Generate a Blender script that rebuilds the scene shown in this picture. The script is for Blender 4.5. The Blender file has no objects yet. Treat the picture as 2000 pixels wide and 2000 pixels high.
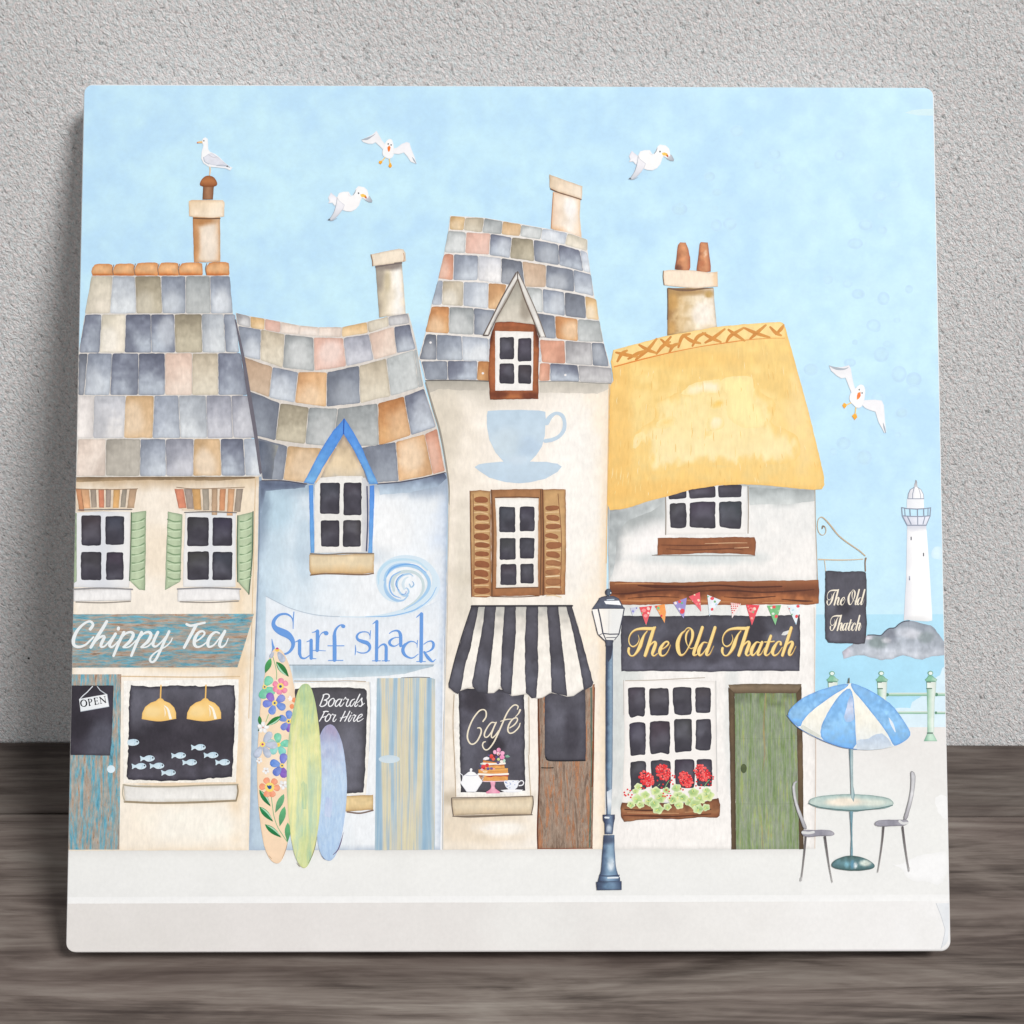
import bpy, math, random
import numpy as np
from mathutils import Vector, Matrix
from mathutils.geometry import delaunay_2d_cdt

scene = bpy.context.scene
COL = scene.collection

# ------------------------------------------------------------------ camera
F_REL = 1.8                                   # focal length / sensor width
cam_data = bpy.data.cameras.new('camera')
cam_data.sensor_width = 36.0
cam_data.lens = 36.0 * F_REL
cam_data.clip_start = 0.01
cam_data.clip_end = 50.0
cam = bpy.data.objects.new('camera', cam_data)
COL.objects.link(cam)
PITCH, YAW, ROLL = 0.40044165, -0.00698901, 0.00645588
Rc = Matrix.Rotation(YAW, 4, 'Z') @ Matrix.Rotation(math.pi / 2 - PITCH, 4, 'X') @ Matrix.Rotation(ROLL, 4, 'Z')
cam.matrix_world = Matrix.Translation((0.0, -0.44766404, 0.25840723)) @ Rc
scene.camera = cam

# ------------------------------------------------------------------ world, lamps, exposure
world = bpy.data.worlds.new('World')
scene.world = world
world.use_nodes = True
bg = world.node_tree.nodes['Background']
bg.inputs['Color'].default_value = (0.96, 0.98, 1.0, 1)
bg.inputs['Strength'].default_value = 0.092

def lamp(name, az, el, dist, size, watts, colour=(1, 1, 1), target=(0, -0.04, 0.09)):
    d = bpy.data.lights.new(name, 'AREA')
    d.shape = 'DISK'
    d.size = size
    d.energy = watts
    d.color = colour
    o = bpy.data.objects.new(name, d)
    COL.objects.link(o)
    az, el = math.radians(az), math.radians(el)
    v = Vector((math.sin(az) * math.cos(el), -math.cos(az) * math.cos(el), math.sin(el)))
    o.location = Vector(target) + v * dist
    o.rotation_euler = v.to_track_quat('Z', 'Y').to_euler()
    return o

lamp('key_lamp', 31, 41, 3.2, 0.80, 94.0, (1.0, 0.993, 0.984))     # overhead, to the right
lamp('fill_lamp', -4, 20, 2.6, 0.9, 11.0, (0.985, 0.99, 1.0))     # soft front fill

scene.view_settings.view_transform = 'Standard'
scene.view_settings.look = 'None'
scene.view_settings.exposure = 0.0
scene.view_settings.gamma = 1.0
scene.view_settings.use_curve_mapping = False

# ------------------------------------------------------------------ small helpers
def lin(c):
    c = np.asarray(c, float) / 255.0
    return np.where(c <= 0.04045, c / 12.92, ((c + 0.055) / 1.055) ** 2.4)

ALB = 0.9                                    # print inks never reflect everything

def nodes(name):
    m = bpy.data.materials.new(name)
    m.use_nodes = True
    nt = m.node_tree
    return m, nt, nt.nodes['Principled BSDF']

def N(nt, kind, **kw):
    n = nt.nodes.new(kind)
    for k, v in kw.items():
        if k in n.inputs and not hasattr(n, k):
            n.inputs[k].default_value = v
        else:
            setattr(n, k, v)
    return n

def noise(nt, coord, scale3, detail=4.0, rough=0.55, dist=0.0):
    mp = nt.nodes.new('ShaderNodeMapping')
    mp.inputs['Scale'].default_value = scale3
    nt.links.new(coord, mp.inputs['Vector'])
    t = nt.nodes.new('ShaderNodeTexNoise')
    t.inputs['Scale'].default_value = 1.0
    t.inputs['Detail'].default_value = detail
    t.inputs['Roughness'].default_value = rough
    t.inputs['Distortion'].default_value = dist
    nt.links.new(mp.outputs['Vector'], t.inputs['Vector'])
    return t.outputs['Fac']

def maprange(nt, val, a, b, c, d):
    m = nt.nodes.new('ShaderNodeMapRange')
    for i, v in enumerate((a, b, c, d)):
        m.inputs[i + 1].default_value = v
    nt.links.new(val, m.inputs[0])
    return m.outputs[0]

def math_(nt, op, a, b):
    m = nt.nodes.new('ShaderNodeMath')
    m.operation = op
    for i, v in enumerate((a, b)):
        if isinstance(v, (int, float)):
            m.inputs[i].default_value = v
        else:
            nt.links.new(v, m.inputs[i])
    return m.outputs[0]

def mixc(nt, fac, a, b, mode='MIX'):
    m = nt.nodes.new('ShaderNodeMix')
    m.data_type = 'RGBA'
    m.blend_type = mode
    for sock, v in ((m.inputs[0], fac), (m.inputs[6], a), (m.inputs[7], b)):
        if isinstance(v, (int, float)):
            sock.default_value = v
        elif isinstance(v, (tuple, list, np.ndarray)):
            sock.default_value = (v[0], v[1], v[2], 1)
        else:
            nt.links.new(v, sock)
    return m.outputs[2]

def scale_colour(nt, col, fac):
    v = nt.nodes.new('ShaderNodeVectorMath')
    v.operation = 'SCALE'
    nt.links.new(col, v.inputs[0])
    if isinstance(fac, (int, float)):
        v.inputs['Scale'].default_value = fac
    else:
        nt.links.new(fac, v.inputs['Scale'])
    return v.outputs[0]

def obj_coord(nt):
    return nt.nodes.new('ShaderNodeTexCoord').outputs['Object']

def finish_print(nt, b, col):
    nt.links.new(col, b.inputs['Base Color'])
    b.inputs['Roughness'].default_value = 0.42
    b.inputs['Specular IOR Level'].default_value = 0.12

def wash_material(name, fibre, blotch, fscale=(2600, 700, 1), bscale=160.0):
    m, nt, b = nodes(name)
    a = nt.nodes.new('ShaderNodeAttribute')
    a.attribute_name = 'paint'
    co = obj_coord(nt)
    f1 = maprange(nt, noise(nt, co, fscale, 3.0, 0.6), 0.25, 0.75, 1 - fibre, 1 + fibre)
    f2 = maprange(nt, noise(nt, co, (bscale, bscale, 1), 5.0, 0.6, 0.6), 0.3, 0.7, 1 - blotch, 1 + blotch * 0.8)
    col = scale_colour(nt, a.outputs['Color'], math_(nt, 'MULTIPLY', math_(nt, 'MULTIPLY', f1, f2), ALB))
    finish_print(nt, b, col)
    return m

def streak_material(name, stops, scale3, detail=5.0, rough=0.7, dist=0.4, fine=0.12, fine3=None, lo=0.3, hi=0.7):
    """Weathered, streaky paint: ramp over a stretched noise, tinted by the painted vertex colour."""
    m, nt, b = nodes(name)
    co = obj_coord(nt)
    f = noise(nt, co, scale3, detail, rough, dist)
    f = maprange(nt, f, lo, hi, 0.0, 1.0)
    r = nt.nodes.new('ShaderNodeValToRGB')
    el = r.color_ramp.elements
    while len(el) < len(stops):
        el.new(0.5)
    for e, (p, c) in zip(el, stops):
        e.position = p
        l = lin(c)
        e.color = (l[0], l[1], l[2], 1)
    nt.links.new(f, r.inputs[0])
    a = nt.nodes.new('ShaderNodeAttribute')
    a.attribute_name = 'paint'
    col = mixc(nt, 1.0, r.outputs['Color'], a.outputs['Color'], 'MULTIPLY')
    g = maprange(nt, noise(nt, co, fine3 or tuple(2.4 * s for s in scale3), 3.0, 0.7), 0.25, 0.75, 1 - fine, 1 + fine)
    col = scale_colour(nt, col, math_(nt, 'MULTIPLY', g, ALB))
    finish_print(nt, b, col)
    return m

# ------------------------------------------------------------------ the tile's pose and the print's own coordinate frame
W, H, T = 0.2, 0.20034914, 0.009
LEAN, SKEW = 0.48576861, 0.00592454
tile = bpy.data.objects.new('picture_tile', None)
COL.objects.link(tile)
tile['label'] = 'square white glazed tile printed with a watercolour seaside street, leaning against the wall'
tile['category'] = 'ceramic tile'
u = Vector((0, math.sin(LEAN), math.cos(LEAN)))
n = Vector((0, -math.cos(LEAN), math.sin(LEAN)))
Rt = Matrix(((1, u.x, n.x), (0, u.y, n.y), (0, u.z, n.z))).to_4x4()
tile.matrix_world = Matrix.Translation((0.00244105, -H * math.sin(LEAN) - abs(math.sin(SKEW)) * W / 2 - 0.0012, 0.0005)) @ \
    Matrix.Rotation(SKEW, 4, 'Z') @ Rt
tile.empty_display_size = 0.02

def homography(src, dst):
    A = []
    for (x, y), (X, Y) in zip(src, dst):
        A.append([x, y, 1, 0, 0, 0, -X * x, -X * y, -X])
        A.append([0, 0, 0, x, y, 1, -Y * x, -Y * y, -Y])
    return np.linalg.svd(np.array(A, float))[2][-1].reshape(3, 3)

# the print is drawn on a sheet of its own (drawing units) that fills the tile's face
HM = homography([(163, 164.5), (1820.5, 174), (1857, 1858.5), (132, 1856)],
                [(-W / 2, H), (W / 2, H), (W / 2, 0), (-W / 2, 0)])

def to_tile(P):
    P = np.asarray(P, float)
    q = np.c_[P, np.ones(len(P))] @ HM.T
    return q[:, :2] / q[:, 2:3]

LEVEL = 1.6e-5                                 # ink layers, one over the other

def ihash(ix, iy, seed):
    h = (ix.astype(np.int64) * 374761393 + iy.astype(np.int64) * 668265263 + int(seed) * 982451653) & 0xFFFFFFFF
    h = ((h ^ (h >> 13)) * 1274126177) & 0xFFFFFFFF
    h = (h ^ (h >> 16)) & 0xFFFF
    return h / 65535.0

def vnoise(x, y, seed=0):
    ix, iy = np.floor(x), np.floor(y)
    fx, fy = x - ix, y - iy
    fx, fy = fx * fx * (3 - 2 * fx), fy * fy * (3 - 2 * fy)
    a, b_ = ihash(ix, iy, seed), ihash(ix + 1, iy, seed)
    c, d = ihash(ix, iy + 1, seed), ihash(ix + 1, iy + 1, seed)
    return (a * (1 - fx) + b_ * fx) * (1 - fy) + (c * (1 - fx) + d * fx) * fy

def fbm(x, y, seed=0, octv=3):
    s, amp, tot = 0, 1.0, 0
    for k in range(octv):
        s = s + amp * vnoise(x * 2 ** k, y * 2 ** k, seed + 17 * k)
        tot += amp
        amp *= 0.55
    return s / tot

_seed = [1]
def nseed():
    _seed[0] += 7
    return _seed[0]

def wash(*stops, axis='v', edge=None, ew=3.0, es=0.6, mot=0.05, ms=16.0, blobs=(), warp=0.12, top=None, fade=None):
    """Pigment of one brushed area: colour stops along an axis, soft pools of other pigment, a gathered edge."""
    sd = nseed()
    st = [(i / max(1, len(stops) - 1), s) if not isinstance(s[1], (tuple, list)) else s for i, s in enumerate(stops)]
    pos = [s[0] for s in st]
    cols = np.array([s[1] for s in st], float)
    def f(P, uv, D):
        nz = fbm(P[:, 0] / ms, P[:, 1] / ms, sd) - 0.5
        if axis == 'u': t = uv[:, 0]
        elif axis == 'v': t = uv[:, 1]
        elif axis == 'd': t = (uv[:, 0] + uv[:, 1]) / 2
        else: t = (uv[:, 0] + 1 - uv[:, 1]) / 2
        t = np.clip(t + warp * 2 * nz, 0, 1)
        c = np.stack([np.interp(t, pos, cols[:, k]) for k in range(3)], 1)
        for (bu, bv, ru, rv, bc, s) in blobs:
            wx = 0.5 * (fbm(P[:, 0] / 22, P[:, 1] / 22, sd + 3) - 0.5)
            r = np.sqrt(((uv[:, 0] - bu) / ru) ** 2 + ((uv[:, 1] - bv) / rv) ** 2) + wx
            w = s * np.clip((1.25 - r) / 0.6, 0, 1)[:, None]
            w = w * w * (3 - 2 * w) if s >= 1 else w
            c = c * (1 - w) + np.array(bc, float) * w
        c = c * (1 + mot * 2 * nz)[:, None]
        if edge is not None:
            w = es * np.exp(-(D / ew) ** 2) * np.clip(0.45 + 1.1 * vnoise(P[:, 0] / 9, P[:, 1] / 9, sd + 5), 0, 1)
            c = c * (1 - w[:, None]) + np.array(edge, float) * w[:, None]
        if top is not None:
            w = top[1] * np.exp(-((uv[:, 1]) / top[2]) ** 2)
            c = c * (1 - w[:, None]) + np.array(top[0], float) * w[:, None]
        if fade is not None:                           # wet edge melting into the pigment round it
            w = np.clip(D / fade[1] + 0.9 * (vnoise(P[:, 0] / 7, P[:, 1] / 16, sd + 9) - 0.5) * np.clip(D / 3, 0, 1), 0, 1)[:, None]
            w = w * w * (3 - 2 * w)
            c = np.array(fade[0], float) * (1 - w) + c * w
        return np.clip(c, 0, 255)
    return f

def flat(c):
    def f(P, uv, D):
        return np.repeat(np.array([c], float), len(P), 0)
    return f

def chaikin(p, k, closed=True):
    p = np.asarray(p, float)
    for _ in range(k):
        q = np.roll(p, -1, 0)
        if closed:
            p = np.stack([0.75 * p + 0.25 * q, 0.25 * p + 0.75 * q], 1).reshape(-1, 2)
        else:
            a, b_ = p[:-1], p[1:]
            m = np.stack([0.75 * a + 0.25 * b_, 0.25 * a + 0.75 * b_], 1).reshape(-1, 2)
            p = np.vstack([p[:1], m, p[-1:]])
    return p

def inside(P, poly):
    x, y = P[:, 0][:, None], P[:, 1][:, None]
    x1, y1 = poly[:, 0], poly[:, 1]
    x2, y2 = np.roll(x1, -1), np.roll(y1, -1)
    cr = ((y1 > y) != (y2 > y)) & (x < (x2 - x1) * (y - y1) / (y2 - y1 + 1e-12) + x1)
    return cr.sum(1) % 2 == 1

def dist_poly(P, poly):
    a = poly
    d = np.roll(poly, -1, 0) - a
    L = (d ** 2).sum(1) + 1e-12
    out = np.empty(len(P))
    for i in range(0, len(P), 2000):
        p = P[i:i + 2000]
        ap = p[:, None] - a[None]
        t = np.clip((ap * d[None]).sum(2) / L, 0, 1)
        out[i:i + 2000] = np.sqrt(((ap - t[..., None] * d[None]) ** 2).sum(2)).min(1)
    return out

REG = dict(px=(0, 0, 1), A=(140, 480, 4), B=(450, 560, 4), C=(780, 320, 4), D=(800, 740, 4), E=(1150, 560, 4),
           F=(490, 900, 4), G=(480, 1240, 4), H=(820, 1160, 4), I=(1150, 900, 4), J=(1150, 1270, 4), K=(1480, 1270, 4),
           L=(1560, 900, 6), M=(1580, 680, 7.983), N=(620, 230, 7.983), O=(1190, 240, 7.983), P=(130, 1180, 4.806),
           Q=(100, 130, 3.864), S=(0, 900, 3.864), T=(0, 1300, 3.864), U=(520, 1180, 5.52), V=(1220, 1210, 5.52),
           Y=(1600, 1100, 11.36), Z=(615, 1335, 12.075), a=(1280, 460, 9.66), b=(1600, 1060, 7.43), c=(495, 1255, 8.05),
           d=(495, 1460, 8.05), e=(885, 1440, 12.075), f=(1205, 1470, 8.78), g=(1230, 1150, 5.682), h=(1150, 1140, 16.1),
           i=(1700, 1300, 12.075), j=(700, 470, 10.73))

def R(reg, pts):
    x0, y0, s = REG[reg]
    return [(x0 + p[0] / s, y0 + p[1] / s) + tuple(q / s for q in p[2:]) for p in pts]

class Sheet:
    """One printed part: a mesh of ink layers lying on the tile's face."""
    def __init__(s, name, parent, mat, lvl, label=None):
        s.name, s.parent, s.mat, s.lvl, s.label = name, parent, mat, lvl, label
        s.V, s.F, s.Cc, s.n = [], [], [], 0
        s.k = 0
    def add(s, P, faces, col, z):
        q = to_tile(P)
        s.V.append(np.c_[q, np.zeros(len(q)) + T + LEVEL * np.asarray(z)])
        s.Cc.append(col)
        s.F += [tuple(i + s.n for i in f) for f in faces]
        s.n += len(P)
    def fill(s, pts, paint, dl=0.0, res=6.0, wob=0.5, smooth=0):
        poly = chaikin(np.array(pts, float)[:, :2], smooth)
        area = np.sum(poly[:, 0] * np.roll(poly[:, 1], -1) - np.roll(poly[:, 0], -1) * poly[:, 1])
        if area < 0:
            poly = poly[::-1]
        seg = []
        step = min(res, 5.0)
        nxt = np.roll(poly, -1, 0)
        for a, b_ in zip(poly, nxt):
            m = max(1, int(np.linalg.norm(b_ - a) / step + 0.5))
            for j in range(m):
                seg.append(a + (b_ - a) * j / m)
        bd = np.array(seg)
        tg = np.roll(bd, -1, 0) - np.roll(bd, 1, 0)
        tg /= np.linalg.norm(tg, axis=1)[:, None] + 1e-9
        nr = np.stack([-tg[:, 1], tg[:, 0]], 1)           # inward
        if wob:
            sd = nseed()
            w = vnoise(bd[:, 0] / 6, bd[:, 1] / 6, sd) + 0.6 * vnoise(bd[:, 0] / 19, bd[:, 1] / 19, sd + 1) - 0.8
            bd = bd + nr * (w * wob * 1.6)[:, None]
        bd[:, 0] = np.clip(bd[:, 0], XL(bd[:, 1]) - 0.1, XR(bd[:, 1]) + 0.1)
        lo, hi = bd.min(0), bd.max(0)
        gx, gy = np.meshgrid(np.arange(lo[0], hi[0], res), np.arange(lo[1], hi[1], res * 0.87))
        gx = gx + (np.arange(gx.shape[0]) % 2)[:, None] * res / 2
        G = np.c_[gx.ravel(), gy.ravel()]
        if len(G):
            G = G[inside(G, bd)]
        if len(G):
            G = G[dist_poly(G, bd) > max(0.45 * res, 1.0)]
        ring = bd + nr * 2.3
        ok = inside(ring, bd)
        if ok.any():
            ring = ring[ok]
            ring = ring[dist_poly(ring, bd) > 1.7]
        else:
            ring = ring[:0]
        if len(ring) and len(G):
            keep = []
            for i in range(0, len(G), 3000):
                d2 = ((G[i:i + 3000, None] - ring[None]) ** 2).sum(2).min(1)
                keep.append(d2 > (0.35 * res) ** 2)
            G = G[np.concatenate(keep)]
        allp = np.vstack([bd, ring, G])
        nb = len(bd)
        r = delaunay_2d_cdt([Vector((p[0], p[1])) for p in allp], [(i, (i + 1) % nb) for i in range(nb)], [], 1, 1e-5)
        Pv = np.array([(v.x, v.y) for v in r[0]])
        faces = r[2]
        D = dist_poly(Pv, bd)
        uv = (Pv - lo) / np.maximum(hi - lo, 1e-6)
        fl = []
        for f in faces:                                  # all facing out of the tile
            a, b_, c = Pv[f[0]], Pv[f[1]], Pv[f[2]]
            cr = (b_[0] - a[0]) * (c[1] - a[1]) - (b_[1] - a[1]) * (c[0] - a[0])
            fl.append(tuple(f) if cr < 0 else tuple(f[::-1]))
        s.k += 1
        s.add(Pv, fl, paint(Pv, uv, D), s.lvl + dl)
        return s
    def fr(s, reg, pts, paint, dl=0.0, **kw):
        return s.fill(R(reg, pts), paint, dl, **kw)
    def line(s, pts, w, colour, dl=0.0, smooth=True, c2=None, close=False):
        """A pen or brush stroke: pts are (x, y) or (x, y, width)."""
        Q = [(p[0], p[1], (p[2] if len(p) > 2 else w)) for p in pts]
        Q = np.array(Q, float)
        if smooth and len(Q) > 2:
            pts2 = []
            E_ = np.vstack([2 * Q[0] - Q[1], Q, 2 * Q[-1] - Q[-2]])
            for i in range(1, len(E_) - 2):
                p0, p1, p2, p3 = E_[i - 1], E_[i], E_[i + 1], E_[i + 2]
                m = max(3, int(np.linalg.norm((p2 - p1)[:2]) / 2.2))
                for j in range(m):
                    t = j / m
                    pts2.append(0.5 * (2 * p1 + (p2 - p0) * t + (2 * p0 - 5 * p1 + 4 * p2 - p3) * t * t + (3 * p1 - p0 - 3 * p2 + p3) * t ** 3))
            pts2.append(Q[-1])
            Q = np.array(pts2)
        else:
            pts2 = []
            for a, b_ in zip(Q[:-1], Q[1:]):
                m = max(1, int(np.linalg.norm((b_ - a)[:2]) / 5))
                for j in range(m):
                    pts2.append(a + (b_ - a) * j / m)
            pts2.append(Q[-1])
            Q = np.array(pts2)
        xy, ww = Q[:, :2], np.maximum(Q[:, 2], 0.35) / 2
        tg = np.gradient(xy, axis=0)
        tg /= np.linalg.norm(tg, axis=1)[:, None] + 1e-9
        nr = np.stack([-tg[:, 1], tg[:, 0]], 1)
        L = xy + nr * ww[:, None]
        Rr = xy - nr * ww[:, None]
        m = len(xy)
        P = [*L, *Rr]
        zz = list(np.linspace(0, 0.25, m)) * 2
        faces = [(i, i + 1, m + i + 1, m + i) for i in range(m - 1)]
        for end, sg in ((0, -1), (m - 1, 1)):             # round ends
            base = math.atan2(nr[end][1], nr[end][0])
            idx = [end]
            for j in range(1, 5):
                a = base - sg * math.pi * j / 5
                idx.append(len(P))
                P.append(xy[end] + ww[end] * np.array((math.cos(a), math.sin(a))))
                zz.append(zz[end])
            idx.append(m + end)
            faces.append(tuple(idx))
        P = np.array(P)
        fl = []
        for f in faces:
            q = P[list(f)]
            ar = np.sum(q[:, 0] * np.roll(q[:, 1], -1) - np.roll(q[:, 0], -1) * q[:, 1])
            fl.append(f if ar < 0 else f[::-1])
        c = np.repeat(np.array([colour], float), len(P), 0)
        if c2 is not None:
            t = np.r_[np.linspace(0, 1, m), np.linspace(0, 1, m), np.zeros(4), np.ones(4)][:, None]
            c = c * (1 - t) + np.array(c2, float) * t
        zc = np.array(zz) + s.lvl + dl + 0.03 * (s.k % 9)
        s.k += 1
        s.add(P, fl, c, zc)
        return s
    def lr(s, reg, pts, w, colour, dl=0.0, **kw):
        return s.line(R(reg, pts), w / REG[reg][2], colour, dl, **kw)
    def dot(s, x, y, rx, ry, paint, dl=0.0, rot=0.0, res=3.0, wob=0.0):
        m = max(8, int((rx + ry) * 1.6))
        a = np.linspace(0, 2 * math.pi, m, endpoint=False)
        ca, sa = math.cos(rot), math.sin(rot)
        px, py = rx * np.cos(a), ry * np.sin(a)
        pts = np.c_[x + px * ca - py * sa, y + px * sa + py * ca]
        if not callable(paint):
            P = np.vstack([pts, [(x, y)]])
            s.k += 1
            s.add(P, [(m, (i + 1) % m, i) for i in range(m)], np.repeat(np.array([paint], float), len(P), 0), s.lvl + dl + 0.03 * (s.k % 9))
            return s
        return s.fill(pts, paint, dl, res=res, wob=wob)
    def dr(s, reg, x, y, rx, ry, paint, dl=0.0, **kw):
        x0, y0, k = REG[reg]
        return s.dot(x0 + x / k, y0 + y / k, rx / k, ry / k, paint, dl, **kw)
    def done(s):
        me = bpy.data.meshes.new(s.name)
        V = np.vstack(s.V)
        me.from_pydata(V.tolist(), [], s.F)
        at = me.attributes.new('paint', 'FLOAT_COLOR', 'POINT')
        c = lin(np.vstack(s.Cc))
        at.data.foreach_set('color', np.c_[c, np.ones(len(c))].astype(np.float32).ravel())
        me.materials.append(s.mat)
        o = bpy.data.objects.new(s.name, me)
        COL.objects.link(o)
        p = s.parent                                     # thing > part > sub-part, no deeper
        while p.parent is not None and p.parent.parent is not None:
            p = p.parent
        o.parent = p
        if s.label:
            o['label'] = s.label
        return o

def XL(y): return 163 - (y - 164.5) / 1691.5 * 31 + 2.5      # the print's left and right margins
def XR(y): return 1820.5 + (y - 174) / 1684.5 * 36.5 - 2.5

# ------------------------------------------------------------------ materials
M_WASH = wash_material('watercolour_wash', 0.075, 0.025, (1450, 480, 1), 480.0)
M_PALE = wash_material('watercolour_pale_wash', 0.03, 0.014, (1200, 900, 1), 420.0)
M_SKY = wash_material('watercolour_sky_wash', 0.025, 0.022, (1000, 1000, 1), 420.0)
M_INK = wash_material('printed_ink', 0.012, 0.008)
M_ROOF = wash_material('watercolour_roof_wash', 0.10, 0.022, (1400, 480, 1), 420.0)
M_THATCH = wash_material('watercolour_thatch_wash', 0.07, 0.02, (1400, 300, 1), 300.0)
M_SLATE = wash_material('watercolour_dark_wash', 0.10, 0.10, (1900, 900, 1), 330.0)
TEAL = [(0.0, (92, 116, 122)), (0.2, (96, 174, 200)), (0.42, (130, 176, 186)), (0.55, (172, 168, 158)), (0.74, (184, 172, 160)), (0.88, (198, 150, 114)), (1.0, (116, 108, 100))]
M_TEAL_H = streak_material('weathered_teal_board', TEAL, (120, 1000, 1), 7, 0.8, 0.6, 0.34, (420, 1700, 1), 0.34, 0.64)
M_TEAL_V = streak_material('weathered_teal_door', TEAL, (1000, 100, 1), 7, 0.8, 0.6, 0.34, (1700, 420, 1), 0.34, 0.64)
M_BROWN = streak_material('weathered_brown_door', [(0.0, (108, 90, 80)), (0.3, (150, 126, 108)), (0.5, (172, 154, 138)), (0.7, (164, 118, 88)), (0.85, (206, 142, 100)), (1.0, (128, 110, 98))],
                          (1000, 100, 1), 7, 0.8, 0.6, 0.3, (1700, 420, 1), 0.34, 0.66)
M_GREEN = streak_material('weathered_green_door', [(0.0, (104, 124, 96)), (0.25, (138, 160, 104)), (0.45, (146, 160, 132)), (0.6, (160, 166, 150)), (0.75, (158, 182, 108)), (0.9, (186, 164, 132)), (1.0, (128, 138, 116))],
                          (1100, 60, 1), 6, 0.75, 0.3, 0.2, (1700, 420, 1), 0.32, 0.68)
M_STRIPE = streak_material('striped_blue_door', [(0.0, (150, 182, 208)), (0.3, (166, 195, 214)), (0.44, (190, 206, 212)), (0.56, (220, 213, 194)), (0.7, (230, 220, 184)), (0.85, (184, 198, 204)), (1.0, (160, 188, 210))],
                           (640, 14, 1), 3, 0.6, 0.05, 0.08, (2200, 120, 1))
M_LIME = streak_material('streaky_lime_board', [(0.0, (184, 212, 186)), (0.3, (206, 224, 188)), (0.5, (228, 234, 180)), (0.7, (246, 242, 178)), (1.0, (250, 245, 200))],
                         (520, 50, 1), 6, 0.7, 0.5, 0.06, (2500, 600, 1))
M_LILAC = streak_material('streaky_blue_board', [(0.0, (192, 210, 236)), (0.4, (208, 224, 243)), (0.7, (219, 232, 247)), (1.0, (232, 238, 249))],
                          (1500, 300, 1), 6, 0.75, 0.4, 0.05, (3500, 900, 1))

# ------------------------------------------------------------------ the wall and the table
def plain_mesh(name, verts, faces, mat):
    me = bpy.data.meshes.new(name)
    me.from_pydata(verts, [], faces)
    me.materials.append(mat)
    o = bpy.data.objects.new(name, me)
    COL.objects.link(o)
    return o

def wall_material():
    m, nt, b = nodes('rough_grey_plaster')
    co = obj_coord(nt)
    rot = nt.nodes.new('ShaderNodeMapping')
    rot.inputs['Rotation'].default_value = (0, math.radians(33), 0)
    nt.links.new(co, rot.inputs['Vector'])
    rc = rot.outputs['Vector']
    n1 = noise(nt, rc, (950, 1, 600), 4.0, 0.7, 0.6)          # trowelled grain, slanting
    n2 = noise(nt, co, (330, 1, 330), 3.0, 0.5)
    n3 = noise(nt, rc, (2300, 1, 1600), 2.0, 0.65)
    hgt = math_(nt, 'ADD', math_(nt, 'MULTIPLY', n1, 1.0), math_(nt, 'MULTIPLY', n2, 0.3))
    hgt = math_(nt, 'ADD', hgt, math_(nt, 'MULTIPLY', n3, 0.45))
    bm = nt.nodes.new('ShaderNodeBump')
    bm.inputs['Strength'].default_value = 0.95
    bm.inputs['Distance'].default_value = 0.0011
    nt.links.new(hgt, bm.inputs['Height'])
    nt.links.new(bm.outputs['Normal'], b.inputs['Normal'])
    pit = maprange(nt, n1, 0.31, 0.43, 0.42, 1.0)             # low spots of the grain are darker
    broad = maprange(nt, noise(nt, co, (9, 1, 9), 3.0, 0.5), 0.3, 0.7, 0.95, 1.05)
    tint = maprange(nt, noise(nt, co, (1100, 1, 1100), 2.0, 0.5), 0.3, 0.7, 0.0, 1.0)
    fleck = maprange(nt, noise(nt, rc, (2000, 1, 1500), 2.0, 0.7), 0.3, 0.7, 0.84, 1.14)   # light and dark sand grains
    pit = math_(nt, 'MULTIPLY', pit, fleck)
    col = mixc(nt, tint, lin((236, 226, 224)), lin((218, 226, 227)))
    v = nt.nodes.new('ShaderNodeTexVoronoi')                  # a few tiny dark specks
    v.inputs['Scale'].default_value = 38.0
    nt.links.new(co, v.inputs['Vector'])
    sp = maprange(nt, v.outputs['Distance'], 0.016, 0.022, 0.0, 1.0)
    wn = nt.nodes.new('ShaderNodeSeparateColor')
    nt.links.new(v.outputs['Color'], wn.inputs[0])
    some = maprange(nt, wn.outputs[0], 0.45, 0.46, 0.0, 1.0)
    sp = math_(nt, 'MAXIMUM', sp, some)
    col = scale_colour(nt, col, math_(nt, 'MULTIPLY', math_(nt, 'MULTIPLY', pit, broad), maprange(nt, sp, 0, 1, 0.05, 1.0)))
    nt.links.new(col, b.inputs['Base Color'])
    b.inputs['Roughness'].default_value = 0.9
    b.inputs['Specular IOR Level'].default_value = 0.15
    return m

wall = plain_mesh('wall', [(-1.2, 0, -0.03), (1.2, 0, -0.03), (1.2, 0, 1.2), (-1.2, 0, 1.2),
                           (-1.2, 0.04, -0.03), (1.2, 0.04, -0.03), (1.2, 0.04, 1.2), (-1.2, 0.04, 1.2)],
                  [(0, 1, 2, 3), (5, 4, 7, 6), (3, 2, 6, 7), (1, 0, 4, 5), (0, 3, 7, 4), (2, 1, 5, 6)], wall_material())
wall['kind'] = 'structure'
wall['label'] = 'rough pale grey plaster wall behind the tile'

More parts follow.
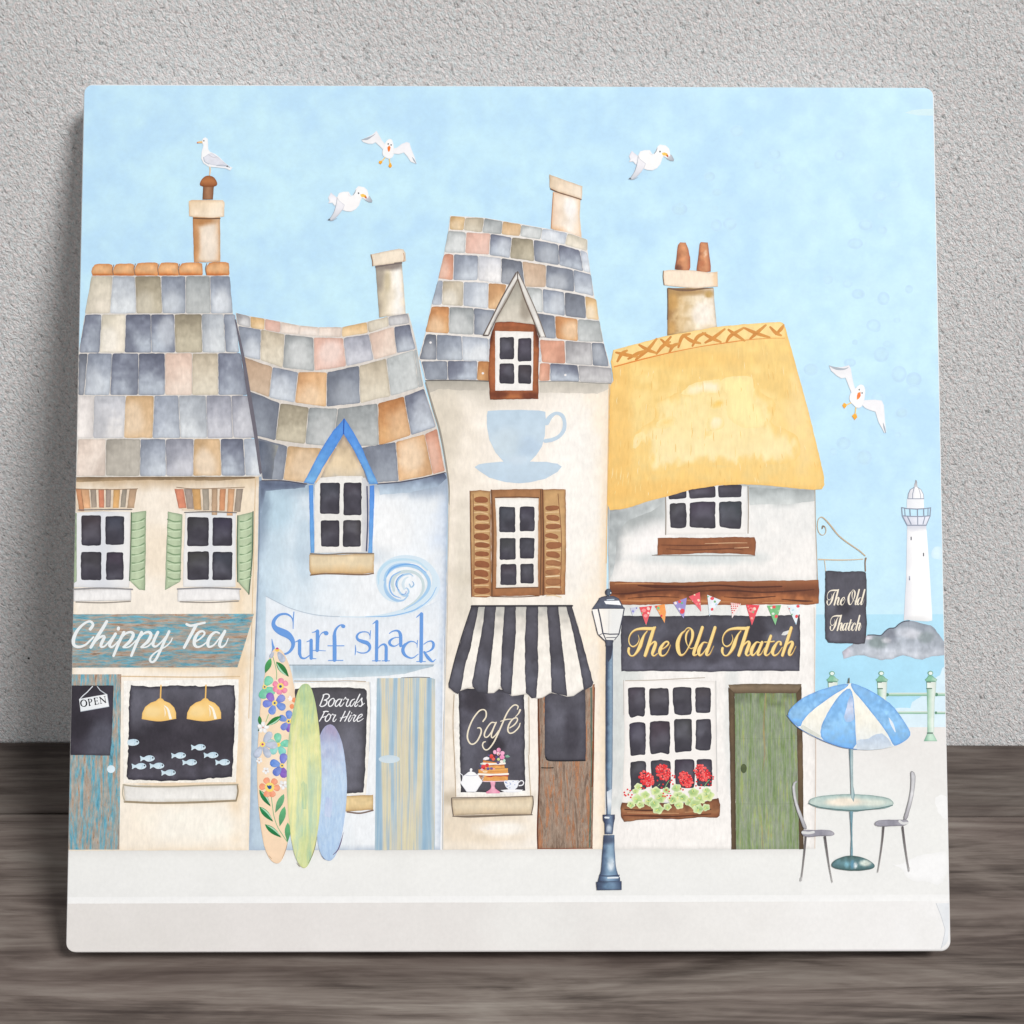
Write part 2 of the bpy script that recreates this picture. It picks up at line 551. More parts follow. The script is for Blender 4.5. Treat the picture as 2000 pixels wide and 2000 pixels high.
def wood_material():
    m, nt, b = nodes('weathered_dark_oak')
    co = obj_coord(nt)
    at = nt.nodes.new('ShaderNodeAttribute')
    at.attribute_name = 'board'
    off = nt.nodes.new('ShaderNodeVectorMath')
    off.operation = 'ADD'
    nt.links.new(co, off.inputs[0])
    nt.links.new(at.outputs['Vector'], off.inputs[1])
    c = off.outputs[0]
    g1 = noise(nt, c, (7, 95, 30), 5.0, 0.62, 1.6)            # soft figure along the boards
    g2 = noise(nt, c, (26, 330, 60), 5.0, 0.68, 1.2)
    g3 = noise(nt, c, (17, 60, 10), 4.0, 0.6, 0.8)          # weathered patches and old knots
    f = math_(nt, 'ADD', math_(nt, 'MULTIPLY', g1, 0.5), math_(nt, 'MULTIPLY', g2, 0.3))
    f = math_(nt, 'ADD', f, math_(nt, 'MULTIPLY', g3, 0.5))
    r = nt.nodes.new('ShaderNodeValToRGB')
    el = r.color_ramp.elements
    el.new(0.5)
    el.new(0.7)
    for e, (p, cc) in zip(el, [(0.49, (56, 48, 44)), (0.58, (98, 88, 82)), (0.67, (138, 127, 119)), (0.77, (166, 157, 148))]):
        e.position = p
        l = lin(cc)
        e.color = (l[0], l[1], l[2], 1)
    nt.links.new(f, r.inputs[0])
    hue = noise(nt, c, (16, 60, 20), 2.0, 0.5)
    col = mixc(nt, maprange(nt, hue, 0.35, 0.65, 0.0, 0.4), r.outputs['Color'], lin((126, 110, 104)))
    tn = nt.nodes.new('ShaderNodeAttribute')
    tn.attribute_name = 'tone'                               # own tone per board, the rear ones darkened as if shaded
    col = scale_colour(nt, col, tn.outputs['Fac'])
    nt.links.new(col, b.inputs['Base Color'])
    b.inputs['Roughness'].default_value = 0.62
    b.inputs['Specular IOR Level'].default_value = 0.25
    bm = nt.nodes.new('ShaderNodeBump')
    bm.inputs['Strength'].default_value = 0.25
    bm.inputs['Distance'].default_value = 0.0008
    nt.links.new(f, bm.inputs['Height'])
    nt.links.new(bm.outputs['Normal'], b.inputs['Normal'])
    return m

def tabletop():
    V, Fc, att, tone = [], [], [], []
    TN = [0.56, 0.80, 1.0, 1.1, 1.0, 1.05, 0.95, 1.0]  # low values at the rear paint in shade towards the wall
    ys = [0.0002, -0.0365, -0.142, -0.248, -0.354, -0.460, -0.566, -0.672, -0.778]
    rnd = random.Random(4)
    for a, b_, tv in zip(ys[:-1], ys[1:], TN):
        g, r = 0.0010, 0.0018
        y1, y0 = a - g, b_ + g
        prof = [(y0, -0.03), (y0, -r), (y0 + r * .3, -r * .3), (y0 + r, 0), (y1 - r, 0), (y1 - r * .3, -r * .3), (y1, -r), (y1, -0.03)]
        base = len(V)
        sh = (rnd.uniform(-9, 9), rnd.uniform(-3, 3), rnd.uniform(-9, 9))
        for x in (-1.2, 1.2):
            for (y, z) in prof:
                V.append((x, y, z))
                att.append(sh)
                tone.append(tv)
        m = len(prof)
        for i in range(m):
            j = (i + 1) % m
            Fc.append((base + i, base + j, base + m + j, base + m + i))
        Fc.append(tuple(base + i for i in range(m))[::-1])
        Fc.append(tuple(base + m + i for i in range(m)))
    o = plain_mesh('tabletop', V, Fc, wood_material())
    a = o.data.attributes.new('board', 'FLOAT_VECTOR', 'POINT')
    a.data.foreach_set('vector', np.array(att, np.float32).ravel())
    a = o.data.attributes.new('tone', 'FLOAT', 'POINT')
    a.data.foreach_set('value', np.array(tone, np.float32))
    o['kind'] = 'structure'
    o['label'] = 'weathered grey brown wooden boards under the tile'
    import bmesh
    bm = bmesh.new()
    bm.from_mesh(o.data)
    bmesh.ops.recalc_face_normals(bm, faces=bm.faces)
    bm.to_mesh(o.data)
    bm.free()
tabletop()

# ------------------------------------------------------------------ the tile body
def tile_body():
    m, nt, b = nodes('white_glazed_ceramic')
    co = obj_coord(nt)
    f = maprange(nt, noise(nt, co, (300, 300, 300), 3.0), 0.3, 0.7, 0.82, 0.86)
    cc = nt.nodes.new('ShaderNodeCombineColor')
    for i in range(3):
        nt.links.new(f, cc.inputs[i])
    nt.links.new(cc.outputs[0], b.inputs['Base Color'])
    b.inputs['Roughness'].default_value = 0.35
    b.inputs['Specular IOR Level'].default_value = 0.3
    def ring(inset, z):
        pts = []
        r = 0.0023
        for (cx, cy, a0) in ((W / 2 - r, H - r, 0), (-W / 2 + r, H - r, 90), (-W / 2 + r, r, 180), (W / 2 - r, r, 270)):
            for k in range(9):
                a = math.radians(a0 + 90 * k / 8)
                pts.append((cx + (r - inset) * math.cos(a), cy + (r - inset) * math.sin(a), z))
        return pts
    e = 0.0007
    prof = [(0.0006, 0), (0, 0.0006), (0, T - e)] + [(e * (1 - math.cos(t)), T - e + e * math.sin(t)) for t in (0.4, 0.8, 1.2, math.pi / 2)]
    V, Fc = [], []
    for (i, z) in prof:
        V += ring(i, z)
    k = 36
    for a in range(len(prof) - 1):
        for i in range(k):
            j = (i + 1) % k
            Fc.append((a * k + i, a * k + j, (a + 1) * k + j, (a + 1) * k + i))
    Fc.append(tuple(range(k))[::-1])
    Fc.append(tuple((len(prof) - 1) * k + i for i in range(k)))
    o = plain_mesh('tile_body', V, Fc, m)
    o.parent = tile
    for p in o.data.polygons:
        p.use_smooth = len(p.vertices) == 4
tile_body()
# ------------------------------------------------------------------ pigments
DK, DKE, DKL = (76, 73, 83), (46, 43, 52), (104, 103, 114)      # painted window dark
CREAM, WHITE = (248, 240, 228), (250, 248, 245)

def dark(b=None, s=0.7):
    r = random.Random(nseed())
    return wash((70 + r.uniform(-8, 6), 67 + r.uniform(-8, 6), 76 + r.uniform(-8, 6)), (84, 82, 92), edge=DKE, ew=3.2, es=0.75, mot=0.16, ms=13,
                blobs=[(r.uniform(.25, .75), r.uniform(.2, .7), .4, .3, b or DKL, s * r.uniform(.3, .9)), (r.uniform(.2, .8), r.uniform(.6, 1), .5, .25, (52, 49, 58), .5)])

def rect(x0, y0, x1, y1): return [(x0, y0), (x1, y0), (x1, y1), (x0, y1)]

def panes(sh, reg, quads, dl, b=None):
    for q in quads:
        q = np.array(R(reg, rect(*q) if len(q) == 4 and not isinstance(q[0], tuple) else q))
        pts = []
        for i in range(len(q)):
            p0, p1, p2 = q[i - 1], q[i], q[(i + 1) % len(q)]
            d0, d1 = p0 - p1, p2 - p1
            if abs(np.dot(d0, d1)) > 0.5 * np.linalg.norm(d0) * np.linalg.norm(d1):
                pts.append(p1)
                continue
            f0, f1 = min(.3, 3.4 / np.linalg.norm(d0)), min(.3, 3.4 / np.linalg.norm(d1))
            pts += [p1 + d0 * f0, p1 + (d0 * f0 + d1 * f1) * .27, p1 + d1 * f1]
        sh.fill(pts, dark(b), dl, res=5, wob=0.9)

# roof slates: pairs of pigments (first brushed at the top, second at the bottom)
SL = dict(b=((132, 142, 164), (196, 206, 218)), B=((92, 98, 124), (182, 194, 210)), d=((104, 112, 132), (136, 146, 162)), D=((86, 92, 108), (112, 120, 136)),
          l=((168, 176, 188), (220, 226, 230)), L=((186, 196, 214), (226, 232, 238)), g=((150, 156, 158), (186, 190, 188)), G=((178, 184, 184), (208, 212, 210)),
          t=((196, 180, 154), (226, 214, 190)), c=((216, 206, 184), (240, 228, 208)), k=((150, 138, 114), (202, 190, 162)), K=((158, 150, 138), (180, 172, 158)),
          o=((206, 146, 92), (236, 190, 136)), O=((188, 116, 60), (228, 168, 104)), y=((222, 176, 116), (240, 206, 156)), p=((238, 204, 184), (246, 224, 206)), P=((236, 184, 164), (240, 196, 178)),
          r=((216, 144, 114), (226, 160, 128)), w=((208, 210, 220), (240, 236, 234)), W=((238, 230, 226), (248, 240, 234)), n=((196, 162, 132), (212, 182, 152)),
          e=((234, 212, 196), (246, 230, 216)), s=((170, 166, 170), (206, 204, 204)), m=((150, 152, 170), (206, 206, 216)), T=((214, 172, 122), (226, 188, 142)))

def slate(code):
    r = random.Random(nseed())
    a, b_ = SL[code]
    j = r.uniform(-7, 7)
    def soft(c, k):
        m = sum(c) / 3
        w_ = 1.06 if c[0] > c[2] else 0.86                  # warm slates keep their warmth
        return tuple((m + (x - m) * w_) * (1 - k) + 236 * k + j for x in c)
    a = soft(a, 0.18); b_ = soft(b_, 0.24)
    dk = tuple(x * 0.76 for x in a)
    lt = tuple(x + (250 - x) * 0.5 for x in b_)
    lt = tuple(x + (250 - x) * 0.35 for x in b_)
    bl = []
    if r.random() < .6:
        bl.append((r.choice((-.05, 1.05)), r.uniform(.2, .9), .5, r.uniform(.4, .9), tuple(x * 0.88 for x in a), r.uniform(.3, .7)))
    if r.random() < .45:
        bl.append((r.uniform(.3, .7), r.uniform(.45, .8), .4, .4, lt, r.uniform(.4, .9)))
    return wash((0, tuple(x * .92 for x in a)), (.3, tuple(.7 * p + .3 * q for p, q in zip(a, b_))), (.8, b_), (1, tuple(.85 * p + .15 * q for p, q in zip(b_, a))),
                axis=r.choice('vvvvd'), edge=dk, ew=2.2, es=0.42, mot=0.045, ms=9, blobs=bl, warp=0.2)

def inset(q, g):
    q = np.array(q, float)
    c = q.mean(0)
    d = c - q
    return q + np.sign(d) * g

def row(sh, reg, top, bot, codes, dl, tw=None):
    for i, c in enumerate(codes):
        if c == '-':
            continue
        q = R(reg, [top[i], top[i + 1], bot[i + 1], bot[i]])
        q = inset(q, 0.42)
        a, b_, c_, d = q
        k = 0.09                                          # knock the corners off
        pts = []
        for p0, p1, p2 in ((d, a, b_), (a, b_, c_), (b_, c_, d), (c_, d, a)):
            f0 = min(0.22, 3.2 / (np.linalg.norm(p0 - p1) + 1e-6)); f1 = min(0.22, 3.2 / (np.linalg.norm(p2 - p1) + 1e-6))
            pts += [p1 + (p0 - p1) * f0, p1 + ((p0 - p1) * f0 + (p2 - p1) * f1) * 0.28, p1 + (p2 - p1) * f1]
        sh.fill(pts, slate(c), dl, res=5, wob=0.75)

def ys(xs, y): return [(x, y) for x in xs]

# ------------------------------------------------------------------ sky, sea, pavement
def round_sheet(y0, y1, top=False, bottom=False):
    pts = []
    r = 16
    xl, xr = XL, XR
    if top:
        pts += [(xl(y0) + r, y0 + 0.5), ((xl(y0) + xr(y0)) / 2, y0 + 4.2), (xr(y0) - r, y0 + 8.4)]
        pts += [(xr(y0) - r + r * math.sin(a), y0 + 8.6 + r - r * math.cos(a)) for a in (0.4, 0.8, 1.2, 1.57)]
    else:
        pts += [(xl(y0), y0), (xr(y0), y0)]
    if bottom:
        pts += [(xr(y1) - r + r * math.cos(a), y1 - r + r * math.sin(a)) for a in (0, 0.4, 0.8, 1.2, 1.57)]
        pts += [(xl(y1) + r - r * math.sin(a), y1 - r + r * math.cos(a)) for a in (0, 0.4, 0.8, 1.2, 1.57)]
    else:
        pts += [(xr(y1), y1), (xl(y1), y1)]
    if top:
        pts += [(xl(y0) + r - r * math.cos(a), y0 + r - r * math.sin(a)) for a in (0, 0.4, 0.8, 1.2)]
    return pts

sky = Sheet('printed_sky', tile, M_SKY, 1, 'pale blue mottled watercolour sky')
def sky_paint(P, uv, D):
    a = fbm(P[:, 0] / 120, P[:, 1] / 120, 5, 4)
    b_ = fbm(P[:, 0] / 34, P[:, 1] / 34, 9, 3)
    t = np.clip((a - 0.5) * 1.5 + (b_ - 0.5) * 1.5 + 0.5, 0, 1)[:, None]
    c = np.array([192, 228, 252.0]) * (1 - t) + np.array([206, 241, 254.0]) * t
    v = np.clip((P[:, 0] - 1100) / 600, 0, 1)[:, None] * np.clip((1000 - P[:, 1]) / 800, 0, 1)[:, None]
    v = v * np.clip((fbm(P[:, 0] / 50, P[:, 1] / 50, 31, 2) - 0.45) * 4, 0, 1)[:, None]
    c = c * (1 - 0.35 * v) + np.array([186, 218, 248.0]) * 0.35 * v
    lo = np.clip((P[:, 1] - 850) / 300, 0, 1)[:, None] * 0.3
    return c * (1 - lo) + np.array([206, 238, 252.0]) * lo
sky.fill(round_sheet(167.2, 1215, top=True), sky_paint, 0, res=8, wob=0)
sky.fr('px', [(1762, 224), (1776, 219), (1800, 216.5), (1819, 216), (1819, 230), (1790, 229)], flat((212, 238, 244)), 0.6, wob=.4)
for q in ([(1818, 1075), (1826, 1068), (1838, 1070), (1839, 1096), (1824, 1093), (1816, 1088)], [(1828, 712), (1836, 700), (1833, 726)]):
    sky.fill(q, wash((218, 241, 252), edge=(206, 236, 251), ew=3, es=.6), 0.6, wob=1.2, smooth=1)
rr = random.Random(8)
for i in range(78):                                           # blooms of wet paint
    x, y = rr.uniform(1280, 1800), rr.uniform(250, 900)
    if x < 1560 and y > 480: continue
    r0 = rr.uniform(6, 16)
    sky.dot(x, y, r0, r0 * rr.uniform(.7, 1.1), wash((189, 221, 248), mot=.03, blobs=[(.5, .5, .4, .4, (200, 234, 251), .95)], fade=((198, 232, 251), 3.5)), 0.55 + 0.02 * (i % 12), res=4)
sky.done()

sea = Sheet('printed_sea', tile, M_PALE, 2, 'brighter blue strip of sea beside the lighthouse')
sea.fill([(1560, 1201), (XR(1201), 1201), (XR(1424), 1424), (1560, 1424)],
         wash((184, 230, 250), (176, 226, 249), (184, 230, 250), mot=.03, ms=30), 0, res=9, wob=0)
sea.fill([(1846, 1302), (1838, 1306), (1834, 1320), (1818, 1330), (1812, 1352), (1798, 1360), (1780, 1372), (1776, 1384), (1752, 1383), (1738, 1386),
          (1728, 1392), (1722, 1424), (XR(1424), 1424), (XR(1302), 1302)], wash((216, 240, 252), (224, 243, 252), mot=.02), 0.5, wob=1.2)
sea.done()

pave = Sheet('printed_pavement', tile, M_PALE, 2.6, 'off white pavement with a pale kerb line')
pave.fill([(1560, 1421), (XR(1421), 1421), (XR(1750), 1750), (1560, 1750)], wash((236, 233, 230), (240, 240, 237), (241, 241, 239), mot=.015, ms=60), 0, res=12, wob=0)
pave.fill([(XL(1654), 1654), (1565, 1654), (1565, 1750), (XL(1750), 1750)],
          wash((0, (229, 228, 225)), (.12, (236, 235, 232)), (.2, (241, 241, 238)), (1, (240, 240, 238)), mot=.012, ms=60, warp=.02), 0.3, res=10, wob=0)
for q in ([(1738, 1686), (1752, 1690), (1766, 1684), (1790, 1672), (1812, 1668), (1834, 1662), (1850, 1664), (1853, 1700), (1836, 1730), (1810, 1722), (1786, 1722), (1768, 1712), (1758, 1696)],):
    pave.fill(q, wash((249, 249, 249), mot=.01, edge=(243, 243, 242), ew=5, es=.8), 0.8, wob=2.4, smooth=1)
for q in ([(1820, 1560), (1836, 1552), (1850, 1556), (1851, 1600), (1836, 1598)],):
    pave.fill(q, wash((247, 247, 246), mot=.01), 0.8, wob=2, smooth=1)
pave.done()
road = Sheet('printed_road', tile, M_PALE, 3.4, 'pale warm grey road strip along the bottom edge')
road.fill(round_sheet(1758, 1853.6, bottom=True), wash((229, 225, 221), (231, 227, 224), (233, 230, 227), (238, 236, 233), (244, 243, 242), axis='u', mot=.012, ms=80, warp=.1,
          blobs=[(.53, .4, .06, .7, (238, 237, 234), .7)]), 0, res=9, wob=0)
road.fill([(XL(1747), 1747), (XR(1747), 1747), (XR(1760), 1760), (XL(1760), 1760)], wash((245, 245, 244), (249, 249, 248), mot=.006), 0.5, wob=0.3)
road.fill([(1828, 1764), (1836, 1785), (1842, 1805), (1844.5, 1816), (1842, 1832), (1838, 1851), (1846, 1845), (1851, 1836), (1852.5, 1800), (1852, 1764)], wash((240, 242, 244), (232, 235, 239), axis='u'), 0.6, wob=0)
road.line([(1827, 1764), (1836, 1787), (1842, 1806), (1844.5, 1817), (1842, 1832), (1837, 1852)], 1.1, (206, 209, 214), 0.8)
road.done()

# ------------------------------------------------------------------ island and lighthouse
isl = Sheet('printed_island', tile, M_ROOF, 4, 'grey rocky islet under the lighthouse')
isl.fr('b', [(320, 1590), (420, 1510), (520, 1440), (690, 1350), (780, 1345), (880, 1350), (930, 1300), (1000, 1250), (1080, 1240), (1140, 1190), (1210, 1150), (1290, 1140), (1400, 1160),
             (1500, 1190), (1600, 1210), (1650, 1250), (1720, 1340), (1780, 1420), (1815, 1460), (1815, 1640), (1720, 1650), (1600, 1660), (1480, 1700), (1380, 1690), (1290, 1660), (1200, 1640),
             (1120, 1660), (1040, 1700), (880, 1710), (760, 1680), (640, 1640), (520, 1640), (340, 1690)],
       wash((156, 164, 176), (164, 172, 182), (188, 195, 206), (204, 209, 218), mot=.12, ms=12, warp=.25, edge=(120, 126, 140), es=.35,
            blobs=[(.45, .38, .09, .2, (122, 126, 138), .7), (.62, .3, .1, .14, (206, 210, 220), .8), (.7, .36, .1, .12, (214, 216, 224), .8), (.34, .55, .1, .16, (128, 142, 142), .8), (.82, .42, .08, .14, (134, 146, 148), .7),
                   (.25, .42, .05, .07, (226, 222, 230), .9), (.43, .5, .05, .06, (214, 214, 220), .8), (.02, .75, .06, .2, (206, 200, 212), .7)]), 0, res=4, wob=1.0)
isl.lr('b', [(690, 1348), (780, 1345), (880, 1352), (940, 1295), (1000, 1252), (1080, 1242), (1140, 1190), (1210, 1152), (1290, 1142)], 16, (84, 92, 106), 0.5)
isl.done()

lh = Sheet('printed_lighthouse', tile, M_INK, 5, 'white painted lighthouse standing on the grey islet')
lh.fr('L', [(1255, 770), (1478, 770), (1500, 1050), (1525, 1400), (1548, 1790), (1550, 1880), (1500, 1890), (1330, 1880), (1260, 1870), (1218, 1880), (1222, 1790), (1245, 1400), (1250, 1050)],
      wash((226, 226, 234), (254, 254, 254), (255, 255, 255), (254, 254, 255), axis='u', mot=.01, ms=20, warp=.08, blobs=[(.5, .0, .7, .05, (214, 216, 228), .8), (.4, 1, .5, .06, (214, 214, 216), .5)]), 0, res=5, wob=.2)
lamp_room = Sheet('lantern_room', None, M_INK, 6)
lamp_room.fr('L', [(1265, 455), (1262, 400), (1290, 345), (1340, 318), (1372, 318), (1420, 350), (1445, 410), (1448, 455)], wash((222, 222, 230), (252, 252, 254), (250, 250, 252), axis='u', mot=.02), 0, res=4, wob=0)
lamp_room.fr('L', [(1252, 456), (1448, 456), (1452, 570), (1250, 570)], wash((236, 238, 244), (253, 253, 254), axis='u', mot=.01), 0, res=4, wob=0)
lamp_room.fr('L', [(1195, 655), (1525, 655), (1475, 765), (1255, 765)], wash((206, 208, 224), (232, 234, 244), (224, 228, 240), axis='u'), 0.2, res=4, wob=0)
LG = (146, 154, 174)
for pts, w in (([(1262, 455), (1268, 400), (1290, 350), (1340, 320)], 9), ([(1448, 455), (1445, 405), (1415, 348), (1372, 320)], 5), ([(1318, 455), (1318, 400), (1335, 330)], 9), ([(1412, 455), (1408, 400), (1385, 325)], 5), ([(1262, 456), (1448, 456)], 9),
               ([(1190, 558), (1250, 570), (1370, 576), (1470, 570), (1530, 562)], 11), ([(1200, 655), (1300, 662), (1420, 664), (1525, 655)], 12), ([(1190, 558), (1198, 655), (1255, 765)], 12), ([(1530, 562), (1522, 660), (1478, 765)], 10),
               ([(1225, 565), (1232, 655)], 9), ([(1285, 570), (1292, 655)], 12), ([(1375, 575), (1378, 755)], 11), ([(1448, 570), (1450, 655)], 11), ([(1500, 566), (1498, 655)], 8), ([(1258, 665), (1300, 752)], 14), ([(1462, 665), (1440, 752)], 11), ([(1255, 766), (1478, 766)], 13)):
    lamp_room.lr('L', pts, w, LG, 0.6, smooth=False)
lamp_room.fr('L', [(1332, 318), (1338, 285), (1348, 262), (1352, 235), (1362, 240), (1372, 265), (1370, 290), (1378, 318)], wash((150, 150, 158), (226, 226, 230)), 0.8, res=4, wob=0)
for (x, y) in ((1301, 920), (1446, 1108)):
    lh.fr('L', rect(x - 6, y - 20, x + 7, y + 20), flat((78, 80, 96)), 0.5, wob=0)
lh.fr('L', rect(1276, 1358, 1290, 1408), wash((190, 196, 210), (110, 116, 136)), 0.5, wob=0)
lho = lh.done()
lamp_room.parent = lho
lamp_room.done()

# ------------------------------------------------------------------ railing
rail = Sheet('printed_railing', tile, M_INK, 5.5, 'mint green seafront railing behind the parasol')
GR, GRD, GRL = (160, 206, 178), (104, 156, 130), (222, 240, 228)
for (x0, x1, y, h_) in ((1734, 1811, 1357, 6.5), (1824, 1845, 1357, 6.5), (1752, 1811, 1392.5, 5), (1824, 1845, 1393, 5)):
    rail.fill(rect(x0, y - h_ / 2, x1, y + h_ / 2), wash((234, 236, 230), (196, 222, 204), GR, (116, 166, 140)), 0, res=4, wob=.2)
for x in (1731, 1827):
    rail.dot(x, 1357.5, 3, 3.6, (96, 144, 118), 0.5)
rail.dot(1826, 1393, 2.4, 3, (104, 150, 124), 0.5)
rob = rail.done()
for i, (dx, full) in enumerate(((-96.0, 0), (0, 1), (95.8, 2))):
    p = Sheet('railing_post', rob, M_INK, 6.2)
    def sh_(pts): return [(x + dx, y) for x, y in R('i', pts)]
    body = [(132, 390), (375, 390), (368, 540), (345, 900), (338, 1590), (160, 1590), (160, 1100), (142, 560)]
    if full == 2:
        p.fill(sh_([(140, 390), (372, 390), (366, 560), (330, 900), (322, 1590), (165, 1590), (165, 1100), (148, 560)]), wash((120, 172, 146), (196, 224, 204), (236, 244, 236), (216, 226, 216), axis='u', edge=GRD, ew=1.4, es=.3), 0, res=4, wob=.2)
        p.fill(sh_([(165, 1590), (290, 1590), (395, 1790), (80, 1790)]), wash((120, 174, 146), (206, 234, 214), (180, 218, 194), axis='u', edge=GRD, ew=1.6, es=.4), 0.3, res=4, wob=.3)
        p.line(sh_([(165, 1600), (280, 1600)]), 2.6, (96, 118, 108), 0.5)
    else:
        p.fill(sh_([(132, 390), (372, 390), (366, 560), (345, 850), (155, 850), (142, 560)]), wash((120, 172, 146), (196, 224, 204), (240, 246, 240), (216, 226, 216), axis='u', edge=GRD, ew=1.4, es=.3), 0, res=4, wob=.2)
    p.fill(sh_([(155, 400), (330, 400), (330, 540), (155, 540)]), wash((238, 246, 238), (226, 232, 222), axis='u'), 0.3, res=4, wob=.3)
    p.fill(sh_([(100, 340), (150, 300), (185, 245), (280, 245), (330, 300), (395, 340), (370, 385), (130, 385)]), wash((150, 204, 172), (136, 194, 162), (214, 234, 220), axis='u', edge=(84, 138, 112), ew=1.5, es=.55), 0.5, res=4, wob=.2)
    p.line(sh_([(140, 385), (345, 388)]), 1.3, (100, 150, 126), 0.7)
    p.line(sh_([(145, 405), (240, 405)]), 1.6, (110, 130, 120), 0.7)
    p.line(sh_([(148, 552), (260, 552)]), 2.2, (100, 128, 114), 0.7)
    p.dot(*sh_([(232, 190)])[0], 5.6, 4.6, (124, 172, 148), 0.7)
    p.dot(*sh_([(236, 194)])[0], 3.8, 3.2, (238, 248, 240), 0.8)
    p.done()

# ------------------------------------------------------------------ fish and chip shop (leftmost house)
def trim(pts):
    return [(max(x, XL(y) + 0.0), y) for x, y in pts]

fish = Sheet('printed_fish_shop', tile, M_WASH, 7, 'leftmost painted shop with cream walls, slate roof and teal sign')
fish.fill(trim([(140, 920), (507, 920), (505, 1100), (497, 1400), (490, 1657), (120, 1657)]),
          wash((250, 238, 222), (251, 242, 229), (252, 243, 230), (251, 240, 223), mot=.03, ms=30, edge=(234, 212, 182), ew=6, es=.4,
               blobs=[(.5, 0, .8, .045, (205, 180, 148), .9), (.93, .25, .06, .3, (240, 220, 190), .6), (.6, .22, .35, .08, (244, 224, 196), .45), (.88, .62, .05, .35, (240, 210, 170), .6), (.62, .5, .3, .03, (240, 214, 176), .7), (.62, .84, .3, .035, (236, 206, 168), .6), (.66, .93, .26, .05, (254, 249, 238), .8)]), 0, res=8, wob=.4)
fish.fill(trim([(140, 928), (500, 928), (499, 933), (420, 938), (300, 936), (140, 940)]), wash((120, 100, 78), (176, 150, 118), mot=.15, ms=20), 0.5, res=4, wob=.8)
for pts, w in (([(500, 930), (494, 1200), (488, 1400)], 1.6), ([(240, 1318), (380, 1320), (470, 1319)], 2.4)):
    fish.line(pts, w, (222, 194, 156), 0.6)
fo = fish.done()

roof = Sheet('roof', fo, M_ROOF, 8.2)
roof.fill(trim([(181, 538), (448, 538), (462, 680), (478, 790), (497, 880), (511, 930), (130, 930), (150, 780), (155, 690), (168, 612)]), wash((222, 216, 210), (228, 222, 214), mot=.06), 0, res=10, wob=.4)
cap = 'OOOooO'
capx = [(160, 328), (326, 496), (494, 682), (678, 842), (838, 1026), (1050, 1234)]
for i, (a, b_) in enumerate(capx):
    y0 = (142, 140, 132, 132, 134, 130)[i]
    roof.fr('A', [(a + 8, y0 + 30), (a + 25, y0 + 6), (a + 60, y0), (b_ - 30, y0), (b_ - 6, y0 + 8), (b_, y0 + 90), (b_ - 6, 234), (a + 10, 234), (a, 200)],
            wash((228, 164, 110), (234, 184, 136), (222, 154, 98), mot=.12, ms=9, edge=(190, 116, 64), ew=2.6, es=.55, blobs=[(.5, .35, .3, .3, (240, 190, 140), .6), (.3, .95, .6, .15, (198, 108, 56), .7)]), 0.8, res=4, wob=.6)
    if i: roof.lr('A', [(a + 8, y0 + 12), (a - 2, y0 + 50), (a + 6, 230)], 7, (150, 120, 100), 1.2)
def left(y): return (XL(480 + y / 4) - 140) * 4
row(roof, 'A', ys([160, 325, 500, 700, 893, 1083, 1238], 238), ys([110, 305, 510, 712, 895, 1090, 1262], 530), 'clkbgb', 0.6)
row(roof, 'A', ys([112, 242, 430, 622, 805, 1018, 1188, 1278], 535), ys([max(65, left(835)), 225, 420, 630, 815, 1025, 1205, 1315], 835), 'BcBBklb', 0.6)
row(roof, 'A', ys([left(835), 135, 325, 530, 735, 945, 1145, 1322], 838), ys([left(1165), 105, 305, 525, 735, 945, 1150, 1378], 1165), 'DbBBptB', 0.6)
row(roof, 'A', ys([left(1170), 185, 430, 650, 840, 1055, 1250, 1382], 1168), ys([left(1500), 175, 415, 640, 855, 1065, 1265, 1448], 1500), 'WwTblmm', 0.6)
row(roof, 'A', ys([left(1505) + 10, 275, 545, 740, 960, 1165, 1345, 1450], 1505), ys([left(1795), 275, 540, 745, 955, 1175, 1360, 1484], 1795), 'eKbmTBL', 0.6)
roof.done()

ch = Sheet('chimney', fo, M_WASH, 7.6)
ch.fr('Q', [(1070, 1135), (1275, 1135), (1278, 1475), (1180, 1480), (1080, 1478)], wash((206, 152, 106), (240, 220, 196), (244, 228, 210), (232, 196, 160), axis='u', edge=(170, 112, 66), ew=3, es=.5, mot=.06,
      blobs=[(.3, .08, .6, .12, (190, 134, 84), .9), (.1, .6, .14, .5, (204, 148, 98), .8), (.6, .6, .3, .4, (246, 232, 216), .8)]), 0, res=4, wob=.4)
ch.fr('Q', [(1040, 1020), (1060, 1010), (1295, 1012), (1308, 1030), (1306, 1135), (1230, 1145), (1110, 1142), (1042, 1132)], wash((240, 214, 180), (250, 230, 204), (252, 240, 222), axis='d', edge=(196, 152, 110), ew=2.5, es=.45, mot=.04), 0.5, res=4, wob=.5)
ch.lr('Q', [(1075, 1148), (1180, 1152), (1275, 1150)], 8, (110, 82, 64), 0.8)
ch.done()
pot = Sheet('chimney_pot', fo, M_WASH, 8.6)
pot.fr('Q', [(1148, 900), (1228, 900), (1222, 1008), (1142, 1008)], wash((134, 92, 66), (176, 130, 98), (140, 98, 72), axis='u', edge=(96, 60, 40), es=.5, ew=2), 0, res=4, wob=.3)
pot.fr('Q', [(1118, 900), (1130, 860), (1160, 832), (1190, 826), (1225, 836), (1250, 870), (1256, 900), (1225, 912), (1150, 912)], wash((178, 112, 70), (190, 124, 78), (150, 90, 56), edge=(120, 68, 38), es=.55, ew=2.4, mot=.08), 0.5, res=4, wob=.3, smooth=1)
pot.done()

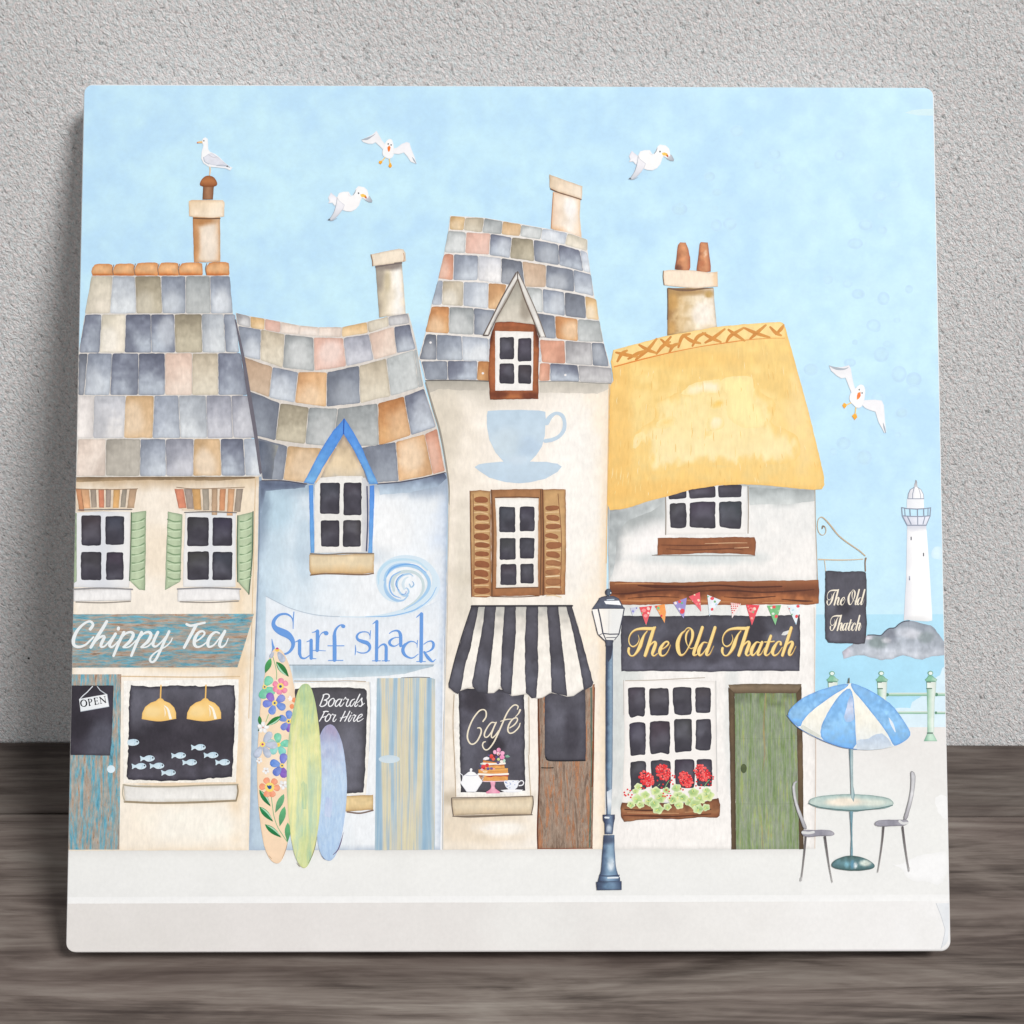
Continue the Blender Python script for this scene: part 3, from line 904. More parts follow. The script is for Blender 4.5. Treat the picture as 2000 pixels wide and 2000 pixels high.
BRK = [(204, 146, 108), (220, 172, 132), (164, 150, 136), (212, 138, 110), (168, 152, 142), (214, 168, 112), (164, 154, 140), (190, 160, 132)]
for k, (dx, x0, wp, hp) in enumerate(((0, 0, 0, 0), (1, 0, 0, 0))):
    wd = Sheet('sash_window', fo, M_INK, 10)
    if k == 0:
        wd.fr('S', [(582, 372), (990, 378), (990, 905), (985, 950), (570, 945)], wash((238, 238, 240), (226, 228, 234), (244, 242, 240), axis='u', mot=.03, edge=(190, 190, 190), ew=2, es=.4), 0, wob=.4)
        ps = [rect(625, 405, 772, 632), rect(805, 412, 946, 628), rect(622, 680, 776, 892), rect(812, 682, 942, 890)]
    else:
        wd.fr('S', [(1408, 385), (1785, 390), (1785, 905), (1785, 945), (1390, 945), (1392, 700)], wash((244, 242, 240), (230, 232, 236), (240, 240, 240), axis='u', mot=.03, edge=(190, 190, 190), ew=2, es=.4), 0, wob=.4)
        ps = [rect(1420, 420, 1582, 638), rect(1610, 425, 1758, 638), rect(1422, 678, 1585, 892), rect(1610, 682, 1760, 894)]
    panes(wd, 'S', ps, 0.6)
    wo = wd.done()
    ln = Sheet('brick_lintel', fo, M_ROOF, 11)
    xs = [(582, 590, 632), (620, 628, 690), (690, 695, 742), (752, 752, 802), (808, 806, 856), (866, 866, 924), (930, 928, 978), (985, 985, 1050)] if k == 0 else \
         [(1325, 1330, 1400), (1395, 1400, 1462), (1455, 1465, 1525), (1532, 1535, 1590), (1602, 1602, 1655), (1665, 1662, 1718), (1728, 1720, 1785), (1790, 1788, 1848)]
    ln.fr('S', [(576, 205), (1048, 205), (1000, 360), (585, 385)] if k == 0 else [(1322, 205), (1848, 195), (1800, 385), (1380, 370)], wash((232, 214, 192), mot=.05), 0, wob=.6)
    for i, (tx, bx, tr) in enumerate(xs):
        c = BRK[(i + 3 * k) % 8]
        y0, y1 = 208, (372, 352, 345, 348, 345, 350, 345, 350)[i] if k == 0 else (352, 358, 365, 368, 405, 372, 410, 380)[i]
        wv = tr - tx - 8
        sk = ((i - 3.6) * -7) if k else ((i - 3.2) * -6)
        if k == 0 and i == 0: sk = 24
        ln.fr('S', [(tx, y0), (tx + wv, y0), (tx + wv + sk * .9, y1), (tx + sk + wv * .1, y1)], wash(c, tuple(min(255, v * 1.1) for v in c), mot=.1, edge=tuple(v * .72 for v in c), ew=2, es=.55), 0.5, res=4, wob=.6)
    ln.lr('S', [(580, 205), (800, 212), (1048, 206)] if k == 0 else [(1340, 195), (1500, 208), (1850, 196)], 5, (150, 124, 100), 0.9)
    ln.lr('S', [(600, 365), (800, 362), (1005, 362)] if k == 0 else [(1400, 385), (1600, 380), (1790, 388)], 8, (120, 116, 116), 0.9)
    ln.done()
    si = Sheet('window_sill', fo, M_WASH, 11)
    sq = [(566, 965), (1000, 955), (1002, 1045), (568, 1052)] if k == 0 else [(1348, 955), (1812, 955), (1820, 1045), (1350, 1055)]
    si.fr('S', sq, wash((242, 240, 240), (250, 248, 246), mot=.03, edge=(170, 166, 164), ew=2, es=.6), 0, wob=.5)
    a, b_ = (sq[0][0], sq[1][0])
    si.lr('S', [(a, 960), ((a + b_) / 2, 952), (b_ + 10, 962)], 11, (146, 144, 146), 0.6)
    si.lr('S', [(a + 20, 1056), ((a + b_) / 2, 1062), (b_ - 5, 1052)], 9, (158, 150, 140), 0.6)
    si.done()
SHG, SHD = (184, 202, 168), (112, 130, 106)
for k, q in enumerate(([(558 + 8, 385), (590, 390), (590, 900), (552 + 12, 915)], [(1000, 385), (1112, 372), (1105, 970), (1060, 965), (988, 895)], [(1275, 378), (1385, 400), (1370, 905), (1255, 968), (1262, 700)], [(1800, 410), (1915, 380), (1910, 700), (1885, 1000), (1800, 905)])):
    s_ = Sheet('shutter', fo, M_WASH, 12)
    s_.fr('S', q, wash(SHG, (196, 212, 178), (172, 190, 156), axis='u', edge=SHD, ew=2.2, es=.6, mot=.06), 0, res=4, wob=.5)
    if k:
        x0, x1 = min(p[0] for p in q) + 18, max(p[0] for p in q) - 14
        sl = (-20, -22, 14, -26)[k]
        for i in range(8):
            y = 442 + i * 62
            s_.lr('S', [(x0, y + (12 if k != 2 else -6)), ((x0 + x1) / 2, y + 12), (x1, y + sl * .6)], 10, (132, 158, 122), 0.5)
            s_.lr('S', [(x0 + 6, y + 24), (x1 - 8, y + 18 + sl * .5)], 9, (204, 222, 188), 0.5)
        if k in (1, 3): s_.lr('S', [q[0], (q[0][0] - 4, 650), q[-1]], 8, (96, 116, 92), 0.7)
        if k == 3: s_.lr('S', [q[1], q[2], q[3]], 9, (92, 112, 92), 0.7)
    s_.done()

LET = (238, 243, 244)
sb = Sheet('sign_board', fo, M_TEAL_H, 10, 'weathered teal board lettered Chippy Tea in white script')
sb.fill(trim([(130, 1197), (498, 1197), (466, 1301), (130, 1301)]), wash((250, 250, 250), (235, 238, 240), mot=.05), 0, res=10, wob=.3)
sbo = sb.done()
le = Sheet('lettering', sbo, M_INK, 11.5)
def script(sh, reg, strokes, col, dl, k=1.0, dx=0, dy=0, shadow=None):
    for s_ in strokes:
        w, pts = s_[0], s_[1:]
        pp = [(p[0] + dx, p[1] + dy, (p[2] if len(p) > 2 else w) * k) for p in pts]
        q = R(reg, pp)
        if shadow:
            sc, sx, sy = shadow
            sh.line([(a + sx, b_ + sy, c) for a, b_, c in q], 1, sc, dl)
        sh.line(q, 1, col, dl + (0.6 if shadow else 0))
script(le, 'P', [
    (24, (238, 222, 30), (264, 182, 26), (238, 150, 22), (185, 168, 22), (122, 228, 28), (84, 308, 34), (86, 368, 30), (130, 388, 24), (190, 370, 20), (235, 330, 18), (268, 296, 16)),
    (30, (392, 150, 28), (350, 222, 32), (292, 312, 32), (244, 392, 28)), (18, (258, 372, 14), (300, 322, 18), (345, 290, 22), (370, 296, 28), (345, 350, 30), (338, 385, 24), (368, 385, 16), (402, 352, 14), (440, 305, 12)),
    (28, (474, 266), (440, 325), (418, 372), (440, 390, 20), (476, 360, 13), (500, 330, 10)), (28, (502, 212, 30), (500, 222, 30)),
    (28, (552, 252), (505, 350), (456, 472, 24)), (20, (520, 318, 14), (565, 268, 18), (615, 250, 24), (640, 275, 30), (610, 335, 30), (560, 380, 22), (545, 395, 14), (600, 388, 14), (650, 345, 12), (690, 300, 10)),
    (28, (718, 252), (672, 350), (622, 472, 24)), (20, (688, 318, 14), (730, 270, 18), (780, 250, 24), (806, 275, 30), (778, 335, 30), (728, 380, 22), (712, 395, 14), (768, 388, 14), (815, 350, 12), (850, 310, 10)),
    (28, (870, 252), (838, 318), (824, 368, 28), (850, 386, 20), (900, 345, 14), (950, 285, 12)), (26, (975, 246), (932, 335), (892, 425), (852, 505, 24), (818, 532, 20), (796, 512, 22), (820, 465, 16), (880, 420, 13), (945, 385, 13), (990, 340, 12), (1004, 308, 10)),
    (26, (1138, 178, 24), (1175, 192, 24), (1235, 180, 22), (1308, 164, 20)), (30, (1228, 186), (1182, 272), (1116, 396, 26)),
    (18, (1212, 348, 14), (1272, 308, 16), (1306, 268, 20), (1290, 244, 20), (1250, 256, 26), (1216, 312, 32), (1212, 368, 30), (1245, 392, 20), (1300, 368, 14), (1352, 318, 11)),
    (20, (1444, 262, 16), (1408, 252, 20), (1366, 284, 28), (1338, 340, 32), (1345, 388, 24), (1390, 375, 16), (1440, 315, 14), (1480, 260, 16)), (28, (1496, 244), (1458, 325), (1446, 376, 28), (1470, 392, 20), (1505, 362, 13), (1527, 310, 10))], LET, 0)
le.done()

dr = Sheet('door', fo, M_TEAL_V, 10, 'weathered teal door with a dark pane and hanging OPEN sign')
dr.fill(trim([(120, 1314), (240, 1314), (238.5, 1480), (237, 1655), (120, 1655)]), wash((252, 252, 252), (240, 244, 246), mot=.05), 0, res=10, wob=.25)
dro = dr.done()
dp = Sheet('door_pane', dro, M_SLATE, 11)
dp.fr('T', [(556, 138), (870, 138), (866, 300), (858, 520), (845, 665), (700, 662), (548, 660), (550, 400)], wash((54, 50, 58), (62, 58, 68), (84, 82, 94), axis='d', mot=.12, ms=22, edge=DKE, ew=3, es=.4, blobs=[(.75, .8, .45, .3, (92, 92, 104), .8), (.2, .55, .3, .25, (48, 44, 52), .7)]), 0, wob=.5)
dp.done()
kn = Sheet('door_knob', dro, M_INK, 11.5)
kn.dr('T', 852, 767, 30, 29, wash((214, 232, 242), (226, 240, 248), axis='d'), 0)
kn.done()
os_ = Sheet('open_sign', dro, M_INK, 12.5, 'small white sign reading OPEN hung on a string')
os_.lr('T', [(712, 145), (670, 190), (640, 215), (618, 240)], 7, (226, 230, 236), 0, smooth=False)
os_.lr('T', [(748, 147), (770, 175), (815, 205)], 6, (214, 220, 228), 0, smooth=False)
os_.fr('P', [(135, 875), (395, 829), (416, 944), (150, 990)], wash((236, 240, 244), (248, 250, 252), axis='u', mot=.01), 0.4, res=5, wob=.1)
os_.lr('P', [(150, 992), (416, 946), (397, 832)], 5, (176, 184, 196), 0.7, smooth=False)
def tilt(x, y):
    c, s = math.cos(math.radians(10)), math.sin(math.radians(10))
    return (156 + x * c + y * s, 952 - x * s + y * c)
BK = (28, 28, 34)
def opl(strokes):
    for s_ in strokes:
        os_.line([(q[0], q[1], q[2] / 4.806) for q in [(130 + tilt(p[0], -p[1])[0] / 4.806, 1180 + tilt(p[0], -p[1])[1] / 4.806, (p[2] if len(p) > 2 else s_[0])) for p in s_[1:]]], 1, BK, 1.0, smooth=len(s_) > 4)
O_ = [(29 + 27 * math.cos(t), 33 + 31 * math.sin(t), 5 + 9 * abs(math.cos(t + .3))) for t in np.linspace(0, 2 * math.pi, 17)]
opl([(8, *O_),
     (11, (80, 2), (80, 62)), (4, (72, 2), (90, 2)), (4, (72, 62), (82, 62)), (8, (80, 62, 5), (98, 60, 6), (107, 48, 11), (100, 34, 8), (82, 30, 4)),
     (11, (136, 2), (136, 62)), (5, (128, 62), (164, 62)), (5, (128, 2), (168, 2)), (5, (136, 33), (158, 33)), (4, (164, 62), (164, 52)), (4, (168, 2), (168, 14)), (4, (158, 40), (158, 26)),
     (5, (188, 2), (188, 62)), (11, (186, 62), (232, 4)), (5, (233, 2), (233, 62)), (4, (180, 2), (197, 2)), (4, (224, 62), (241, 62))])
os_.done()

sw = Sheet('shop_window', fo, M_SLATE, 10, 'dark shop window with yellow lamps and a shoal of fish')
sw.fr('T', [(945, 105), (1300, 98), (1810, 95), (1808, 500), (1790, 868), (945, 872)], wash((253, 250, 244), (252, 246, 236), mot=.02), 0, res=9, wob=.5)
sw.fr('T', [(1000, 135), (1150, 148), (1350, 138), (1560, 148), (1780, 135), (1784, 300), (1772, 600), (1762, 830), (1640, 838), (1480, 850), (1250, 860), (1100, 850), (985, 845), (972, 820), (985, 500), (985, 250)],
      wash((98, 97, 108), (74, 70, 78), (68, 64, 72), (84, 81, 92), mot=.16, ms=18, edge=(40, 37, 46), ew=3.4, es=.85, blobs=[(.25, .55, .25, .2, (56, 52, 60), .8), (.72, .6, .25, .2, (58, 54, 62), .7), (.1, .2, .2, .25, (112, 112, 124), .6), (.85, .15, .2, .2, (106, 105, 116), .6)]), 0.8, res=6, wob=1.6)
swo = sw.done()
for dx in (0, 338):
    lp = Sheet('pendant_lamp', swo, M_INK, 12)
    lp.lr('T', [(1226 + dx, 138), (1222 + dx, 240)], 10, (246, 196, 108), 0)
    lp.fr('T', [(p[0] + dx, p[1]) for p in [(1082, 390), (1086, 345), (1108, 300), (1150, 268), (1188, 256), (1205, 240), (1220, 234), (1238, 240), (1252, 256), (1292, 272), (1325, 305), (1340, 345), (1340, 386), (1290, 398), (1212, 404), (1130, 400)]],
          wash((250, 206, 128), (252, 214, 142), (250, 208, 130), mot=.03, edge=(240, 188, 98), ew=2.4, es=.6, blobs=[(.3, .6, .25, .25, (254, 226, 166), .6)]), 0.3, res=4, wob=.1)
    lp.lr('T', [(1252 + dx, 292, 6), (1278 + dx, 318, 14), (1298 + dx, 388, 20)], 12, (255, 250, 236), 0.8)
    lp.lr('T', [(1250 + dx, 305, 4), (1258 + dx, 340, 8), (1256 + dx, 372, 3)], 6, (255, 244, 222), 0.8)
    lp.lr('T', [(1085 + dx, 390, 4), (1212 + dx, 405, 8), (1340 + dx, 388, 4)], 6, (246, 200, 120), 0.9)
    lp.done()
for i, (x, y) in enumerate(((1128, 689), (1065, 747), (1200, 744), (1287, 796), (1362, 667), (1445, 719), (1511, 606), (1606, 665), (1693, 719), (1010, 567))):
    fi = Sheet('fish', swo, M_INK, 12)
    fp = [(-30, 4), (-58, 26), (-52, 2), (-62, -26), (-32, -6), (-10, -22), (20, -26), (42, -18), (54, -2), (46, 12), (22, 22), (-8, 22)]
    if i == 9: fp = [(-36, -16), (-10, -24), (20, -26), (44, -18), (55, -1), (46, 14), (20, 24), (-10, 25), (-36, 16)]
    fi.fr('T', [(x + a, y + b_) for a, b_ in fp], wash((196, 220, 234), (212, 232, 243), (224, 240, 248), axis='v', mot=.03), 0, res=4, wob=.1, smooth=2)
    fi.dr('T', x + 38, y - 6, 6, 7, (60, 64, 76), 0.6)
    fi.lr('T', [(x + 18, y - 22), (x + 24, y - 4), (x + 16, y + 16)], 4, (176, 204, 222), 0.7)
    fi.done()
si = Sheet('shop_window_sill', fo, M_WASH, 11)
si.fr('T', [(945, 882), (1300, 895), (1805, 882), (1798, 1005), (1500, 1012), (1200, 1018), (955, 1010)], wash((236, 233, 228), (244, 242, 238), mot=.05, edge=(186, 176, 158), ew=2.5, es=.7), 0, wob=.5)
si.lr('T', [(945, 885), (1050, 898), (1300, 900), (1550, 890), (1805, 885)], 11, (176, 166, 146), 0.6)
si.lr('T', [(955, 1012), (1200, 1022), (1500, 1018), (1790, 1006)], 15, (160, 144, 118), 0.6)
si.lr('T', [(945, 885), (940, 950), (955, 1010)], 8, (190, 180, 160), 0.6)
si.lr('T', [(1800, 885), (1806, 940), (1792, 1008)], 11, (150, 134, 108), 0.6)
si.done()
# ------------------------------------------------------------------ surf shop
surf = Sheet('printed_surf_shop', tile, M_WASH, 7.2, 'pale blue painted surf shop with a sagging slate roof')
surf.fill([(507, 925), (600, 920), (760, 925), (875, 915), (873, 1000), (872, 1150), (868, 1300), (864, 1657), (489, 1657), (494, 1400), (502, 1180), (506, 1050)],
          wash((0, (196, 216, 232)), (.12, (208, 226, 238)), (.3, (228, 238, 246)), (.55, (243, 246, 249)), (.9, (242, 246, 250)), (1, (216, 226, 240)), axis='u', mot=.03, ms=30, warp=.07, edge=(150, 168, 192), ew=4, es=.55,
               blobs=[(.12, .1, .12, .07, (186, 212, 228), .7), (.3, .03, .2, .05, (150, 170, 188), .7), (.75, .02, .3, .05, (152, 168, 186), .75), (.9, .03, .15, .05, (140, 156, 178), .5), (.02, .75, .07, .3, (188, 206, 222), .7), (.04, .1, .06, .12, (110, 124, 146), .55),
                      (.28, .21, .06, .1, (186, 208, 224), .55), (.48, .225, .25, .03, (196, 212, 226), .6), (.7, .16, .12, .08, (252, 252, 252), .6)]), 0, res=8, wob=.4)
surf.fill([(508, 938), (560, 938), (600, 940), (596, 952), (520, 958), (512, 1000), (507, 1000)], wash((86, 94, 116), (150, 168, 190), mot=.1, edge=(176, 196, 214), ew=3, es=.3), 0.5, res=4, wob=1)
surf.fill([(738, 942), (800, 936), (868, 925), (872, 934), (855, 950), (800, 962), (742, 966)], wash((92, 100, 124), (164, 180, 200), (190, 206, 220), mot=.1), 0.5, res=4, wob=1)
surf.line([(508, 950, 3), (507, 1060, 2), (504, 1180, 1.4), (500, 1280, 2)], 2, (128, 142, 164), 0.8)
surf.line([(875, 925), (874, 1100), (870, 1300), (866, 1656)], 1.4, (206, 212, 218), 0.8)
surf.line([(866, 1240, 1), (866, 1400, 3.4), (863, 1656, 3.4)], 3, (246, 248, 251), 0.7)
# fascia with the wave line, and the band under it
surf.fr('F', [(122, 1050), (200, 1090), (320, 1145), (480, 1190), (640, 1208), (900, 1212), (1100, 1195), (1300, 1160), (1420, 1110), (1480, 1080), (1475, 1400), (1450, 1585), (300, 1585), (120, 1590)],
        wash((232, 239, 246), (238, 242, 247), (234, 240, 246), mot=.02, ms=30, edge=(206, 218, 230), ew=2, es=.4), 0.6, res=8, wob=.4)
surf.lr('F', [(122, 1050), (200, 1092), (320, 1148), (480, 1192), (640, 1210), (900, 1214), (1100, 1198)], 6, (186, 200, 214), 1.0)
surf.fr('F', [(330, 1590), (800, 1592), (1430, 1590), (1425, 1600), (1200, 1660), (1000, 1680), (600, 1688), (340, 1690)], wash((168, 190, 206), (184, 204, 216), (206, 222, 230), mot=.05, edge=(214, 226, 234), ew=3, es=.35), 1.0, res=5, wob=.9)
surf.lr('F', [(150, 1590), (400, 1588), (900, 1590), (1430, 1590)], 6, (142, 154, 164), 1.4)
surf.lr('F', [(1180, 1690), (1300, 1685), (1400, 1688)], 7, (122, 124, 128), 1.4)
so = surf.done()

ch = Sheet('chimney', so, M_WASH, 7.6)
ch.fr('j', [(350, 540), (900, 480), (985, 1560), (600, 1590), (430, 1620)], wash((176, 164, 148), (222, 208, 182), (246, 234, 214), (254, 250, 244), (248, 234, 214), axis='u', edge=(150, 136, 120), ew=2.5, es=.4, mot=.06, warp=.15,
      blobs=[(.25, .04, .8, .09, (140, 128, 122), .9), (.1, .25, .2, .3, (156, 146, 136), .7), (.4, .35, .12, .2, (206, 190, 156), .6)]), 0, res=4, wob=.4)
ch.fr('j', [(255, 300), (500, 250), (830, 185), (930, 195), (975, 270), (985, 440), (940, 455), (880, 465), (500, 520), (300, 545)], wash((248, 234, 214), (244, 228, 206), edge=(180, 156, 132), ew=2, es=.5, mot=.04), 0.6, res=4, wob=.4)
ch.lr('j', [(255, 310), (285, 440), (292, 540)], 22, (160, 132, 106), 0.9)
ch.lr('j', [(935, 280), (950, 360), (940, 450)], 18, (206, 164, 134), 0.9)
ch.lr('j', [(360, 560), (500, 535), (700, 500), (890, 480)], 42, (124, 112, 108), 0.3)
ch.done()

roof = Sheet('roof', so, M_ROOF, 8)
roof.fr('B', [(45, 205), (155, 232), (270, 250), (395, 275), (540, 305), (690, 318), (870, 318), (1065, 278), (1230, 235), (1385, 212), (1440, 420), (1510, 790), (1610, 1100), (1680, 1450),
              (1500, 1490), (1315, 1522), (1150, 1535), (600, 1535), (420, 1512), (250, 1508), (215, 1180), (145, 800), (100, 545), (55, 305)], wash((224, 217, 210), (222, 214, 206), mot=.06), 0, res=10, wob=.4)
row(roof, 'B', [(45, 205), (155, 232), (270, 250), (395, 275), (540, 305), (690, 318), (870, 318), (1065, 278), (1230, 235), (1385, 212)],
    [(60, 300), (158, 322), (268, 340), (390, 362), (535, 380), (685, 390), (870, 398), (1075, 365), (1235, 312), (1400, 290)], 'syPeeeyts', 0.6)
row(roof, 'B', [(60, 305), (240, 335), (425, 372), (650, 398), (880, 402), (1080, 370), (1275, 315), (1400, 298)], [(100, 545), (235, 575), (410, 635), (655, 660), (905, 625), (1120, 575), (1295, 525), (1445, 490)], 'btgPmpB', 0.6)
row(roof, 'B', [(100, 548), (330, 625), (530, 668), (755, 668), (1005, 618), (1215, 562), (1430, 497), (1450, 492)], [(145, 805), (305, 865), (505, 908), (750, 938), (1015, 912), (1250, 857), (1470, 792), (1506, 782)], 'nbodtGG', 0.6)
row(roof, 'B', [(145, 812), (390, 908), (615, 942), (840, 952), (1150, 912), (1355, 857), (1512, 797)], [(205, 1165), (355, 1198), (585, 1228), (800, 1250), (1160, 1242), (1410, 1162), (1606, 1097)], 'dkggOB', 0.6)
row(roof, 'B', [(215, 1178), (450, 1242), (720, 1262), (1020, 1257), (1290, 1212), (1515, 1152), (1612, 1108)], [(255, 1500), (415, 1508), (620, 1530), (1020, 1532), (1315, 1520), (1580, 1468), (1675, 1442)], 'dTTdor', 0.6)
roof.fr('B', [(225, 1200), (300, 1215), (380, 1240), (350, 1330), (330, 1500), (255, 1498)], wash((98, 106, 124), (120, 126, 138), (150, 150, 146), axis='u', mot=.1, warp=.3), 0.9, res=4, wob=.8)
roof.lr('B', [(40, 260, 10), (75, 420, 18), (110, 600, 26), (150, 850, 30), (200, 1150, 28), (240, 1450, 20)], 24, (112, 108, 118), 1.3)
roof.lr('B', [(250, 1512), (420, 1514), (600, 1540)], 9, (84, 84, 98), 1.3)
roof.lr('B', [(1150, 1540), (1330, 1525), (1500, 1495), (1680, 1452)], 9, (84, 84, 98), 1.3)
roof.lr('B', [(1385, 212), (1440, 420), (1510, 785), (1610, 1100), (1682, 1450)], 6, (226, 220, 212), 1.3)
roof.done()

BL, BLD, BLL = (88, 148, 226), (64, 116, 204), (120, 176, 230)
dm = Sheet('dormer_window', so, M_WASH, 11, 'blue gabled dormer window with four dark panes')
dm.fr('B', [(885, 1150), (940, 1240), (1040, 1430), (1060, 1500), (700, 1500), (740, 1420), (820, 1270)], wash((0, (166, 150, 138)), (.3, (214, 192, 160)), (.7, (234, 212, 178)), (.88, (226, 208, 180)), (1, (196, 188, 174)), mot=.06, edge=(140, 128, 124), ew=4, es=.5), 0, res=4, wob=.4)
dm.fr('F', [(545, 130), (700, 118), (870, 118), (920, 190), (925, 710), (500, 715), (500, 190)], wash((246, 243, 238), (238, 236, 232), (246, 243, 238), mot=.02, edge=(214, 210, 206), ew=3, es=.4), 0.5, res=6, wob=.4)
dm.fr('F', [(868, 130), (895, 130), (925, 190), (920, 710), (866, 705)], wash((226, 226, 226), (196, 196, 202), axis='u', mot=.05), 0.8, res=5, wob=.5)
dm.lr('F', [(908, 200), (914, 450), (905, 700)], 11, (82, 82, 108), 1.0)
dm.fr('F', [(456, 190), (488, 188), (500, 690), (498, 715), (472, 715), (464, 500)], wash((96, 156, 232), (108, 168, 232), (124, 180, 228), mot=.06, edge=BLD, ew=1.6, es=.4), 1.2, res=4, wob=.4)
dm.fr('F', [(930, 195), (965, 190), (965, 300), (950, 720), (918, 720), (922, 640)], wash((88, 144, 226), (104, 162, 230), (120, 176, 228), mot=.06, edge=BLD, ew=1.6, es=.4), 1.2, res=4, wob=.4)
dm.fr('B', [(890, 1028), (925, 1075), (1020, 1240), (1090, 1400), (1155, 1538), (1085, 1540), (1050, 1440), (960, 1270), (885, 1150), (800, 1290), (720, 1420), (655, 1540), (575, 1528), (700, 1290), (800, 1130)],
      wash(BL, (92, 152, 228), (108, 168, 230), (122, 178, 226), mot=.08, ms=9, edge=BLD, ew=2, es=.55), 1.7, res=4, wob=.5)
dm.lr('B', [(888, 1035), (884, 1150)], 9, (52, 92, 176), 2.1)
panes(dm, 'F', [rect(542, 170, 696, 412), rect(725, 168, 866, 422), rect(550, 462, 694, 668), rect(722, 462, 862, 668)], 1.5)
dm.lr('F', [(470, 722), (600, 728), (750, 720), (960, 722)], 11, (140, 128, 116), 1.9)
dmo = dm.done()
si = Sheet('window_sill', so, M_WASH, 11.5)
si.fr('F', [(460, 728), (700, 732), (965, 722), (962, 870), (870, 880), (600, 872), (475, 882), (462, 850)], wash((234, 214, 180), (238, 218, 182), (218, 180, 128), mot=.06, edge=(170, 128, 84), ew=2.6, es=.55), 0, res=4, wob=.5)
si.lr('F', [(470, 888), (600, 878), (870, 886), (960, 876)], 10, (134, 106, 84), 0.6)
si.done()

wv = Sheet('wave_emblem', so, M_INK, 9, 'pale blue curling wave painted on the surf shop wall')
wl = [((700, 1212, 6), (900, 1214, 10), (1080, 1196, 24), (1240, 1150, 40), (1370, 1060, 54), (1440, 960, 50), (1420, 860, 44), (1330, 785, 52), (1200, 765, 62), (1090, 800, 70), (1025, 880, 76), (1030, 980, 76), (1080, 1060, 50), (1150, 1095, 20)),
      ]
wv.lr('F', wl[0], 1, (218, 235, 247), 0)
wv.lr('F', [(1080, 1205, 6), (1250, 1175, 22), (1390, 1090, 26), (1465, 990, 22), (1462, 900, 12), (1420, 840, 4)], 1, (220, 236, 249), 0.2)
wv.lr('F', [(1000, 960, 8), (1005, 870, 22), (1070, 795, 24), (1180, 768, 18), (1300, 785, 14), (1380, 850, 12)], 1, (196, 226, 244), 0.5)
wv.lr('F', [(1045, 930, 16), (1070, 870, 30), (1130, 822, 34), (1230, 812, 28), (1330, 850, 24), (1390, 930, 26), (1380, 1010, 24), (1310, 1090, 16), (1200, 1160, 6)], 1, (170, 208, 240), 0.8)
wv.lr('F', [(1060, 900, 5), (1100, 840, 14), (1190, 808, 12), (1290, 815, 8), (1370, 870, 5)], 1, (124, 178, 236), 1.1)
wv.lr('F', [(1055, 920, 12), (1050, 980, 20), (1075, 1040, 26), (1130, 1082, 22), (1190, 1086, 12), (1230, 1050, 8)], 1, (168, 204, 238), 1.1)
wv.lr('F', [(1120, 1010, 18), (1108, 940, 26), (1140, 885, 26), (1210, 860, 24), (1290, 875, 22), (1340, 930, 22), (1345, 1010, 20), (1290, 1090, 14), (1180, 1160, 6)], 1, (206, 222, 226), 0.9)
wv.lr('F', [(1175, 1070, 4), (1110, 1040, 10), (1085, 975, 12), (1105, 900, 10), (1170, 862, 6)], 1, (142, 188, 240), 1.3)
wv.lr('F', [(1150, 1000, 8), (1145, 940, 16), (1180, 895, 18), (1240, 880, 10), (1270, 900, 4)], 1, (172, 208, 238), 1.5)
wv.lr('F', [(1160, 1010, 4), (1135, 965, 7), (1150, 915, 6), (1190, 885, 4)], 1, (96, 152, 226), 1.8)
wv.lr('F', [(1150, 1000, 12), (1175, 1035, 16), (1210, 1050, 16), (1235, 1020, 14), (1220, 990, 8), (1195, 1000, 5)], 1, (176, 210, 240), 1.6)
wv.lr('F', [(1180, 1040, 4), (1210, 1035, 5), (1215, 1015, 4)], 1, (86, 140, 216), 1.9)
wv.lr('F', [(1200, 1000, 14), (1190, 960, 22), (1205, 920, 16), (1230, 905, 8)], 1, (216, 232, 242), 1.9)
wv.lr('F', [(1240, 960, 10), (1255, 985, 12), (1275, 965, 10), (1265, 940, 5)], 1, (184, 212, 234), 1.9)
wv.lr('F', [(1262, 938, 3), (1275, 960, 4), (1260, 980, 3)], 1, (110, 164, 222), 2.1)
wv.lr('F', [(1150, 1200, 3), (1290, 1160, 6), (1400, 1075, 7), (1450, 985, 5)], 1, (150, 198, 240), 1.2)
wv.lr('F', [(900, 1214, 3), (1100, 1206, 9), (1260, 1168, 8), (1340, 1120, 3)], 1, (150, 196, 238), 1.4)
wv.done()

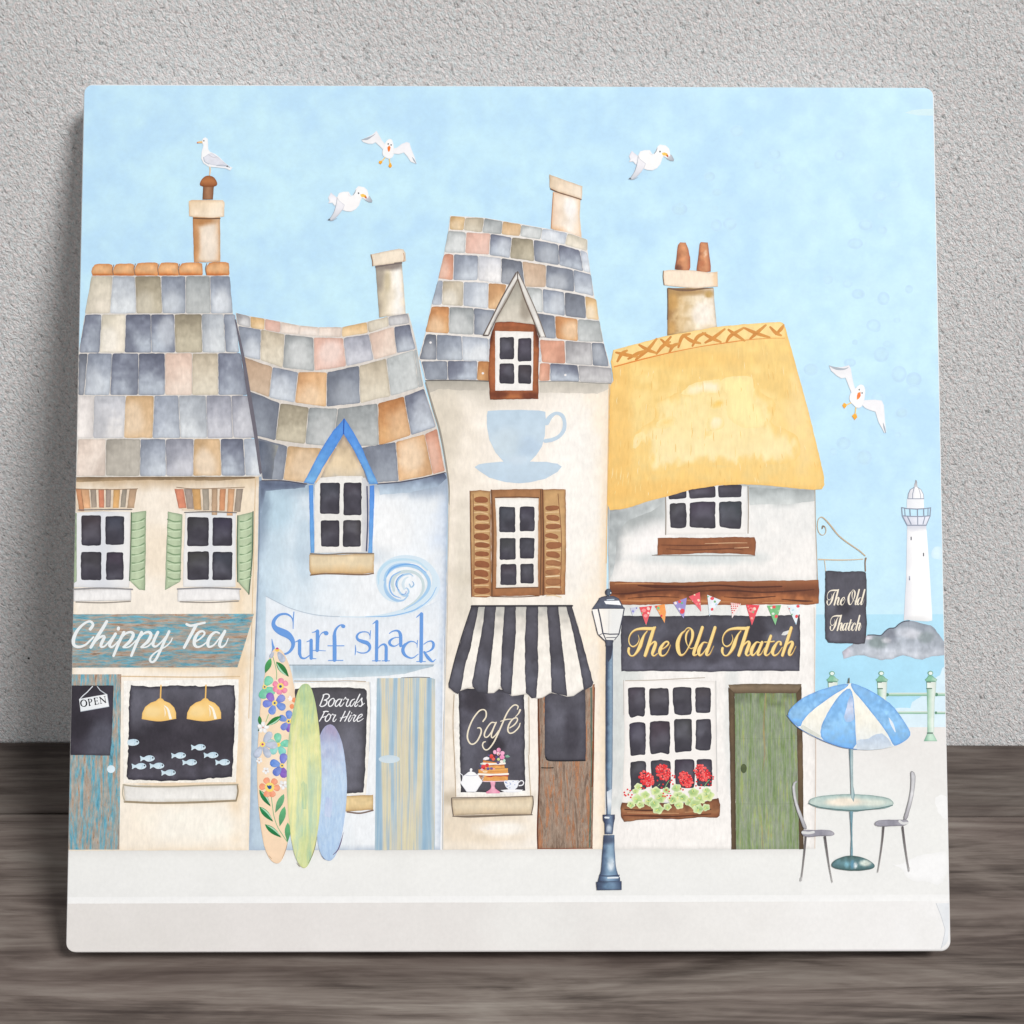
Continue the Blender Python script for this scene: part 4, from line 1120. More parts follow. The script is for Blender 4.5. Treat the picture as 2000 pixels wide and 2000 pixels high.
SB = (110, 160, 228)
lt = Sheet('surf_lettering', so, M_INK, 12, 'blue serif words Surf shack')
script(lt, 'U', [
    (10, (306, 76, 10), (300, 150, 12), (298, 255, 8)),
    (20, (300, 205, 6), (285, 140, 12), (245, 105, 20), (200, 96, 22), (145, 110, 28), (100, 155, 36), (86, 205, 42), (110, 250, 56), (165, 285, 76), (230, 315, 76), (275, 355, 58), (298, 405, 44), (292, 455, 36), (262, 500, 28), (222, 524, 22), (170, 535, 16)),
    (10, (70, 366, 6), (78, 420, 18), (88, 470, 30), (78, 515, 26), (70, 540, 10)),
    (10, (322, 398, 8), (345, 388, 14), (368, 382, 24)), (36, (368, 385), (368, 450), (368, 525, 34)), (20, (368, 520, 34), (385, 565, 24), (425, 574, 16), (465, 550, 12), (495, 525, 8)), (36, (492, 380), (492, 480), (493, 572)), (8, (446, 396), (475, 385, 12), (492, 378, 16)), (8, (492, 576, 12), (546, 578, 7)),
    (10, (502, 296, 7), (530, 290, 12), (556, 276, 18)), (38, (560, 282), (560, 390), (558, 488)), (9, (512, 490), (560, 489), (648, 494, 6)), (8, (575, 420, 6), (580, 350, 8), (600, 308, 10), (635, 290, 16)), (46, (650, 303), (656, 305)),
    (42, (744, 592), (744, 450), (742, 330, 40)), (30, (742, 340, 38), (748, 285, 28), (775, 240, 20), (810, 216, 14), (838, 218, 16)), (38, (832, 230), (840, 232)), (10, (672, 440), (844, 440)), (9, (678, 597), (835, 597)),
    (8, (1130, 278, 8), (1126, 320, 10), (1124, 370, 6)), (14, (1124, 335, 6), (1105, 300, 10), (1060, 290, 12), (1010, 302, 18), (982, 338, 24), (996, 374, 30), (1045, 395, 40), (1095, 412, 42), (1122, 448, 32), (1115, 488, 22), (1080, 514, 14), (1030, 518, 12), (985, 504, 10)), (8, (966, 432, 5), (970, 485, 13), (964, 540, 7)),
    (10, (1154, 206, 8), (1180, 184, 14), (1200, 172, 14)), (34, (1197, 180), (1196, 400), (1194, 598)), (9, (1150, 602), (1236, 602)), (12, (1205, 478, 6), (1235, 440, 14), (1272, 425, 22), (1296, 450, 32), (1298, 520, 34), (1297, 598, 34)), (9, (1255, 602), (1336, 602)),
    (14, (1332, 308, 10), (1370, 284, 14), (1420, 280, 22), (1448, 312, 34), (1454, 370, 36), (1454, 440, 34)), (10, (1450, 450, 12), (1470, 444, 12), (1498, 415, 5)), (12, (1450, 352, 7), (1400, 352, 10), (1355, 372, 20), (1333, 402, 30), (1345, 432, 26), (1385, 446, 14), (1425, 428, 9), (1446, 405, 7)),
    (8, (1634, 382, 7), (1631, 420, 9), (1630, 462, 5)), (12, (1630, 425, 7), (1595, 398, 10), (1545, 400, 18), (1495, 440, 30), (1477, 488, 36), (1494, 535, 32), (1535, 565, 20), (1585, 572, 13), (1642, 532, 8)),
    (12, (1624, 136, 9), (1655, 108, 14), (1680, 94, 14)), (38, (1676, 100), (1675, 350), (1672, 606)), (9, (1626, 611), (1720, 611)), (12, (1702, 426, 9), (1740, 400, 11), (1782, 392, 16), (1806, 420, 28), (1798, 468, 26), (1758, 500, 14), (1706, 516, 9)), (28, (1706, 508, 20), (1740, 560, 34), (1772, 596, 30), (1800, 612, 16), (1830, 586, 5))], SB, 0)
lt.done()

sw = Sheet('shop_window', so, M_SLATE, 9.5, 'dark blackboard window reading Boards For Hire')
sw.fr('G', [(385, 365), (700, 362), (968, 358), (978, 500), (975, 800), (945, 1240), (380, 1240)], wash((252, 250, 246), (250, 247, 240), mot=.02, edge=(226, 214, 196), ew=2, es=.4), 0, res=8, wob=.5)
sw.lr('G', [(385, 352), (600, 355), (800, 352), (940, 358)], 7, (196, 178, 158), 0.5)
sw.lr('G', [(975, 365), (980, 600), (970, 900)], 7, (214, 218, 224), 0.5)
sw.fr('G', [(390, 412), (600, 402), (800, 405), (930, 412), (948, 430), (955, 560), (945, 800), (935, 1100), (925, 1220), (800, 1230), (390, 1235)],
      wash((84, 82, 88), (96, 95, 104), (100, 99, 110), mot=.12, ms=16, edge=(56, 54, 58), ew=6, es=.75, blobs=[(.35, .4, .2, .2, (76, 72, 82), .7), (.75, .6, .15, .3, (116, 116, 128), .6)]), 0.8, res=6, wob=1.2)
swo = sw.done()
bl = Sheet('lettering', swo, M_INK, 11.5)
script(bl, 'Z', [
    (26, (232, 238), (190, 360), (142, 482)), (22, (205, 250, 16), (265, 226, 22), (335, 232, 26), (358, 285, 28), (310, 340, 24), (235, 368, 20)), (22, (245, 366, 18), (298, 385, 26), (296, 445, 28), (238, 500, 26), (170, 516, 24), (132, 492, 18)),
    (24, (405, 342), (352, 400, 28), (338, 472, 28), (370, 515, 24), (425, 490, 24), (468, 420, 26), (474, 350, 24), (445, 325, 20), (408, 342, 18)), (14, (470, 410), (515, 372)),
    (24, (622, 345, 20), (570, 352, 24), (512, 422, 28), (497, 490, 26), (528, 515, 24), (580, 470, 18), (640, 380, 16)), (26, (655, 345), (602, 462), (615, 510), (655, 495, 18), (705, 425, 14)),
    (20, (690, 370, 14), (742, 298, 18), (748, 338, 18), (805, 350, 20)), (26, (808, 352), (768, 440), (758, 500), (792, 515, 22), (842, 468, 14)),
    (24, (950, 345, 20), (892, 370, 24), (850, 440, 28), (850, 505, 26), (895, 500, 20), (962, 400, 16)), (26, (1076, 230), (1005, 380), (955, 495), (985, 516, 22), (1030, 470, 14)),
    (22, (1005, 440, 14), (1070, 385, 16), (1130, 312, 18), (1115, 375, 26), (1132, 450, 28), (1105, 508, 26), (1052, 508, 20)), (14, (1128, 490), (1185, 442)),
    (26, (222, 642), (280, 630), (332, 636)), (24, (245, 645), (190, 758), (128, 860)), (18, (178, 775), (225, 765), (272, 748)),
    (22, (335, 702), (282, 762, 26), (262, 830, 26), (292, 868, 24), (345, 838, 22), (385, 770, 24), (380, 712, 22), (348, 690, 18), (330, 704, 16)),
    (18, (400, 730, 12), (442, 690, 16), (450, 714, 18), (505, 716, 18)), (24, (508, 718), (455, 805), (448, 860), (482, 864, 18), (526, 812, 12)),
    (24, (732, 630), (680, 742), (616, 862)), (24, (842, 628), (785, 745), (722, 862)), (18, (615, 790, 14), (690, 775), (765, 752)),
    (24, (865, 722), (812, 820), (816, 870), (850, 850, 16), (900, 770, 12)), (24, (882, 668), (884, 672)),
    (18, (900, 745, 12), (948, 705, 16), (952, 730, 18), (985, 722, 18)), (24, (982, 728), (932, 820), (938, 868), (972, 850, 16), (1010, 800, 12)),
    (18, (1012, 808, 14), (1088, 772, 16), (1135, 722, 20), (1112, 698, 20), (1052, 740, 24), (1012, 830, 26), (1032, 870, 22), (1090, 850, 16), (1160, 800, 12))], (252, 252, 254), 0)
bl.done()
si = Sheet('shop_window_sill', so, M_WASH, 11)
si.fr('G', [(700, 1252), (850, 1245), (1000, 1240), (1002, 1355), (850, 1365), (700, 1370)], wash((228, 200, 148), (234, 208, 158), (222, 190, 136), mot=.1, ms=10, edge=(156, 116, 74), ew=2.5, es=.55), 0, res=4, wob=.6)
si.lr('G', [(800, 1372), (900, 1382), (1000, 1360)], 12, (128, 108, 98), 0.6)
si.done()
dr = Sheet('door', so, M_STRIPE, 9.5, 'blue and cream striped door with a small oval letter plate')
dr.fr('G', [(1028, 332), (1450, 330), (1482, 340), (1482, 1668), (1016, 1670)], wash((252, 252, 252), (246, 248, 250), mot=.03), 0, res=10, wob=.25)
dro = dr.done()
lp = Sheet('letter_plate', dro, M_INK, 11)
lp.dr('G', 1126, 962, 82, 31, wash((206, 222, 232), (214, 228, 236), mot=.02), 0)
lp.done()

# ------------------------------------------------------------------ surfboards
fb = Sheet('printed_surfboard', tile, M_PALE, 15, 'peach surfboard covered in painted flowers')
fb.fill([(541, 1263), (550, 1266), (560, 1280), (568, 1300), (574, 1325), (578, 1350), (580, 1400), (580, 1500), (574, 1600), (563, 1650), (556, 1672), (549, 1682), (540, 1683), (530, 1675), (520, 1655), (514, 1625), (509, 1590), (505, 1540), (504.5, 1480), (507, 1430), (511, 1370), (518, 1320), (526, 1288), (534, 1268)],
        wash((250, 226, 198), (252, 226, 194), (250, 220, 188), mot=.025, edge=(236, 200, 164), ew=2.5, es=.45, blobs=[(.4, .2, .3, .05, (252, 234, 212), .7), (.5, .55, .3, .06, (253, 236, 214), .7)]), 0, res=6, wob=.2, smooth=1)
fb.lr('d', [(555, 1470, 4), (535, 1560, 8), (500, 1650, 6), (470, 1720, 4)], 8, (172, 132, 96), 0.5)
fb.lr('d', [(265, 1670, 4), (290, 1700, 8), (310, 1720, 4)], 8, (170, 138, 108), 0.5)
fbo = fb.done()
def petal(sh, reg, x, y, ang, L, wd, c, dl):
    pts = []
    for t in np.linspace(0, 2 * math.pi, 13)[:-1]:
        r = L / 2 * math.cos(t); q = wd / 2 * math.sin(t) * (1 + .35 * math.cos(t))
        px, py = L / 2 + r, q
        pts.append((x + px * math.cos(ang) - py * math.sin(ang), y + px * math.sin(ang) + py * math.cos(ang)))
    d = tuple(v * .78 for v in c); l = tuple(v + (255 - v) * .28 for v in c)
    sh.fr(reg, pts, wash(c, l, axis='u', mot=.1, ms=6, edge=d, ew=1.4, es=.35, warp=.3), dl, res=3, wob=.1)
def leaf(sh, reg, x0, y0, x1, y1, wd, c, hl, dl):
    a = np.array((x0, y0)); b_ = np.array((x1, y1)); t = b_ - a; nn = np.array((-t[1], t[0])) / np.linalg.norm(t)
    side = [a + t * s + nn * wd / 2 * math.sin(math.pi * s ** .85) for s in np.linspace(0, 1, 7)]
    oth = [a + t * s - nn * wd / 2 * math.sin(math.pi * s ** .85) for s in np.linspace(1, 0, 7)][1:-1]
    sh.fr(reg, [tuple(p) for p in side + oth], wash(c, tuple(v * .8 for v in c), mot=.1, ms=6), dl, res=3, wob=.1)
    if hl:
        q = [a + t * s + nn * hl * wd / 3.4 * math.sin(math.pi * s) for s in np.linspace(.12, .85, 6)]
        sh.lr(reg, [(p[0], p[1], wd * .26 * math.sin(math.pi * (i + .6) / 6.2)) for i, p in enumerate(q)], 1, (176, 222, 190), dl + .4)
    sh.k += 1
def flower(sh, reg, x, y, angs, L, wd, c, core, dl, cr=40):
    for i, a in enumerate(angs):
        cc = c if not isinstance(c, list) else c[i]
        a = math.radians(a)
        petal(sh, reg, x + math.cos(a) * cr * .6, y + math.sin(a) * cr * .6, a, L, wd, cc, dl + .05 * (i % 3))
    sh.dr(reg, x, y, cr, cr, (252, 224, 120), dl + .6)
    sh.dr(reg, x, y, cr * .42, cr * .42, core, dl + .9)
FL = Sheet('flower_decoration', fbo, M_INK, 15.8)
GN, TQ, BU, VI, PK, ORG, GY = (64, 150, 84), (116, 206, 170), (104, 140, 222), (130, 92, 196), (246, 136, 168), (248, 152, 112), (184, 194, 214)
leaf(FL, 'c', 290, 230, 200, 465, 92, (84, 172, 100), 0, 0); leaf(FL, 'c', 372, 285, 572, 522, 110, (52, 138, 72), 1, 0)
FL.lr('c', [(320, 210), (360, 350), (380, 460), (378, 560)], 12, (150, 190, 136), 0)
for (px, py, a, L, w) in ((400, 130, 60, 190, 100), (330, 130, 118, 110, 60)): petal(FL, 'c', px, py, math.radians(a), L, w, GY, 0)
FL.dr('c', 388, 98, 34, 30, (252, 208, 96), .5); FL.dr('c', 388, 78, 22, 16, (196, 66, 140), .8)
flower(FL, 'c', 192, 680, (-58, 35, 100), 170, 135, TQ, (40, 84, 150), 0, 34)
flower(FL, 'c', 440, 672, (-85, -30, 45, 100, 150, 205), 100, 88, PK, (40, 84, 150), .3, 54)
flower(FL, 'c', 350, 932, (-125, -35, 28, 108, 175), 165, 115, [VI, (118, 130, 214), BU, BU, (112, 130, 220)], (36, 92, 156), 1.0, 42)
FL.dr('c', 590, 860, 40, 26, (252, 248, 246), .2, rot=.5); FL.dr('c', 590, 860, 24, 42, (252, 248, 246), .3); FL.dr('c', 562, 840, 8, 8, (240, 160, 140), .6)
for (x, y) in ((655, 885), (620, 985)): FL.dr('c', x, y, 36, 40, wash((250, 166, 116), (248, 146, 100)), .2)
FL.lr('c', [(255, 1110), (230, 1180), (212, 1230)], 11, (150, 190, 136), 0)
flower(FL, 'c', 570, 1218, (-88, -155, 130, 85), 150, 100, [BU, (110, 144, 222), (112, 132, 216), VI], (36, 92, 156), .2, 38)
leaf(FL, 'c', 455, 1138, 215, 1290, 90, (48, 134, 66), -1, 1.2)
leaf(FL, 'c', 110, 1130, 130, 1290, 60, (62, 146, 78), 0, 0)
for a in (-90, -10, 60, 130, 200): petal(FL, 'c', 170, 1315, math.radians(a), 95, 62, (254, 252, 250), .6)
FL.dr('c', 168, 1315, 13, 11, (226, 150, 130), 1.2); FL.dr('c', 100, 1355, 12, 14, (70, 110, 84), 1.2)
flower(FL, 'c', 410, 1585, (-95, -10, 60, 130, 195), 165, 115, [TQ, (110, 206, 172), (122, 214, 198), (140, 214, 206), (168, 206, 204)], (246, 200, 96), 0, 34)
flower(FL, 'c', 162, 1578, (-55, 5, 62, 118), 210, 112, GY, (190, 78, 130), .9, 44)
def d2(y): return y                      # lower half of the board uses the next drawing window
flower(FL, 'd', 468, 262, (-80, 197, 130, 78), 175, 120, [(112, 120, 210), (96, 140, 222), (98, 124, 210), (126, 84, 188)], (36, 100, 140), 1.6, 36)
for (x, y, s) in ((215, 340, 1.0), (110, 180, .9), (485, 565, 1.3)):
    for a in (20, 92, 164, 236, 308): petal(FL, 'd', x, y, math.radians(a), 58 * s, 40 * s, (254, 252, 252), .4)
    FL.dr('d', x, y, 9, 9, (228, 170, 110), 1.0)
leaf(FL, 'd', 112, 640, 290, 902, 92, (36, 138, 80), -1, .2)
flower(FL, 'd', 275, 600, (-115, -50, 5, 68, 112, 185), 120, 100, ORG, (44, 104, 170), .8, 74)
FL.lr('d', [(240, 578), (262, 612), (300, 580)], 18, (36, 76, 136), 2.0)
FL.lr('d', [(300, 740), (320, 900), (345, 1060), (400, 1220), (480, 1350), (555, 1460)], 11, (140, 186, 138), .2)
leaf(FL, 'd', 500, 705, 362, 1000, 98, (116, 190, 138), 0, .4); leaf(FL, 'd', 112, 902, 330, 1140, 96, (40, 146, 86), -1, .4)
leaf(FL, 'd', 510, 900, 432, 1215, 100, (104, 186, 130), 0, .4); leaf(FL, 'd', 200, 1180, 460, 1390, 92, (36, 140, 78), -1, .4)
leaf(FL, 'd', 560, 1150, 556, 1460, 92, (104, 184, 126), 0, .4)
FL.done()

lm = Sheet('printed_surfboard', tile, M_LIME, 20, 'tall lime and yellow streaked surfboard in the middle')
lm.fill([(598, 1333), (606, 1335), (613, 1350), (619, 1375), (624, 1410), (628, 1450), (630, 1500), (630, 1540), (627, 1590), (620, 1640), (612, 1670), (604, 1688), (596, 1693), (587, 1686), (578, 1668), (571, 1635), (566, 1590), (562, 1530), (563, 1470), (568, 1420), (574, 1385), (582, 1350), (590, 1336)],
        wash((0, (214, 232, 220)), (.2, (232, 240, 228)), (.45, (252, 252, 250)), (1, (250, 250, 246)), mot=.04, edge=(206, 206, 170), ew=2.2, es=.3,
             blobs=[(.3, .6, .3, .3, (255, 255, 250), .8), (.55, .95, .2, .2, (214, 232, 226), .7)]), 0, res=6, wob=.2, smooth=1)
lm.fr('d', [(770, 560), (800, 500), (860, 560), (868, 700), (855, 950), (790, 940), (775, 800)], wash((226, 240, 246), (222, 238, 240), mot=.05), 0.6, res=4, wob=1)
lm.lr('d', [(1020, 1380, 3), (985, 1540, 9), (940, 1680, 10), (880, 1790, 4)], 8, (150, 140, 112), 0.6)
lm.lr('d', [(700, 1780, 3), (730, 1820, 8), (755, 1850, 3)], 8, (150, 132, 110), 0.6)
lm.done()
ll = Sheet('printed_surfboard', tile, M_LILAC, 17.5, 'short lilac blue surfboard with a white patch')
ll.fill([(644, 1412), (653, 1414), (662, 1427), (669, 1445), (674, 1468), (678, 1500), (680, 1530), (678, 1570), (673, 1610), (666, 1645), (658, 1668), (650, 1677), (644, 1678), (636, 1675), (628, 1664), (622, 1640), (618, 1600), (616, 1540), (618, 1480), (624, 1440), (634, 1418)],
        wash((0, (214, 200, 218)), (.18, (228, 226, 238)), (.4, (238, 246, 252)), (1, (220, 236, 250)), mot=.04, edge=(196, 204, 226), ew=2.2, es=.35, blobs=[(.6, .02, .3, .06, (206, 176, 196), .6)]), 0, res=6, wob=.2, smooth=1)
ll.fr('d', [(1165, 740), (1210, 770), (1262, 815), (1250, 960), (1235, 1075), (1190, 1070), (1130, 1045), (1140, 900)], wash((234, 236, 250), (240, 240, 250), mot=.02), 0.6, res=4, wob=.9)
ll.lr('d', [(1145, 1080, 16), (1150, 1140, 14), (1142, 1200, 6)], 12, (232, 240, 252), 0.6)
ll.lr('d', [(1432, 1310, 3), (1390, 1470, 14), (1340, 1590, 16), (1270, 1660, 8)], 8, (130, 104, 136), 0.6)
ll.lr('d', [(1090, 1670, 3), (1120, 1710, 8), (1150, 1735, 3)], 8, (120, 120, 160), 0.6)
ll.done()
# ------------------------------------------------------------------ cafe
cafe = Sheet('printed_cafe', tile, M_WASH, 7.4, 'tall narrow painted cafe with a steep slate roof and striped awning')
cafe.fill([(829, 740), (1000, 740), (1188, 745), (1187, 900), (1184, 1100), (1182, 1300), (1181, 1657), (862, 1657), (866, 1400), (872, 1150), (875, 1000), (877, 955), (867, 880), (854, 825)],
          wash((238, 227, 211), (248, 238, 224), (252, 244, 234), (252, 244, 233), (252, 238, 219), axis='u', mot=.03, ms=26, edge=(224, 212, 192), ew=4, es=.35,
               blobs=[(.35, .0, .8, .035, (202, 196, 184), .75), (.12, .08, .08, .12, (214, 204, 186), .5), (.45, .035, .25, .04, (206, 198, 184), .5), (.6, .13, .3, .1, (253, 244, 234), .7), (.8, .25, .16, .2, (254, 250, 244), .8), (.06, .45, .05, .4, (226, 216, 198), .5), (.45, .425, .3, .02, (214, 202, 182), .6), (.22, .4, .06, .15, (218, 210, 194), .5),
                      (.3, .95, .3, .05, (232, 214, 188), .6), (.3, .89, .28, .02, (190, 174, 150), .6), (.42, .955, .14, .015, (255, 250, 242), .9), (.98, .6, .03, .5, (250, 226, 196), .6)]), 0, res=8, wob=.4)
cafe.line([(831, 748, 3), (846, 800, 4), (858, 840, 4), (868, 890, 3.4), (876, 945, 3), (877, 985, 1.5)], 3, (156, 150, 140), 0.6)
cafe.line([(877, 985), (875, 1100), (873, 1250), (866, 1450), (865, 1656)], 1.6, (206, 196, 182), 0.6)
cafe.line([(1188, 750), (1186, 900), (1183, 1100)], 2, (236, 196, 140), 0.6)
cafe.fr('C', [(200, 1695), (690, 1700), (690, 1770), (560, 1775), (300, 1760), (230, 1790), (215, 1750)], wash((176, 170, 158), (206, 198, 186), mot=.06), 0.4, res=5, wob=1.2)
cafe.fr('C', [(1085, 1705), (1660, 1722), (1640, 1760), (1540, 1800), (1300, 1795), (1095, 1790)], wash((198, 192, 180), (220, 212, 200), mot=.06), 0.4, res=5, wob=1.2)
co_ = cafe.done()

ch = Sheet('chimney', co_, M_WASH, 7.8)
ch.fr('C', [(1190, 225), (1405, 285), (1400, 420), (1415, 585), (1290, 545), (1175, 515)], wash((236, 206, 180), (246, 228, 208), (252, 244, 234), (246, 222, 196), axis='u', edge=(218, 170, 128), ew=2.6, es=.5, mot=.05, blobs=[(.65, .35, .2, .2, (255, 250, 246), .9), (.1, .9, .4, .15, (232, 190, 150), .7)]), 0, res=4, wob=.4)
ch.fr('C', [(1162, 92), (1290, 140), (1420, 185), (1415, 285), (1300, 250), (1195, 215), (1165, 192)], wash((226, 204, 176), (246, 226, 202), (252, 238, 220), axis='u', edge=(190, 152, 116), ew=2.2, es=.5, mot=.05), 0.6, res=4, wob=.4)
ch.lr('C', [(1172, 205), (1240, 235), (1330, 262), (1410, 288)], 9, (132, 100, 80), 0.9)
ch.lr('C', [(1195, 240), (1188, 330), (1178, 510)], 6, (206, 150, 108), 0.9)
ch.done()

roof = Sheet('roof', co_, M_ROOF, 8.4)
roof.fr('C', [(390, 412), (655, 428), (945, 478), (1305, 543), (1460, 600), (1462, 695), (1485, 860), (1515, 1045), (1555, 1230), (1590, 1405), (1640, 1590), (1665, 1722), (1400, 1708), (1080, 1702), (700, 1702), (200, 1692), (165, 1545), (148, 1525), (200, 1325), (245, 1110), (298, 910), (345, 700), (378, 522)], wash((238, 232, 226), (232, 226, 220), mot=.05), 0, res=10, wob=.4)
row(roof, 'C', [(392, 412), (510, 425), (655, 430), (800, 455), (945, 482), (1110, 512), (1305, 547), (1460, 600)], [(385, 520), (495, 528), (640, 545), (790, 560), (935, 575), (1095, 600), (1285, 640), (1460, 692)], 'ytgTGLc', 0.6)
row(roof, 'C', [(375, 528), (515, 540), (705, 552), (870, 580), (1040, 598), (1235, 637), (1400, 682), (1462, 702)], [(345, 700), (508, 705), (697, 720), (857, 745), (1045, 770), (1240, 800), (1430, 848), (1486, 862)], 'GPBkdBL', 0.6)
row(roof, 'C', [(345, 706), (420, 712), (610, 722), (790, 742), (950, 768), (1140, 797), (1350, 835), (1492, 872)], [(296, 902), (415, 915), (607, 917), (790, 942), (975, 967), (1137, 972), (1360, 1008), (1510, 1042)], 'rbwDndb', 0.6)
row(roof, 'C', [(295, 914), (335, 917), (497, 926), (690, 937), (832, 947), (985, 967), (1110, 982), (1282, 1008), (1442, 1038), (1532, 1062)], [(246, 1105), (327, 1107), (492, 1117), (686, 1137), (790, 1150), (1000, 1160), (1115, 1167), (1287, 1197), (1452, 1218), (1550, 1228)], 'btLo-GbDy', 0.6)
row(roof, 'C', [(246, 1117), (385, 1121), (577, 1132), (742, 1150), (1060, 1172), (1207, 1192), (1387, 1217), (1557, 1232)], [(197, 1320), (382, 1330), (577, 1340), (702, 1346), (1100, 1362), (1217, 1372), (1387, 1392), (1586, 1402)], 'OgdgdOG', 0.6)
row(roof, 'C', [(205, 1332), (287, 1337), (482, 1347), (692, 1367), (1090, 1377), (1287, 1387), (1492, 1402), (1592, 1407)], [(152, 1530), (287, 1537), (492, 1542), (697, 1547), (1105, 1557), (1292, 1567), (1502, 1582), (1632, 1592)], 'DbLLrsd', 0.6)
row(roof, 'C', [(168, 1545), (372, 1542), (607, 1542), (700, 1547), (1090, 1560), (1172, 1562), (1387, 1577), (1650, 1597)], [(202, 1690), (377, 1692), (602, 1692), (702, 1700), (1085, 1702), (1172, 1702), (1402, 1707), (1662, 1720)], 'dBO-rBs', 0.6)
for x, y in ((240, 1400), (648, 1640), (1290, 1655)): roof.dr('C', x, y, 10, 9, (244, 240, 238), 1.2)
roof.lr('C', [(205, 1696), (380, 1694), (600, 1698), (690, 1702)], 9, (112, 108, 104), 1.2)
roof.lr('C', [(1090, 1706), (1300, 1704), (1500, 1716), (1650, 1722)], 6, (150, 148, 144), 1.2)
roof.done()

dm = Sheet('dormer_window', co_, M_WASH, 12, 'small white gabled dormer with a brown wooden frame')
dm.fr('C', [(915, 880), (970, 1000), (1040, 1170), (1060, 1270), (740, 1250), (800, 1110)], wash((158, 152, 142), (196, 190, 176), (220, 212, 198), mot=.06, edge=(126, 118, 108), ew=3.5, es=.55, blobs=[(.75, .6, .15, .3, (150, 138, 124), .6)]), 0, res=4, wob=.4)
dm.fr('C', [(745, 1245), (870, 1238), (1050, 1262), (1085, 1370), (1080, 1840), (705, 1845), (690, 1650), (705, 1360)], wash((150, 88, 56), (166, 98, 60), (176, 106, 64), (150, 84, 54), mot=.14, ms=9, edge=(92, 44, 28), ew=2.2, es=.65,
      blobs=[(.5, .97, .25, .04, (190, 116, 70), .9), (.02, .15, .08, .15, (78, 36, 24), .8), (.98, .15, .08, .15, (78, 36, 24), .8), (.2, .93, .18, .05, (104, 52, 34), .8), (.8, .95, .18, .05, (104, 52, 34), .8), (.5, .03, .4, .03, (178, 102, 66), .7)]), 0.5, res=4, wob=.6)
dm.fr('C', [(742, 1310), (900, 1315), (1040, 1318), (1040, 1600), (1035, 1775), (745, 1775)], wash((246, 242, 238), (250, 246, 242), mot=.02, edge=(222, 214, 208), ew=2, es=.4), 1.0, res=5, wob=.4)
panes(dm, 'C', [rect(778, 1358, 890, 1532), rect(920, 1368, 1026, 1548), rect(778, 1565, 892, 1722), rect(922, 1575, 1024, 1722)], 1.6)
dm.fr('C', [(915, 850), (935, 870), (985, 985), (1060, 1150), (1140, 1358), (1100, 1362), (1040, 1220), (970, 1050), (920, 910), (860, 1000), (780, 1150), (720, 1260), (690, 1345), (652, 1345), (720, 1200), (800, 1040)],
      wash((242, 238, 232), (226, 222, 216), (244, 240, 234), mot=.05, edge=(120, 108, 100), ew=1.5, es=.6), 1.5, res=3, wob=.4)
dm.lr('C', [(650, 1345), (720, 1205), (800, 1045), (905, 858)], 9, (104, 92, 86), 1.9)
dm.lr('C', [(690, 1345), (760, 1200), (840, 1060), (918, 905)], 8, (120, 106, 96), 1.9)
dm.lr('C', [(920, 852), (985, 985), (1065, 1165), (1135, 1355)], 7, (128, 118, 110), 1.9)
dm.lr('C', [(918, 905), (975, 1070), (1045, 1240), (1090, 1360)], 9, (112, 96, 84), 1.9)
dm.lr('C', [(652, 1346), (690, 1346)], 9, (92, 82, 78), 1.9)
dm.lr('C', [(915, 850), (918, 905)], 8, (92, 84, 80), 2.1)
dm.done()

cup = Sheet('teacup_emblem', co_, M_PALE, 9.5, 'pale blue teacup and saucer painted on the cafe wall')
CB = (198, 217, 232)
cup.fr('D', [(608, 255), (700, 248), (850, 246), (1000, 250), (1055, 262), (1058, 330), (1050, 450), (1030, 530), (985, 600), (935, 648), (1060, 652), (1150, 665), (1184, 688), (1150, 730), (1060, 780), (950, 808), (850, 816), (740, 806), (620, 772), (540, 720), (505, 690), (540, 668), (640, 655), (730, 648), (670, 580), (620, 480), (602, 380), (600, 290)],
       wash((196, 216, 232), (204, 221, 234), (198, 217, 233), mot=.035, ms=14, edge=(190, 212, 230), ew=2, es=.4, blobs=[(.6, .5, .18, .14, (186, 206, 226), .7), (.35, .45, .2, .2, (208, 222, 230), .6), (.5, .68, .15, .06, (212, 226, 238), .6)]), 0, res=6, wob=.5)
cup.lr('D', [(1065, 345, 44), (1095, 300, 34), (1140, 272, 24), (1185, 290, 30), (1205, 340, 28), (1200, 400, 30), (1165, 450, 28), (1110, 478, 30), (1055, 488, 30)], 28, CB, 0.3)
cup.done()

wf = Sheet('casement_window', co_, M_WASH, 10, 'tall six pane window in a brown wooden frame')
BW, BWD = (172, 126, 86), (122, 76, 48)
wf.fr('D', [(632, 868), (830, 862), (1035, 862), (1045, 1690), (1000, 1692), (640, 1695)], wash((170, 120, 80), (178, 132, 92), (166, 112, 74), mot=.1, ms=12, edge=BWD, ew=2.6, es=.5), 0, res=5, wob=.5)
wf.fr('D', [(665, 932), (850, 930), (1005, 932), (1000, 1300), (1002, 1625), (675, 1632), (680, 1200)], wash((250, 246, 240), (246, 240, 232), mot=.02, edge=(206, 190, 172), ew=2.2, es=.5), 0.5, res=6, wob=.5)
panes(wf, 'D', [rect(698, 998, 824, 1198), rect(858, 998, 974, 1192), rect(702, 1242, 826, 1412), rect(858, 1242, 974, 1404), rect(708, 1446, 832, 1608), rect(864, 1444, 968, 1598)], 1.1)
for pts, w in (([(636, 870), (650, 1200), (642, 1690)], 11), ([(1020, 870), (1024, 1300), (1018, 1680)], 9), ([(668, 928), (850, 924), (1005, 930)], 9), ([(672, 1634), (850, 1630), (1000, 1628)], 8), ([(1034, 866), (1046, 1300), (1040, 1690)], 9), ([(640, 1698), (850, 1702), (1010, 1694)], 7)):
    wf.lr('D', pts, w, (112, 76, 52), 1.2)
wf.done()
